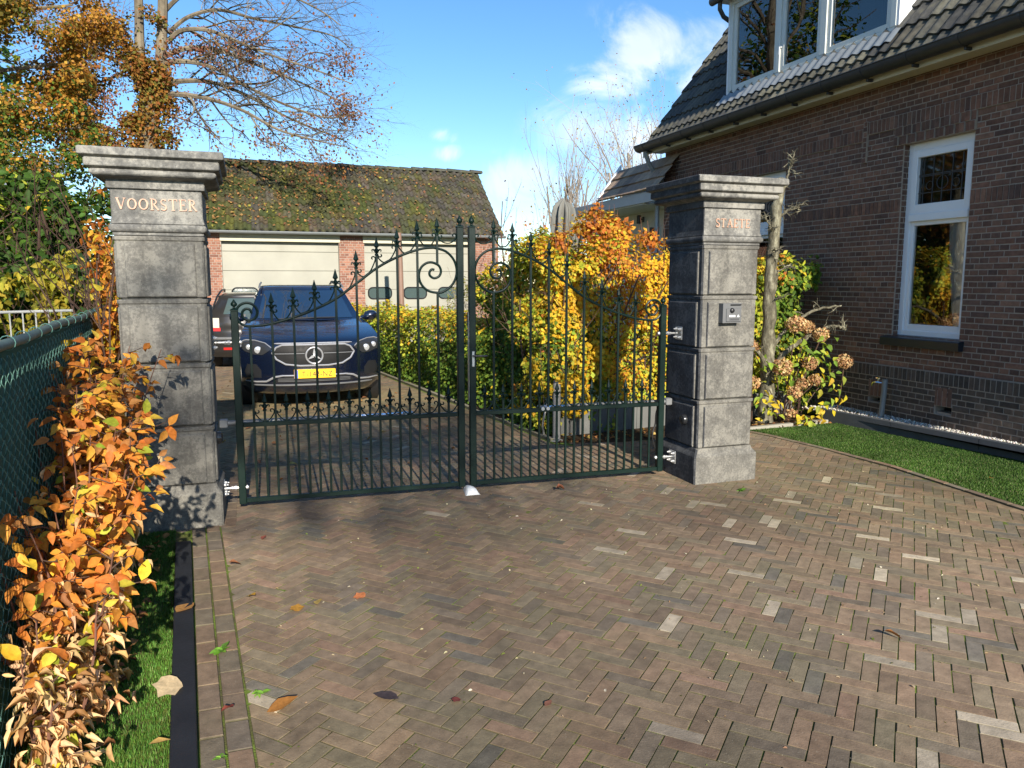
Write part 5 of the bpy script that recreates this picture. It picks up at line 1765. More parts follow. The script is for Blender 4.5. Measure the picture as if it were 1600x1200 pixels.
# greener corner towards the drive
greenB = pal_mix([(GREEN, [3, 4, 2, 3], lambda P: .5 + .4 * (noise3(P + 3, 1.7) - .5) - .18 * (P[:, 2] - 1)), (YGREEN, [3, 2, 2, 2], lambda P: .46 + .4 * (noise3(P + 14, 1.9) - .5)), (YELLOW, [3, 3, 2, 2], lambda P: .38 + .5 * (noise3(P + 40, 2.0) - .5) + .12 * (P[:, 2] - 1.2) + .16 * np.clip(8.3 - P[:, 1], 0, 1))])
hf2 = lambda s: float(np.interp(s, [0, .5, 1.2, 1.9, 2.2], [1.95, 2.0, 1.88, 1.75, 1.5])) + .08 * math.sin(s * 8)
hedge('beech_hedge', 'dark green and yellow hedge corner beside the drive behind the grey post', 'hedge', (3.0, 7.5), (2.80, 9.6), .75, hf2, 140000, .054, greenB, (3.3, 8.6, 0), .03, -1, stems=8)
# low clipped hedge along the drive
lowP = pal_mix([(GREEN, [3, 4, 2, 4], lambda P: .5 + .35 * (noise3(P + 3, 1.4) - .5) - .3 * (P[:, 2] - .7)), (YGREEN, [3, 3, 2, 3], lambda P: .47 + .4 * (noise3(P + 19, 1.5) - .5) + .1 * (P[:, 2] - .7)), (YELLOW, [3, 3, 3, 2], lambda P: .36 + .5 * (noise3(P + 33, 1.3) - .5) + .35 * (P[:, 2] - .8)), (ORANGE, [3, 3, 2, 2], lambda P: .22 + .5 * (noise3(P + 70, 1.3) - .5) + .4 * (P[:, 2] - .8))])
hedge('low_hedge', 'long low clipped hedge along the drive, green below and yellow on top', 'hedge', (2.74, 9.7), (1.98, 16.9), .8, lambda s: 1.13 + .03 * math.sin(s * 5), 130000, .06, lowP, (2.7, 13, 0), .03, -1, stems=34, bumpy=.09)
# shrub to the right of the right pillar, against the house
shP = pal_mix([(GREEN, [3, 4, 2, 4], lambda P: .45 + .5 * (noise3(P + 3, 2.4) - .5) + .22 * (P[:, 0] - 5.9)), (YGREEN, [3, 3, 2, 3], lambda P: .48 + .4 * (noise3(P + 19, 2.2) - .5)), (YELLOW, [3, 3, 2, 3], lambda P: .42 + .5 * (noise3(P + 33, 2.2) - .5) - .25 * (P[:, 0] - 5.7)), (ORANGE, [2, 2, 1, 3], lambda P: .24 + .5 * (noise3(P + 60, 2.4) - .5))])
hf3 = lambda s: float(np.interp(s, [0, .3, .6, 1.0, 1.2], [1.95, 1.8, 1.95, 2.0, 1.75])) + .07 * math.sin(s * 12)
hedge('garden_shrub', 'leafy green and yellow shrub between the lichened trunk and the brick wall', 'shrub', (5.42, 7.85), (6.72, 7.98), .8, hf3, 66000, .062, shP, (6, 8.2, 0), .1, 1, stems=12, bumpy=.2)

# near beech hedge by the fence on the left: orange above, withered below
FX = lambda y: -.865 - .077 * (y - 3.24)
t = thing('young_beech_hedge', 'young beech hedge with orange leaves above and withered tan leaves below, along the green fence', 'hedge', (-.7, 4, 0))
def hN(y): return np.interp(y, [2.3, 2.6, 2.85, 3.3, 3.9, 4.4, 5.0, 5.4], [.25, .42, .62, 1.0, 1.26, 1.36, 1.40, 1.36])
parts = []
r = random.Random(21)
stems = MB(); fine = MB()
spots = []
for i in range(44):
    y = 2.62 + 2.75 * (i + r.random()) / 44
    x = FX(y) + r.uniform(.09, .20)
    h = float(hN(y)) * r.uniform(.82, 1.0)
    pts = wander((x, y, -.01), (r.gauss(0, .12) + .04, r.gauss(0, .14), 1), h, 7, .07, .02, r)
    stems.tube(pts, [.009 * (1 - .75 * k / 7) for k in range(8)], 6)
    for k in range(15):
        tt = .08 + .92 * (k + r.random()) / 15
        i_ = min(int(tt * 7), 6)
        q = pts[i_].lerp(pts[i_ + 1], tt * 7 - i_)
        az = r.uniform(-1.9, 1.9) if r.random() < .8 else r.uniform(0, 6.28)
        dd = Vector((math.cos(az), math.sin(az), r.uniform(-.15, .55)))
        tw = wander(q, dd, r.uniform(.07, .18) * (1.0 if q.z > .45 else .85), 4, .22, .02, r)
        fine.tube(tw, [.0035, .003, .0025, .002, .0014], 4)
        for j in range(1, 5):
            if r.random() < .95: spots.append((tuple(tw[j]), tuple((tw[j] - tw[j - 1]).normalized())))
o_ = len(stems.v); stems.v += fine.v; stems.f += [[i + o_ for i in f_] for f_ in fine.f]; stems.m += [1] * len(fine.m); stems.c += fine.c
stems.build('stems', [M['twig_red'], M['twig']], t, smooth=True)
P = np.array([s_[0] for s_ in spots]); D = np.array([s_[1] for s_ in spots])
P = P + rng.normal(0, .012, P.shape)
ok = (P[:, 2] > .015) & (P[:, 0] > np.vectorize(FX)(P[:, 1]) + .01)
P, D = P[ok], D[ok]
rep = rng.random(len(P)) < .95
P = np.concatenate([P, P[rep] + rng.normal(0, .02, (rep.sum(), 3))]); D = np.concatenate([D, unit(D[rep] + rdir(rep.sum()) * .9)])
level = P[:, 2] / np.maximum(hN(P[:, 1]), .3) + rng.normal(0, .10, len(P)) + .35 * (noise3(P, 3) - .5)
dry = (P[:, 2] + .05 * rng.normal(size=len(P)) + .25 * (noise3(P, 3) - .5) < .50) | (rng.random(len(P)) < .06)
def grp(sel, tm, size, pal, w, dn):
    n_ = int(sel.sum())
    nr = unit(rdir(n_) * .55 + np.array([.2, -.5, .6]))
    dr = unit(D[sel] * .7 + rdir(n_) * .6 + np.array([0, 0, dn]))
    return leaves(tm, P[sel], nr, dr, rng.uniform(.7, 1.3, n_) * size, pick(pal, w, n_))
green_sel = rng.random(len(P)) < .07
a1 = grp(~dry & ~green_sel, LEAF_BEND, .050, [(.60, .20, .035), (.64, .26, .04), (.48, .15, .03), (.66, .33, .045), (.70, .43, .06), (.50, .22, .07)], [5, 5, 3, 3, 2, 3], -.35)
a2 = grp(dry & ~green_sel, LEAF_CURL, .052, TAN + [(.34, .16, .06)], [3, 3, 3, 2, 2], -1.1)
a3 = grp(green_sel, LEAF_NEAR, .06, YGREEN + YELLOW, [2, 2, 1, 2, 3, 2, 1, 2], -.2)
V, F, C = merge(a1, a2, a3)
np_obj('foliage', V, F, C, M['leaf'], t, smooth=True)
# its continuation behind the left pillar
t = thing('beech_bush', 'orange beech bush growing just behind the left gate pillar', 'bush', (-1, 6.3, 0))
V, F, C = crown_leaves([(-1.0, 6.25, 1.72, .13, .3, .30), (-1.02, 6.3, 2.02, .1, .22, .14), (-.98, 6.4, 1.30, .13, .3, .28), (-1.0, 6.5, .8, .15, .4, .5), (-.95, 6.2, 2.22, .12, .15, .12)], 1500, .052, pal_mix([(ORANGE, [4, 4, 3, 3], lambda P: .5 + .2 * (P[:, 2] - 1.5)), (YELLOW, [3, 3, 2, 3], lambda P: .47 + .4 * (noise3(P, 3) - .5))]), LEAF_BEND, clump=.25, hang=.5)
np_obj('foliage', V, F, C, M['leaf'], t, smooth=True)
mb = MB(); r = random.Random(4)
for k in range(9): grow(mb, (-1.0 + r.gauss(0, .05), 6.1 + .08 * k, -.02), (r.gauss(0, .08) - .06, r.gauss(0, .1), 1), 1.9, .011, 2, r, .06, .02, 6, .5, .35, None, (6, 4, 3), 0, .2)
for k, (x, z_) in enumerate(((-1.28, 2.0), (-1.36, 1.78), (-1.2, 2.2), (-1.3, 1.65))): mb.tube(smooth_path([(-.98, 6.3, 1.3), (-1.1, 6.25, z_ - .25), (x, 6.2, z_), (x - .08, 6.2, z_ + .10)], 4), .004, 4)
mb.build('stems', M['twig'], t)

# ------------------------------------------------------------------ green mesh fence
fen = thing('mesh_fence', 'green wire mesh fence with dark green screening cloth and a round top rail', 'fence', (FX(4), 4, 0))
mb = MB(); mb.tube([(FX(y), y, 1.42 + .006 * math.sin(y * 3)) for y in np.arange(2.3, 12.1, .49)], .020, 10); mb.build('top_rail', M['fence_rail'], fen, smooth=True)
mb = MB()
K = 120
ys_ = np.linspace(2.3, 12, K)
mb.loft([[(FX(y) - .028 + .012 * (math.sin(y * 7 + z_ * 2) + math.sin(y * 2.3 + 1)) * (1 if z_ < 1.3 else .2), y, z_) for y in ys_] for z_ in (-.02, .25, .5, .8, 1.1, 1.3, 1.40)], caps=False, closed=False)
mb.build('screen_cloth', M['screen'], fen, smooth=True, ang=80)
# wires: interlocking zigzags
pv, pitch, hz = .052, .05, .06
nW = int((8.2 - 2.3) / pv)
zz = np.arange(0.0, 1.40, hz / 2)
Vs, Fs, o = [], [], 0
for w in range(nW):
    y0 = 2.3 + w * pv
    k = np.arange(len(zz))
    yy = y0 + np.where((k + w) % 2 == 0, -pv * .02, pv * 1.02) + rng.normal(0, .002, len(zz))
    xx = np.vectorize(FX)(yy) + .004 + np.where((k % 4) < 2, .003, -.001)
    c_ = np.stack([xx, yy, zz + rng.normal(0, .0015, len(zz))], -1)
    # rounded knees: insert points beside each bend
    c2 = np.concatenate([np.stack([c_[:-1] * .82 + c_[1:] * .18, c_[:-1] * .18 + c_[1:] * .82], 1).reshape(-1, 3)])
    m_ = len(c2); rw = .0021
    for a in range(3):
        an = 2 * PI * a / 3
        Vs.append(c2 + np.array([math.cos(an), math.sin(an) * .7, math.sin(an) * .7]) * rw)
    i_ = np.arange(m_ - 1)
    for a in range(3):
        b_ = (a + 1) % 3
        Fs.append(np.stack([o + a * m_ + i_, o + b_ * m_ + i_, o + b_ * m_ + i_ + 1, o + a * m_ + i_ + 1], 1))
    o += 3 * m_
np_obj('wire_mesh', np.concatenate(Vs), np.concatenate(Fs), None, M['mesh_wire'], fen)
for y in (2.32, 4.6, 6.9, 9.2, 11.5):
    mb = MB(); mb.lathe([(.022, -.05), (.022, 1.40)], FX(y) - .06, y, 10); mb.build('post', M['fence_rail'], fen, smooth=True)
for y in np.arange(2.44, 8.0, .31):
    mb = MB()
    mb.tube([(FX(y) + .028 * math.cos(a), y, 1.42 + .028 * math.sin(a)) for a in np.linspace(0, 2 * PI, 13)], .0018, 4, caps=False)
    mb.build('tie_wire', M['mesh_wire'], fen)

# pale railing beyond it
t = thing('garden_railing', 'pale metal garden railing with thin uprights beyond the green fence', 'railing', (-2.3, 8.6, 0))
mb = MB(); mb.tube([(-4.2, 8.75, 1.325), (-1.62, 8.5, 1.375)], .014, 8); mb.build('top_rail', M['rail_paint'], t)
mb = MB(); mb.tube([(-4.2, 8.75, .35), (-1.62, 8.5, .38)], .012, 8); mb.build('bottom_rail', M['rail_paint'], t)
for k in range(24):
    f_ = k / 23; x = -4.2 + 2.58 * f_; y = 8.75 - .25 * f_
    mb = MB(); mb.tube([(x, y, .1), (x, y, 1.32 + .05 * f_)], .0075, 6); mb.build('upright', M['rail_paint'], t)

# shrubs behind the fence
t = thing('maple_shrub', 'dark green maple shrub filling the garden behind the green fence', 'shrub', (-2.6, 10, 0))
gm = pal_mix([([(.045, .10, .014), (.065, .13, .018), (.03, .07, .01), (.10, .16, .02)], [3, 3, 3, 1], lambda P: .55 + .3 * (noise3(P, 1.4) - .5)), (YGREEN, [3, 2, 3, 1], lambda P: .36 + .5 * (noise3(P + 8, 1.5) - .5)), (YELLOW, [2, 2, 2, 3], lambda P: .25 + .5 * (noise3(P + 30, 1.5) - .5))])
V, F, C = crown_leaves([(-3.0, 10.4, 1.6, 1.2, 1.0, 1.1), (-1.9, 10.2, 1.7, .8, .9, 1.0), (-1.35, 9.6, 1.2, .5, .7, .9), (-3.6, 10, 2.2, .9, .9, .7), (-2.4, 11, 2.5, .8, .8, .5), (-3.2, 10, .8, 1.6, .8, .9)], 15000, .10, gm, LEAF_NEAR, shell=.4, clump=.5, hang=.5)
np_obj('foliage', V, F, C, M['leaf'], t)
mb = MB(); r = random.Random(8)
for k in range(14): grow(mb, (-3.6 + .17 * k + r.gauss(0, .1), 10.2 + r.gauss(0, .3), 0), (r.gauss(0, .2), r.gauss(0, .15), 1), r.uniform(1.6, 2.6), .03, 2, r, .12, .02, 5, .6, .5)
mb.build('stems', M['twig'], t)
t = thing('yellow_shrub', 'yellow leaved shrub just over the railing behind the green fence', 'shrub', (-1.95, 8.9, 0))
V, F, C = crown_leaves([(-1.78, 8.9, 1.75, .26, .2, .26), (-2.15, 8.9, 1.55, .3, .2, .22), (-1.5, 8.95, 1.42, .22, .2, .2), (-1.9, 8.9, 1.25, .4, .2, .25), (-2.5, 9.0, 1.4, .3, .2, .35)], 1500, .085, lambda P: pick([(.42, .36, .04), (.5, .40, .05), (.30, .30, .035), (.22, .25, .03)], [3, 3, 3, 2], len(P)), LEAF_BEND, clump=.3, hang=.7)
np_obj('foliage', V, F, C, M['leaf'], t)
mb = MB()
for k in range(8): grow(mb, (-2.4 + .13 * k, 8.95, 0), (r.gauss(0, .12), r.gauss(0, .1), 1), 1.5, .012, 1, r, .08, .02, 6, .5, .3)
mb.build('stems', M['twig'], t)
t = thing('laurel_bush', 'narrow leaved dark green bush close behind the fence beside the left pillar', 'bush', (-1.45, 8.0, 0))
V, F, C = crown_leaves([(-1.42, 7.9, 1.55, .2, .2, .32), (-1.25, 7.7, 1.35, .2, .2, .3), (-1.35, 7.8, .9, .3, .3, .6)], 900, .11, lambda P: pick([(.04, .09, .018), (.06, .12, .03), (.09, .14, .05)], [3, 3, 1], len(P)), (LEAF_FAR[0] * np.array([.6, 1, 1]), LEAF_FAR[1]), clump=.4, hang=-.3)
np_obj('foliage', V, F, C, M['leaf_dark'], t)
mb = MB()
for k in range(5): grow(mb, (-1.45 + .06 * k, 7.8, 0), (r.gauss(0, .1), r.gauss(0, .1), 1), 1.6, .012, 1, r, .08, .02, 6, .5, .3)
mb.build('stems', M['twig'], t)

# ------------------------------------------------------------------ autumn tree on the left
t = thing('autumn_tree', 'leafy autumn tree in orange, brown and green over the fence on the left', 'tree', (-5.6, 14, 0))
autP = pal_mix([([(.36, .17, .025), (.44, .22, .03), (.30, .13, .022), (.46, .28, .04)], [4, 4, 3, 2], lambda P: .5 + .45 * (noise3(P, .9) - .5) + .05 * (P[:, 2] - 4.5)),
                ([(.16, .12, .02), (.20, .17, .025), (.12, .11, .02)], [3, 3, 3], lambda P: .46 + .45 * (noise3(P + 9, .9) - .5)),
                (GREEN, [3, 3, 3, 1], lambda P: .44 + .4 * (noise3(P + 20, .9) - .5) - .10 * (P[:, 2] - 3.6))])
blobs = [(-3.2, 13, 5.3, .9, 1.0, .8), (-2.6, 13, 4.5, .8, .9, .6), (-2.2, 13.2, 5.3, .5, .7, .5), (-3.3, 13.2, 4.0, 1.0, .9, .6), (-2.9, 13, 3.2, .9, .9, .55), (-2.15, 13, 3.25, .5, .6, .35),
         (-4.3, 13.4, 5.2, 1.1, 1.2, 1.2), (-4.2, 13.5, 3.8, 1.1, 1.1, .8), (-3.6, 14, 6.6, 1.4, 1.4, .9), (-2.4, 13.8, 6.3, .8, 1, .5), (-5.2, 14, 7.4, 1.6, 1.6, 1.2), (-5.6, 14, 5.2, 1.2, 1.3, 1.2), (-1.95, 13.2, 4.3, .35, .5, .3)]
pxb = [(20, 30, 70, 50), (95, 45, 50, 42), (60, 110, 65, 48), (20, 180, 70, 50), (98, 165, 34, 32), (30, 262, 70, 48), (104, 245, 42, 36), (135, 296, 36, 26), (60, 325, 60, 36), (155, 18, 32, 26), (148, 214, 26, 14), (112, 112, 30, 26)]
blobs = [(-3.10 + .008 * a, 13 + .25 * ((i * 7) % 5 - 2), 5.55 - .0088 * b_, .008 * c_, .7, .0088 * d_) for i, (a, b_, c_, d_) in enumerate(pxb)] + blobs[6:12]
V, F, C = crown_leaves(blobs, 105000, .055, autP, LEAF_FAR, shell=.5, clump=.34, hang=.4, lo=.29)
np_obj('crown', V, F, C, M['leaf'], t)
mb = MB(); r = random.Random(12)
mb.tube(wander((-5.6, 14, -.1), (.02, 0, 1), 7.5, 8, .03, 0, r), [.26, .23, .21, .19, .17, .14, .11, .08, .05], 10)
for (z_, tx, tz) in ((3.3, -2.2, 3.9), (3.0, -2.6, 3.1), (4.2, -2.3, 4.8), (5.0, -2.2, 5.6), (5.6, -3.2, 6.8), (2.8, -3.4, 2.7), (4.6, -3.2, 5.2)):
    limb(mb, [(-5.6, 14, z_), (-4.6, 13.7, z_ + .25), (-3.6, 13.3, (z_ + tz) / 2 + .1), (tx, 13, tz)], .09, .015, r, 10, .7, 1, .0, 6)
mb.build('trunk', M['bark'], t, smooth=True)

# ------------------------------------------------------------------ big tree with long arching bare limbs
def W21(px, py, y=21.0):
    k = y / 21.0
    return ((-5.711 + px * .015475) * k, y, 1.65 + (8.33 - (py * .01485) - 1.65) * k)
t = thing('large_tree', 'large almost bare tree with long arching limbs reaching over the mossy garage roof', 'tree', (-2.1, 21, 0))
mb = MB(); r = random.Random(33); tips = []
mb.tube(smooth_path([(-2.3, 21, -.1), (-2.22, 21, 2.5), (-2.13, 21, 5.0), (-2.02, 21, 6.0)], 5), [.36 - .14 * (i / 15) ** .7 for i in range(16)], 12, caps=False)
mb.tube(smooth_path([(-2.08, 21, 5.7), (-2.2, 21.1, 7.0), (-2.16, 21.1, 8.4), (-2.2, 21.2, 10.5), (-2.3, 21.4, 13)], 5), [.14 - .08 * i / 20 for i in range(21)], 9, caps=False)
mb.tube(smooth_path([(-2.0, 21, 5.6), (-1.78, 21, 6.7), (-1.62, 20.9, 8.2), (-1.5, 20.8, 10.2), (-1.2, 20.8, 13)], 5), [.16 - .09 * i / 20 for i in range(21)], 9, caps=False)
trunk = mb.build('trunk', M['bark'], t, smooth=True)
mb = MB()
LB = [([(252, 147), (280, 143), (325, 147), (375, 162), (430, 190), (490, 204), (540, 212)], .085, 21, 19.5),
      ([(255, 128), (290, 121), (330, 120), (380, 136), (440, 166), (490, 185), (535, 200)], .08, 21, 22.3),
      ([(260, 96), (292, 90), (335, 97), (395, 128), (450, 150), (510, 164), (560, 152)], .075, 21, 20.2),
      ([(264, 84), (300, 68), (345, 68), (400, 86), (460, 106), (520, 130), (548, 142)], .07, 21, 21.5),
      ([(268, 62), (290, 42), (330, 38), (380, 54), (430, 70), (500, 88), (552, 104)], .07, 21, 19.8),
      ([(270, 48), (300, 20), (345, 4), (400, 12), (460, 18), (520, 26), (550, 44)], .065, 21, 22),
      ([(262, 20), (300, -18), (360, -34), (440, -34), (500, -14), (535, 8)], .06, 21, 20.5),
      ([(256, -30), (300, -80), (370, -110), (450, -110), (520, -80)], .07, 21, 21),
      ([(208, 110), (180, 92), (135, 75), (85, 62)], .045, 21, 20.5), ([(206, 112), (172, 132), (130, 134), (100, 128)], .04, 21, 22), ([(214, 60), (190, 30), (165, 5), (150, -30)], .05, 21, 21.5),
      ([(252, 192), (262, 178), (290, 184), (322, 200), (345, 224)], .022, 21, 20.5), ([(380, 164), (393, 180), (396, 205), (420, 215), (450, 222)], .02, 20.7, 20.4),
      ([(250, 150), (240, 120), (225, 95), (200, 60), (185, 20)], .05, 21, 22.5), ([(470, 196), (485, 215), (495, 240)], .012, 20.2, 20), ([(350, 120), (420, 110), (480, 60), (520, 60)], .035, 21.3, 22.2), ([(300, 90), (370, 60), (420, 30), (470, -10)], .035, 21, 20)]
for pts, r0, ya, yb in LB:
    n_ = len(pts)
    P3_ = [W21(px, py, ya + (yb - ya) * i / (n_ - 1)) for i, (px, py) in enumerate(pts)]
    limb(mb, P3_, r0, .012, r, 19 if n_ > 5 else 10, 1.25 if r0 > .03 else .7, 2, -.01, 6, tips, .16, .7, 5)
for (x_, z_, dx_) in ((-2.2, 10, -.5), (-2.3, 11.5, .3), (-1.5, 9.6, .6), (-1.4, 11, .2), (-2.25, 12.5, -.3), (-1.25, 12.5, .5), (-2.2, 9, -.8)):
    grow(mb, (x_, 21, z_), (dx_, r.gauss(0, .35), 1), 5.0, .06, 3, r, .10, .02, 6, .7, .52)
mb.build('limbs', M['bark'], t)
tp = np.array(tips)
sel = (noise3(tp, .55) > .50) & (rng.random(len(tp)) < .30)
P1 = tp[sel] + rng.normal(0, .08, (sel.sum(), 3))
V1 = leaves(LEAF_FAR, P1, rdir(len(P1)), unit(rdir(len(P1)) + np.array([0, 0, -.5])), rng.uniform(.05, .1, len(P1)), pick([(.26, .10, .04), (.32, .15, .05), (.2, .08, .05), (.3, .2, .06)], [3, 3, 2, 1], len(P1)))
V2 = crown_leaves([(-2.35, 20.8, 5.6, .35, .4, .9), (-2.2, 20.8, 6.7, .45, .4, .6), (-1.8, 20.9, 6.0, .4, .4, .6), (-2.9, 20.8, 5.4, .6, .5, .5), (-3.3, 20.8, 6.4, .7, .5, .6), (-2.6, 20.8, 4.7, .6, .4, .4), (-1.7, 20.8, 5.2, .4, .4, .4), (-3.6, 21, 5.0, .7, .5, .5), (-3.9, 20.8, 5.9, .7, .5, .5), (-2.0, 20.7, 7.4, .6, .4, .7), (-1.5, 20.8, 6.6, .4, .4, .5), (-3.0, 20.9, 7.4, .8, .5, .7)], 15000, .085, lambda P: pick([(.28, .11, .03), (.22, .15, .03), (.14, .14, .025), (.34, .16, .03)], [3, 3, 2, 2], len(P)), clump=.4)
V3 = crown_leaves([(-3.4, 21, 6.1, 1.0, .7, 1.1), (-3.7, 21, 7.3, .9, .7, .7), (-2.9, 21, 4.9, .8, .5, .6), (-4.3, 21, 5.4, .8, .6, .8), (-1.2, 21, 5.9, .7, .5, .6), (-1.1, 21, 7.2, .8, .5, .8), (.5, 20.6, 7.2, 1.4, .6, .8), (2.3, 20.6, 7.1, .6, .5, .7), (2.5, 20.5, 6.0, .5, .5, .5)], 8000, .07, lambda P: pick([(.24, .10, .05), (.20, .09, .07), (.3, .15, .06)], [3, 3, 2], len(P)), clump=.35, lo=.38)
V, F, C = merge(V1, V2, V3)
np_obj('leaves', V, F, C, M['leaf'], t)

# ------------------------------------------------------------------ plants beyond the drive
def bare(name, label, base, stems, seed, h, rad, mat, leafn=0, pal=None, group=None, depth=3, spread=.5, nch=5, up=.06, fan=.35, ratio=.5):
    t = thing(name, label, 'tree' if 'tree' in name else 'shrub', base, 0, group)
    mb = MB(); r = random.Random(seed); tips = []
    for k in range(stems):
        a = r.uniform(0, 2 * PI)
        d = (fan * math.cos(a) * r.uniform(.2, 1), fan * math.sin(a) * r.uniform(.2, 1), 1)
        grow(mb, (base[0] + r.gauss(0, .12) * (stems > 1), base[1] + r.gauss(0, .12) * (stems > 1), -.05), d, h * r.uniform(.8, 1.05), rad, depth, r, .06, up, nch, spread, ratio, tips, (6, 4, 3, 3, 3), 0, .25, .35)
    mb.build('branches', M[mat], t)
    if leafn:
        tp = np.array(tips); k = rng.choice(len(tp), min(leafn, len(tp)), replace=False)
        P = tp[k] + rng.normal(0, .05, (len(k), 3))
        V, F, C = leaves(LEAF_FAR, P, rdir(len(P)), rdir(len(P)), rng.uniform(.05, .09, len(P)), pick(pal, [1] * len(pal), len(P)))
        np_obj('leaves', V, F, C, M['leaf'], t)
    return t
bare('bare_shrub', 'tall bare many stemmed shrub with a few leaves at its tips behind the hedge', (7.9, 18.2, 0), 14, 5, 4.2, .05, 'twig_grey', 70, [(.35, .26, .06), (.3, .18, .06), (.4, .34, .1)], None, 2, .32, 7, .07, .22, .42)
bare('bare_tree', 'bare fine twigged tree rising behind the outbuilding beside the house gable', (14.6, 26, 0), 8, 9, 6.4, .12, 'twig_grey', 1500, [(.46, .28, .13), (.40, .24, .1), (.48, .38, .14)], None, 4, .6, 5, .06, .5, .54)
bare('sapling', 'slim sapling with a few dark leaves beyond the right end of the garage roof', (5.98, 17.9, 0), 2, 3, 3.6, .03, 'twig', 26, [(.14, .12, .05), (.2, .13, .06)], 'saplings beside the garage', 2, .3, 4, .1, .06, .3)
bare('sapling', 'leafless leaning sapling between the garage gable and the canvas covered parasol', (6.55, 18.0, 0), 2, 14, 3.7, .03, 'twig_grey', 14, [(.3, .12, .06)], 'saplings beside the garage', 2, .35, 4, .08, .12, .35)
bare('reddish_bush', 'reddish autumn bush between the garage and the canvas covered parasol', (6.3, 16.4, 0), 9, 17, 2.5, .02, 'twig_red', 520, [(.4, .13, .06), (.36, .2, .05), (.28, .26, .06), (.45, .3, .06)], None, 3, .45, 5, .05, .4, .45)
# pale bush before the right brick pier of the garage
t = thing('pale_bush', 'small pale green bush in front of the right brick pier of the garage', 'bush', (5.3, 18.6, 0))
V, F, C = crown_leaves([(5.25, 18.6, 1.55, .45, .4, .5), (5.0, 18.6, 1.1, .4, .4, .5), (5.6, 18.5, 1.3, .35, .35, .5)], 900, .06, lambda P: pick([(.28, .28, .07), (.2, .24, .06), (.36, .32, .09)], [2, 2, 1], len(P)), clump=.3)
np_obj('foliage', V, F, C, M['leaf'], t)
mb = MB(); r = random.Random(5)
for k in range(7): grow(mb, (5.1 + .06 * k, 18.6, 0), (r.gauss(0, .2), r.gauss(0, .2), 1), 1.7, .015, 2, r, .1, .02, 5, .5, .4)
mb.build('stems', M['twig_grey'], t)

# tall trees further left; from the drive they show as reflections in the window panes
for k, (x, y, h, lab) in enumerate(((-10.5, 31, 17, 'tall dark leafy tree mirrored in the dormer window panes'), (-10, 20, 9.5, 'broad autumn tree mirrored in the lower window pane of the brick house'))):
    t = thing('leafy_tree', lab, 'tree', (x, y, 0))
    V, F, C = crown_leaves([(x, y, h * .62, 3.2, 3.2, h * .36), (x + 1.8, y - 1.5, h * .5, 2.4, 2.4, h * .24), (x - 1.5, y + 1.5, h * .45, 2.6, 2.6, h * .25), (x, y, h * .25, 2.8, 2.8, h * .2)], 12000, .26, autP if k else gm, LEAF_FAR, clump=1.1)
    np_obj('crown', V, F, C, M['leaf'], t)
    mb = MB(); r = random.Random(40 + k); grow(mb, (x, y, -.1), (0, 0, 1), h * .8, .3, 2, r, .05, .03, 7, .7, .4); mb.build('trunk', M['bark'], t, smooth=True)

# added tree behind the viewer, crown shaped to shade the gate and left pillar
t = thing('leafy_tree', 'thinly leaved tree added behind the viewer, showing only as soft shade and reflections', 'tree', (-4.2, -17.5, 0))
V, F, C = crown_leaves([(.5, -16, 11.05, 2.3, 1.8, 1.12), (-3.2, -17, 12.0, 1.6, 1.6, 2.2), (-5, -17.5, 11, 2, 2, 2.5)], SHADE_N, .13, autP, LEAF_FAR, shell=.7, clump=1.2, lo=.15)
np_obj('crown', V, F, C, M['leaf'], t)
mb = MB(); r = random.Random(71); mb.tube(smooth_path([(-4.2, -17.5, -.1), (-4.1, -17.5, 5), (-3.9, -17.4, 9), (-3.6, -17.2, 11.5)], 4), [.26 - .013 * i for i in range(13)], 10); limb(mb, [(-4, -17.4, 8.6), (-2.6, -17, 10.2), (-1, -16.4, 11.0), (1.6, -16, 11.3)], .09, .02, r, 8, .8, 1); limb(mb, [(-4, -17.4, 8), (-5, -17.5, 10), (-5.6, -17.6, 12.5)], .1, .02, r, 8, 1.2, 1); mb.build('trunk', M['bark'], t, smooth=True)

# covered parasol
t = thing('covered_parasol', 'closed garden parasol under a draped grey canvas cover', 'parasol', (5.5, 13, 0))
mb = MB()
rings = []
for z_, rad, fo in ((.5, .11, .3), (1.2, .15, .32), (1.9, .18, .3), (2.5, .195, .26), (2.80, .20, .2), (2.93, .185, .14), (3.0, .13, .1), (3.07, .04, .03)):
    rings.append([(5.5 + .03 * (3 - z_) * .3 + rad * (1 + fo * 1.5 * math.sin(9 * a + 1.5 * math.sin(z_ * 1.4)) + .10 * math.sin(3 * a)) * math.cos(a), 13 + rad * (1 + fo * 1.5 * math.sin(9 * a + 1.5 * math.sin(z_ * 1.4))) * math.sin(a), z_ + (.09 * math.cos(a + 2.6) + .03 * math.sin(5 * a)) * (z_ > 2.4)) for a in np.linspace(0, 2 * PI, 91)[:-1]])
mb.loft(rings); mb.build('cover', M['cover'], t, smooth=True, ang=70)
mb = MB(); mb.lathe([(.03, 0), (.03, .6)], 5.5, 13, 10); mb.build('pole', M['alu'], t, smooth=True)
mb = MB(); mb.box(5.15, 5.85, 12.65, 13.35, 0, .06, b=.01); mb.build('base', M['kerb'], t)

# neighbour's house glimpsed through the leaves
t = thing('neighbour_house', 'neighbouring house with a blue grey tiled roof glimpsed through the leaves', 'house', (-8, 27, 0))
mb = MB(); mb.box(-11, -5.3, 25.5, 31, -.1, 3.6); mb.build('wall', M['kerb'], t)
mb = MB()
tiles(mb, (-11.2, 25.3, 3.55), (1, 0, 0), (0, .8, .6), (0, -.6, .8), 20, 9, .3, .34, [(k / 6, .03 * math.sin(PI * k / 6)) for k in range(7)], [(.16, .19, .24), (.2, .23, .28)], [1, 1], .03, 12)
mb.build('roof', M['tile_brown'], t)

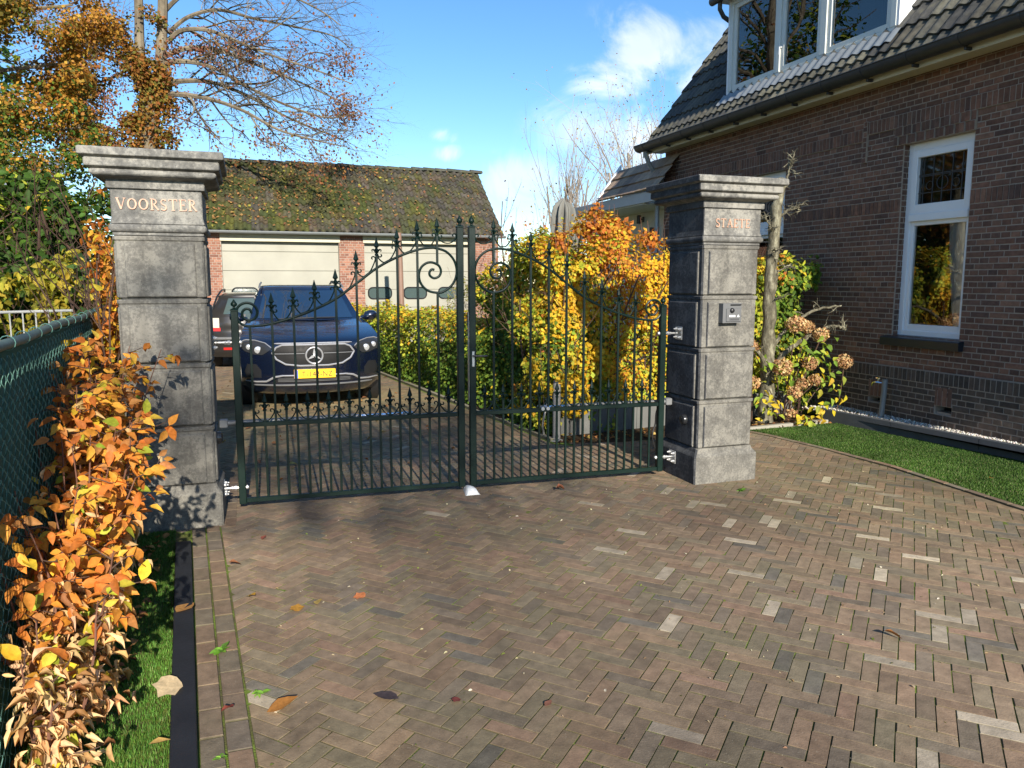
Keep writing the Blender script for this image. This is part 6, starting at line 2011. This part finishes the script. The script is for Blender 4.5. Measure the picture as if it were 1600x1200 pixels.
# ------------------------------------------------------------------ lichened trunk and hydrangea by the right pillar
t = thing('espalier_trunk', 'leafless lichen covered fruit tree trunk with short spurs beside the right pillar', 'tree', (5.72, 7.4, 0))
mb = MB(); r = random.Random(6)
tp_ = smooth_path([(5.70, 7.4, -.05), (5.715, 7.4, .5), (5.71, 7.4, 1.0), (5.70, 7.4, 1.6), (5.72, 7.4, 2.1), (5.745, 7.4, 2.5), (5.79, 7.4, 2.8)], 5)
n_ = len(tp_)
mb.tube([(x + .008 * math.sin(i * 1.7), y + .008 * math.cos(i * 2.3), z_) for i, (x, y, z_) in enumerate(tp_)], [(.105 if i == 0 else .088 - .036 * i / n_ + .008 * math.sin(i * 2.1)) for i in range(n_)], 14)
mb.build('trunk', M['bark_lichen'], t, smooth=True)
def branch(pts, r0, r1, nsp, seed):
    mb = MB(); r = random.Random(seed)
    sp = smooth_path(pts, 5); n_ = len(sp)
    mb.tube([(x + r.gauss(0, .006), y + r.gauss(0, .006), z_ + r.gauss(0, .005)) for x, y, z_ in sp], [r0 + (r1 - r0) * i / (n_ - 1) for i in range(n_)], 8)
    for k in range(nsp):
        q = Vector(r.choice(sp[1:]))
        grow(mb, q, (r.gauss(0, 1), r.gauss(0, 1), r.uniform(-.2, 1)), r.uniform(.06, .16), .008, 1, r, .3, 0, 3, .9, .6, None, (5, 4), 0)
    mb.build('branch', M['bark_lichen'], t, smooth=True)
branch([(5.73, 7.38, .55), (5.85, 7.34, .78), (6.05, 7.3, .95), (6.26, 7.27, 1.05), (6.45, 7.26, 1.08)], .036, .016, 12, 1)
branch([(6.22, 7.27, 1.04), (6.4, 7.22, 1.13), (6.56, 7.2, 1.14), (6.64, 7.2, 1.10)], .02, .012, 4, 2)
branch([(5.76, 7.4, .9), (5.95, 7.36, 1.14), (6.15, 7.34, 1.27), (6.4, 7.33, 1.35), (6.66, 7.32, 1.37)], .024, .010, 8, 3)
branch([(5.70, 7.38, .45), (5.60, 7.34, .75), (5.45, 7.3, .9), (5.3, 7.28, .93)], .034, .018, 7, 4)
branch([(5.74, 7.4, 2.35), (5.85, 7.36, 2.45), (5.95, 7.34, 2.5), (6.02, 7.33, 2.46)], .018, .008, 16, 5)
branch([(5.77, 7.4, 2.6), (5.84, 7.38, 2.78), (5.87, 7.37, 2.92), (5.91, 7.36, 3.1)], .016, .006, 16, 6)
branch([(5.71, 7.4, 2.2), (5.62, 7.36, 2.3), (5.55, 7.34, 2.36)], .014, .006, 12, 7)
branch([(5.72, 7.4, 1.75), (5.84, 7.36, 1.8), (5.93, 7.34, 1.86)], .013, .006, 9, 8)
branch([(5.71, 7.36, 1.45), (5.76, 7.3, 1.47)], .02, .014, 5, 9)
branch([(5.70, 7.36, 1.9), (5.66, 7.3, 1.98), (5.6, 7.28, 2.02)], .013, .006, 9, 10)

hy = thing('hydrangea', 'hydrangea with dried brown flower heads and yellow green leaves in the bed by the lawn', 'hydrangea', (6.0, 7.3, 0))
HEADS = [(5.92, 7.2, 1.175, .115), (6.10, 7.22, 1.14, .085), (6.28, 7.2, 1.045, .095), (5.70, 7.12, .70, .115), (6.10, 7.15, .72, .09), (6.66, 7.22, .72, .10), (6.16, 7.12, .53, .075), (5.97, 7.1, .50, .075), (5.85, 7.08, .405, .085), (5.37, 7.2, .52, .085), (5.87, 7.14, .15, .06), (5.42, 7.3, .93, .07)]
mb = MB(); r = random.Random(19)
bases = [(5.95, 7.38, 0), (6.05, 7.40, 0), (5.88, 7.36, 0), (6.12, 7.36, 0)]
for hx, hyy, hz, hr in HEADS:
    b = bases[r.randrange(4)] if hx > 5.6 else (5.5, 7.36, 0)
    if hx > 6.5: b = (6.6, 7.24, .08)
    q = (hx, hyy, hz - hr * .5)
    mb.tube(smooth_path([b, (b[0] * .6 + hx * .4 + r.gauss(0, .03), b[1] * .6 + hyy * .4, hz * .5), q], 5), .0065, 5)
for k in range(12):
    b = bases[k % 4]; mb.tube(wander(b, (r.gauss(0, .35), r.gauss(0, .2), 1), r.uniform(.5, 1.0), 5, .08, 0, r), .006, 5)
mb.build('stems', M['twig'], hy, smooth=True)
tmP = (np.array([[-.5, 0, 0], [0, .15, -.1], [.5, 0, 0], [.38, .62, .12], [0, .9, .2], [-.38, .62, .12]]), np.array([[0, 1, 4, 5], [1, 2, 3, 4]]))
for hx, hyy, hz, hr in HEADS:
    n_ = int(330 * (hr / .1) ** 2)
    d = rdir(n_); d[:, 2] *= .85
    P = np.array([hx, hyy, hz]) + d * hr * rng.uniform(.72, 1.04, (n_, 1))
    V, F, C = leaves(tmP, P, unit(d + rdir(n_) * .6), rdir(n_), rng.uniform(.018, .03, n_), pick([(.56, .36, .17), (.48, .27, .13), (.62, .46, .24), (.40, .21, .11), (.56, .47, .24)], [3, 3, 2, 2, 1], n_) * (.75 + .5 * noise3(P, 9))[:, None])
    np_obj('flower_head', V, F, C, M['hydr'], hy)
hl = [(6.18, 7.15, .92), (6.32, 7.18, .82), (6.0, 7.15, .8), (6.1, 7.12, .86), (6.42, 7.2, .66), (6.28, 7.1, .52), (6.45, 7.2, .46), (6.24, 7.08, .38), (6.05, 7.08, .30), (5.8, 7.1, .56), (5.52, 7.2, .58), (5.6, 7.12, .30), (5.66, 7.1, .14), (5.5, 7.1, .16), (6.2, 7.1, .24), (6.3, 7.08, .14), (6.0, 7.06, .12), (5.97, 7.08, .06), (6.02, 7.1, .08), (5.55, 7.15, .75), (5.9, 7.12, .95), (6.38, 7.15, .95), (5.94, 7.2, .65), (6.56, 7.2, .40), (6.56, 7.22, .28), (5.42, 7.15, .38), (5.76, 7.15, .45), (6.12, 7.12, .62), (6.35, 7.16, .70)]
P = np.repeat(np.array(hl), 5, 0); P = P + rng.normal(0, .06, P.shape); P[:, 2] = np.maximum(P[:, 2], .05)
kz = P[:, 2] + rng.normal(0, .2, len(P))
C0 = np.where((kz > .5)[:, None], pick([(.16, .26, .03), (.22, .32, .04), (.34, .38, .05), (.12, .2, .03)], [3, 3, 2, 2], len(P)), pick([(.58, .48, .03), (.62, .44, .04), (.42, .42, .05), (.3, .36, .05)], [4, 3, 2, 2], len(P)))
V, F, C = leaves(LEAF_BEND, P, unit(rdir(len(P)) * .6 + np.array([0, -.6, .6])), unit(rdir(len(P)) + np.array([0, -.2, -.6])), rng.uniform(.06, .105, len(P)), C0)
np_obj('foliage', V, F, C, M['leaf'], hy, smooth=True)

# ------------------------------------------------------------------ fallen leaves and weeds
def fallen(x, y, size, az, colr, label, tm=LEAF_BEND, z=.012, tilt=.25, stem=True, name='fallen_leaf', grp='fallen leaves'):
    V, F, C = leaves(tm, np.zeros((1, 3)), unit(np.array([[rng.normal(0, tilt * .5), rng.normal(0, tilt * .5), 1.0]])), np.array([[math.cos(az), math.sin(az), 0.0]]), np.array([size]), np.array([colr]))
    V[:, 2] += max(0, -V[:, 2].min()) * .9
    o = np_obj(name, V, F, C, M['dryleaf'], smooth=True)
    if stem:
        pass
    o.location = (x, y, z); return tag(o, label, 'leaf', grp)
FL = [(.0, 2.90, .14, .15, (.42, .19, .05), 'long orange brown leaf on the pavers near the bottom of the brick border', LEAF_FLAT),
      (.50, 2.83, .12, 2.6, (.07, .055, .06), 'dark purplish withered leaf flat on the pavers', LEAF_FLAT),
      (.47, 3.85, .095, 1.0, (.56, .2, .08), 'salmon orange leaf alone on the pavers before the gate', LEAF_LOBED),
      (.27, 3.84, .09, 1.4, (.52, .38, .12), 'pale yellow pointed leaf beside the brown stalked leaf', LEAF_NEAR),
      (.13, 3.82, .095, .3, (.42, .22, .04), 'brown leaf with a stalk beside the pale yellow leaf on the pavers', LEAF_LOBED),
      (-.03, 4.03, .065, 2.2, (.50, .30, .05), 'small golden leaf near the inner brick border row', LEAF_BEND),
      (2.75, 2.63, .085, -.6, (.42, .18, .06), 'small rusty leaf alone on the dark pavers at the right', LEAF_BEND),
      (.72, 2.72, .06, 1.9, (.25, .07, .06), 'small dark red leaf on the pavers near the withered leaf', LEAF_LOBED),
      (1.03, 2.59, .05, .6, (.22, .10, .07), 'tiny dark curled leaf beside the pale brick at the bottom', LEAF_FLAT),
      (-.34, 3.10, .17, 2.0, (.66, .52, .32), 'large pale tan leaf lying on the turf strip beside the black board', LEAF_LOBED),
      (-.40, 3.92, .15, 1.0, (.46, .24, .08), 'brown leaf standing against the black board on the turf strip', LEAF_FLAT),
      (-.40, 2.78, .085, .1, (.58, .38, .12), 'small tan leaf on the turf strip nearest the viewer', LEAF_NEAR),
      (-.12, 2.93, .07, 2.3, (.36, .09, .07), 'reddish leaf between the two border brick rows', LEAF_BEND),
      (-.17, 4.55, .085, .4, (.40, .17, .08), 'reddish brown leaf by the corner of the left pillar on the pavers', LEAF_BEND),
      (.02, 5.0, .07, 1.2, (.32, .1, .07), 'dark red leaf on the pavers in front of the left gate leaf', LEAF_NEAR),
      (.28, 7.0, .10, .3, (.55, .43, .14), 'pale yellow leaf on the paving just behind the left gate leaf', LEAF_BEND),
      (.95, 6.95, .08, .9, (.36, .12, .05), 'rust leaf on the paving behind the middle of the left gate leaf', LEAF_BEND),
      (1.3, 8.3, .11, .2, (.55, .42, .14), 'pale yellow leaf on the paving further back behind the gate', LEAF_NEAR),
      (1.45, 6.3, .07, 1.3, (.55, .40, .10), 'small yellow leaf just behind the meeting stiles of the gate', LEAF_BEND),
      (2.25, 5.45, .09, .2, (.36, .14, .08), 'reddish leaf in front of the right gate leaf', LEAF_CURL),
      (5.75, 4.5, .07, 1.0, (.56, .36, .10), 'small orange leaf on the lawn by the house', LEAF_BEND)]
for x, y, s_, az, c_, lab, tm in FL: fallen(x, y, s_ * .82, az, c_, lab, tm, .03 if (x > 5.3 or (x < -.3)) else .008)
# litter one would not count: under the hedge, behind the gate and in the bed
def litter(n):
    a = rng.random(n)
    x = np.where(a < .3, rng.uniform(3.0, 6.4, n), np.where(a < .6, rng.uniform(-1.0, -.55, n), rng.uniform(-1.3, 2.3, n)))
    y = np.where(a < .3, rng.uniform(7.05, 7.5, n), np.where(a < .6, rng.uniform(2.2, 5.3, n), rng.uniform(7.5, 15, n) + .8 * rng.normal(size=n)))
    y = np.where(a < .3, np.maximum(y, 7.12 + .0 * x), y)
    return x, y, a
x, y, a = litter(900)
keep = ~((a >= .6) & (rng.random(900) < .55))
x, y, a = x[keep], y[keep], a[keep]
P = np.stack([x, y, .012 + rng.uniform(0, .015, len(x))], -1)
V, F, C = leaves(LEAF_BEND, P, unit(np.array([0, 0, 1.]) + .5 * rdir(len(P))), rdir(len(P)) * np.array([1, 1, .1]), rng.uniform(.03, .075, len(P)), pick([(.34, .16, .06), (.42, .24, .08), (.22, .10, .05), (.5, .36, .12)], [4, 3, 3, 2], len(P)))
tag(np_obj('leaf_litter', V, F, C, M['dryleaf']), 'small brown leaves scattered under the hedges and in the bed', kind='stuff')
n = 900
x = rng.uniform(-.1, 5.2, n); y = 1.6 + 5.4 * rng.random(n) ** .8
P = np.stack([x, y, np.full(n, .004)], -1)
V, F, C = leaves(LEAF_BEND, P, unit(np.array([0, 0, 1.]) + .4 * rdir(n)), rdir(n) * np.array([1, 1, .1]), rng.uniform(.007, .020, n), pick([(.5, .42, .26), (.34, .22, .12), (.16, .2, .04), (.6, .55, .42)], [3, 2, 4, 2], n))
tag(np_obj('leaf_crumbs', V, F, C, M['dryleaf']), 'tiny leaf crumbs and moss tufts strewn over the pavers', kind='stuff')
for x, y, s_, lab in ((-.178, 3.50, .055, 'bright green weed rosette growing between the two border rows'), (-.02, 3.06, .04, 'small green weed at the edge of the herringbone near the long orange leaf'), (3.66, 5.0, .05, 'little tuft of weeds at the foot of the right pillar'), (-.16, 2.66, .03, 'tiny green weed in the border joint nearest the viewer')):
    k = 11
    az = rng.uniform(0, 2 * PI, k)
    dr = np.stack([np.cos(az), np.sin(az), rng.uniform(.1, .7, k)], -1)
    V, F, C = leaves(LEAF_NEAR, np.zeros((k, 3)) + np.array([0, 0, .004]) + rng.normal(0, .006, (k, 3)) * np.array([1, 1, 0]), unit(np.array([0, 0, 1.]) + .3 * rdir(k)), dr, s_ * rng.uniform(.6, 1.1, k), pick([(.16, .36, .04), (.22, .42, .06), (.12, .26, .04)], [1, 1, 1], k))
    o = np_obj('weed', V, F, C, M['leaf'], smooth=True); o.location = (x, y, .0); tag(o, lab, 'weed', 'weeds in the paving joints')

# ------------------------------------------------------------------ sky, sun, camera
SUN_EL = 25.0
w = bpy.data.worlds.new('World'); scene.world = w; w.use_nodes = True
nt = w.node_tree
bg = nt.nodes['Background']
sky = nt.nodes.new('ShaderNodeTexSky'); sky.sky_type = 'NISHITA'; sky.sun_disc = False
sky.sun_elevation = R(SUN_EL); sky.sun_rotation = R(180); sky.altitude = 0; sky.air_density = .9; sky.dust_density = .0; sky.ozone_density = 2.6
hs = nd(nt, 'HueSaturation', {'Saturation': 1.2, 'Value': 1.0, 'Color': sky.outputs[0]})
tc = nd(nt, 'TexCoord')
D = tc.outputs['Generated']
sep = nd(nt, 'SeparateXYZ', {0: D})
zc = nd(nt, 'Math', {0: sep.outputs[2], 1: .03}, operation='MAXIMUM').outputs[0]
pl = nd(nt, 'CombineXYZ', {0: nd(nt, 'Math', {0: sep.outputs[0], 1: zc}, operation='DIVIDE').outputs[0], 1: nd(nt, 'Math', {0: sep.outputs[1], 1: zc}, operation='DIVIDE').outputs[0]}).outputs[0]
n1 = nd(nt, 'TexNoise', {'Vector': D, 'Scale': 8.0, 'Detail': 10.0, 'Roughness': .62, 'Distortion': .8}).outputs['Fac']
n2 = nd(nt, 'TexNoise', {'Vector': pl, 'Scale': 1.1, 'Detail': 6.0, 'Roughness': .55}).outputs['Fac']
acc = None
for (dx, dy, dz), rad, amp in (((.50, .82, .275), .11, .62), ((.545, .80, .24), .12, .62), ((.445, .862, .242), .07, .5), ((.416, .89, .186), .08, .55), ((.48, .86, .17), .12, .58), ((.335, .933, .128), .07, .6), ((.25, .957, .160), .022, .36), ((.30, .95, .165), .02, .25), ((.244, .953, .18), .018, .2), ((.40, .91, .09), .07, .2)):
    c = Vector((dx, dy, dz)).normalized()
    sub = nd(nt, 'VectorMath', {0: D, 1: tuple(c)}, operation='SUBTRACT').outputs[0]
    sub = nd(nt, 'VectorMath', {0: sub, 1: (1.0, 1.0, 2.1)}, operation='MULTIPLY').outputs[0]
    ln = nd(nt, 'VectorMath', {0: sub}, operation='LENGTH').outputs['Value']
    g_ = nd(nt, 'MapRange', {0: ln, 1: rad * 1.5, 2: 0.0, 3: 0.0, 4: amp}, interpolation_type='SMOOTHSTEP').outputs[0]
    acc = g_ if acc is None else nd(nt, 'Math', {0: acc, 1: g_}, operation='MAXIMUM').outputs[0]
s1 = nd(nt, 'Math', {0: acc, 1: nd(nt, 'Math', {0: nd(nt, 'Math', {0: n1, 1: .5}, operation='SUBTRACT').outputs[0], 1: 2.1}, operation='MULTIPLY').outputs[0]}, operation='ADD').outputs[0]
cl = nd(nt, 'MapRange', {0: s1, 1: .10, 2: .72, 3: 0.0, 4: .8}, interpolation_type='SMOOTHSTEP').outputs[0]
cl = nd(nt, 'Math', {0: cl, 1: nd(nt, 'MapRange', {0: acc, 1: 0.0, 2: .12}).outputs[0]}, operation='MULTIPLY').outputs[0]
# fair weather cumulus in the rest of the sky (behind the viewer), seen only in reflections
far = nd(nt, 'MapRange', {0: sep.outputs[1], 1: .45, 2: .0, 3: 0.0, 4: 1.0}).outputs[0]
c2 = nd(nt, 'Math', {0: nd(nt, 'MapRange', {0: n2, 1: .52, 2: .72, 3: 0.0, 4: .7}).outputs[0], 1: far}, operation='MULTIPLY').outputs[0]
cl = nd(nt, 'Math', {0: cl, 1: c2}, operation='MAXIMUM').outputs[0]
shade = ramp(nt, nd(nt, 'TexNoise', {'Vector': D, 'Scale': 6.0, 'Detail': 4.0}).outputs['Fac'], [(.35, (5.0, 5.5, 6.2)), (.65, (7.2, 7.5, 7.8))])
mixc = mix(nt, cl, hs.outputs[0], shade)
nt.links.new(mixc, bg.inputs['Color'])
bg.inputs['Strength'].default_value = .105

sun = bpy.data.lights.new('sun', 'SUN'); sun.energy = 4.6; sun.angle = R(.55); sun.color = (1.0, .90, .76)
so = bpy.data.objects.new('sun', sun); COL.objects.link(so)
dv = Vector((.03, 1.0, -math.tan(R(SUN_EL)))).normalized()
so.rotation_euler = dv.to_track_quat('-Z', 'Y').to_euler()
so.location = (0, -20, 15)

cam = bpy.data.cameras.new('camera'); cam.sensor_width = 36; cam.lens = 36 * 1190 / 1600
cam.clip_start = .05; cam.clip_end = 2000
co = bpy.data.objects.new('camera', cam); COL.objects.link(co)
co.location = (0, 0, 1.65)
co.rotation_euler = Vector((.32312514, .9370436, -.13243651)).to_track_quat('-Z', 'Y').to_euler()
scene.camera = co
scene.view_settings.view_transform = 'Standard'
scene.view_settings.look = 'None'
scene.view_settings.exposure = .95
scene.view_settings.gamma = 1
scene.render.engine = 'CYCLES'
scene.cycles.use_denoising = True
scene.cycles.max_bounces = 6
scene.cycles.transparent_max_bounces = 12
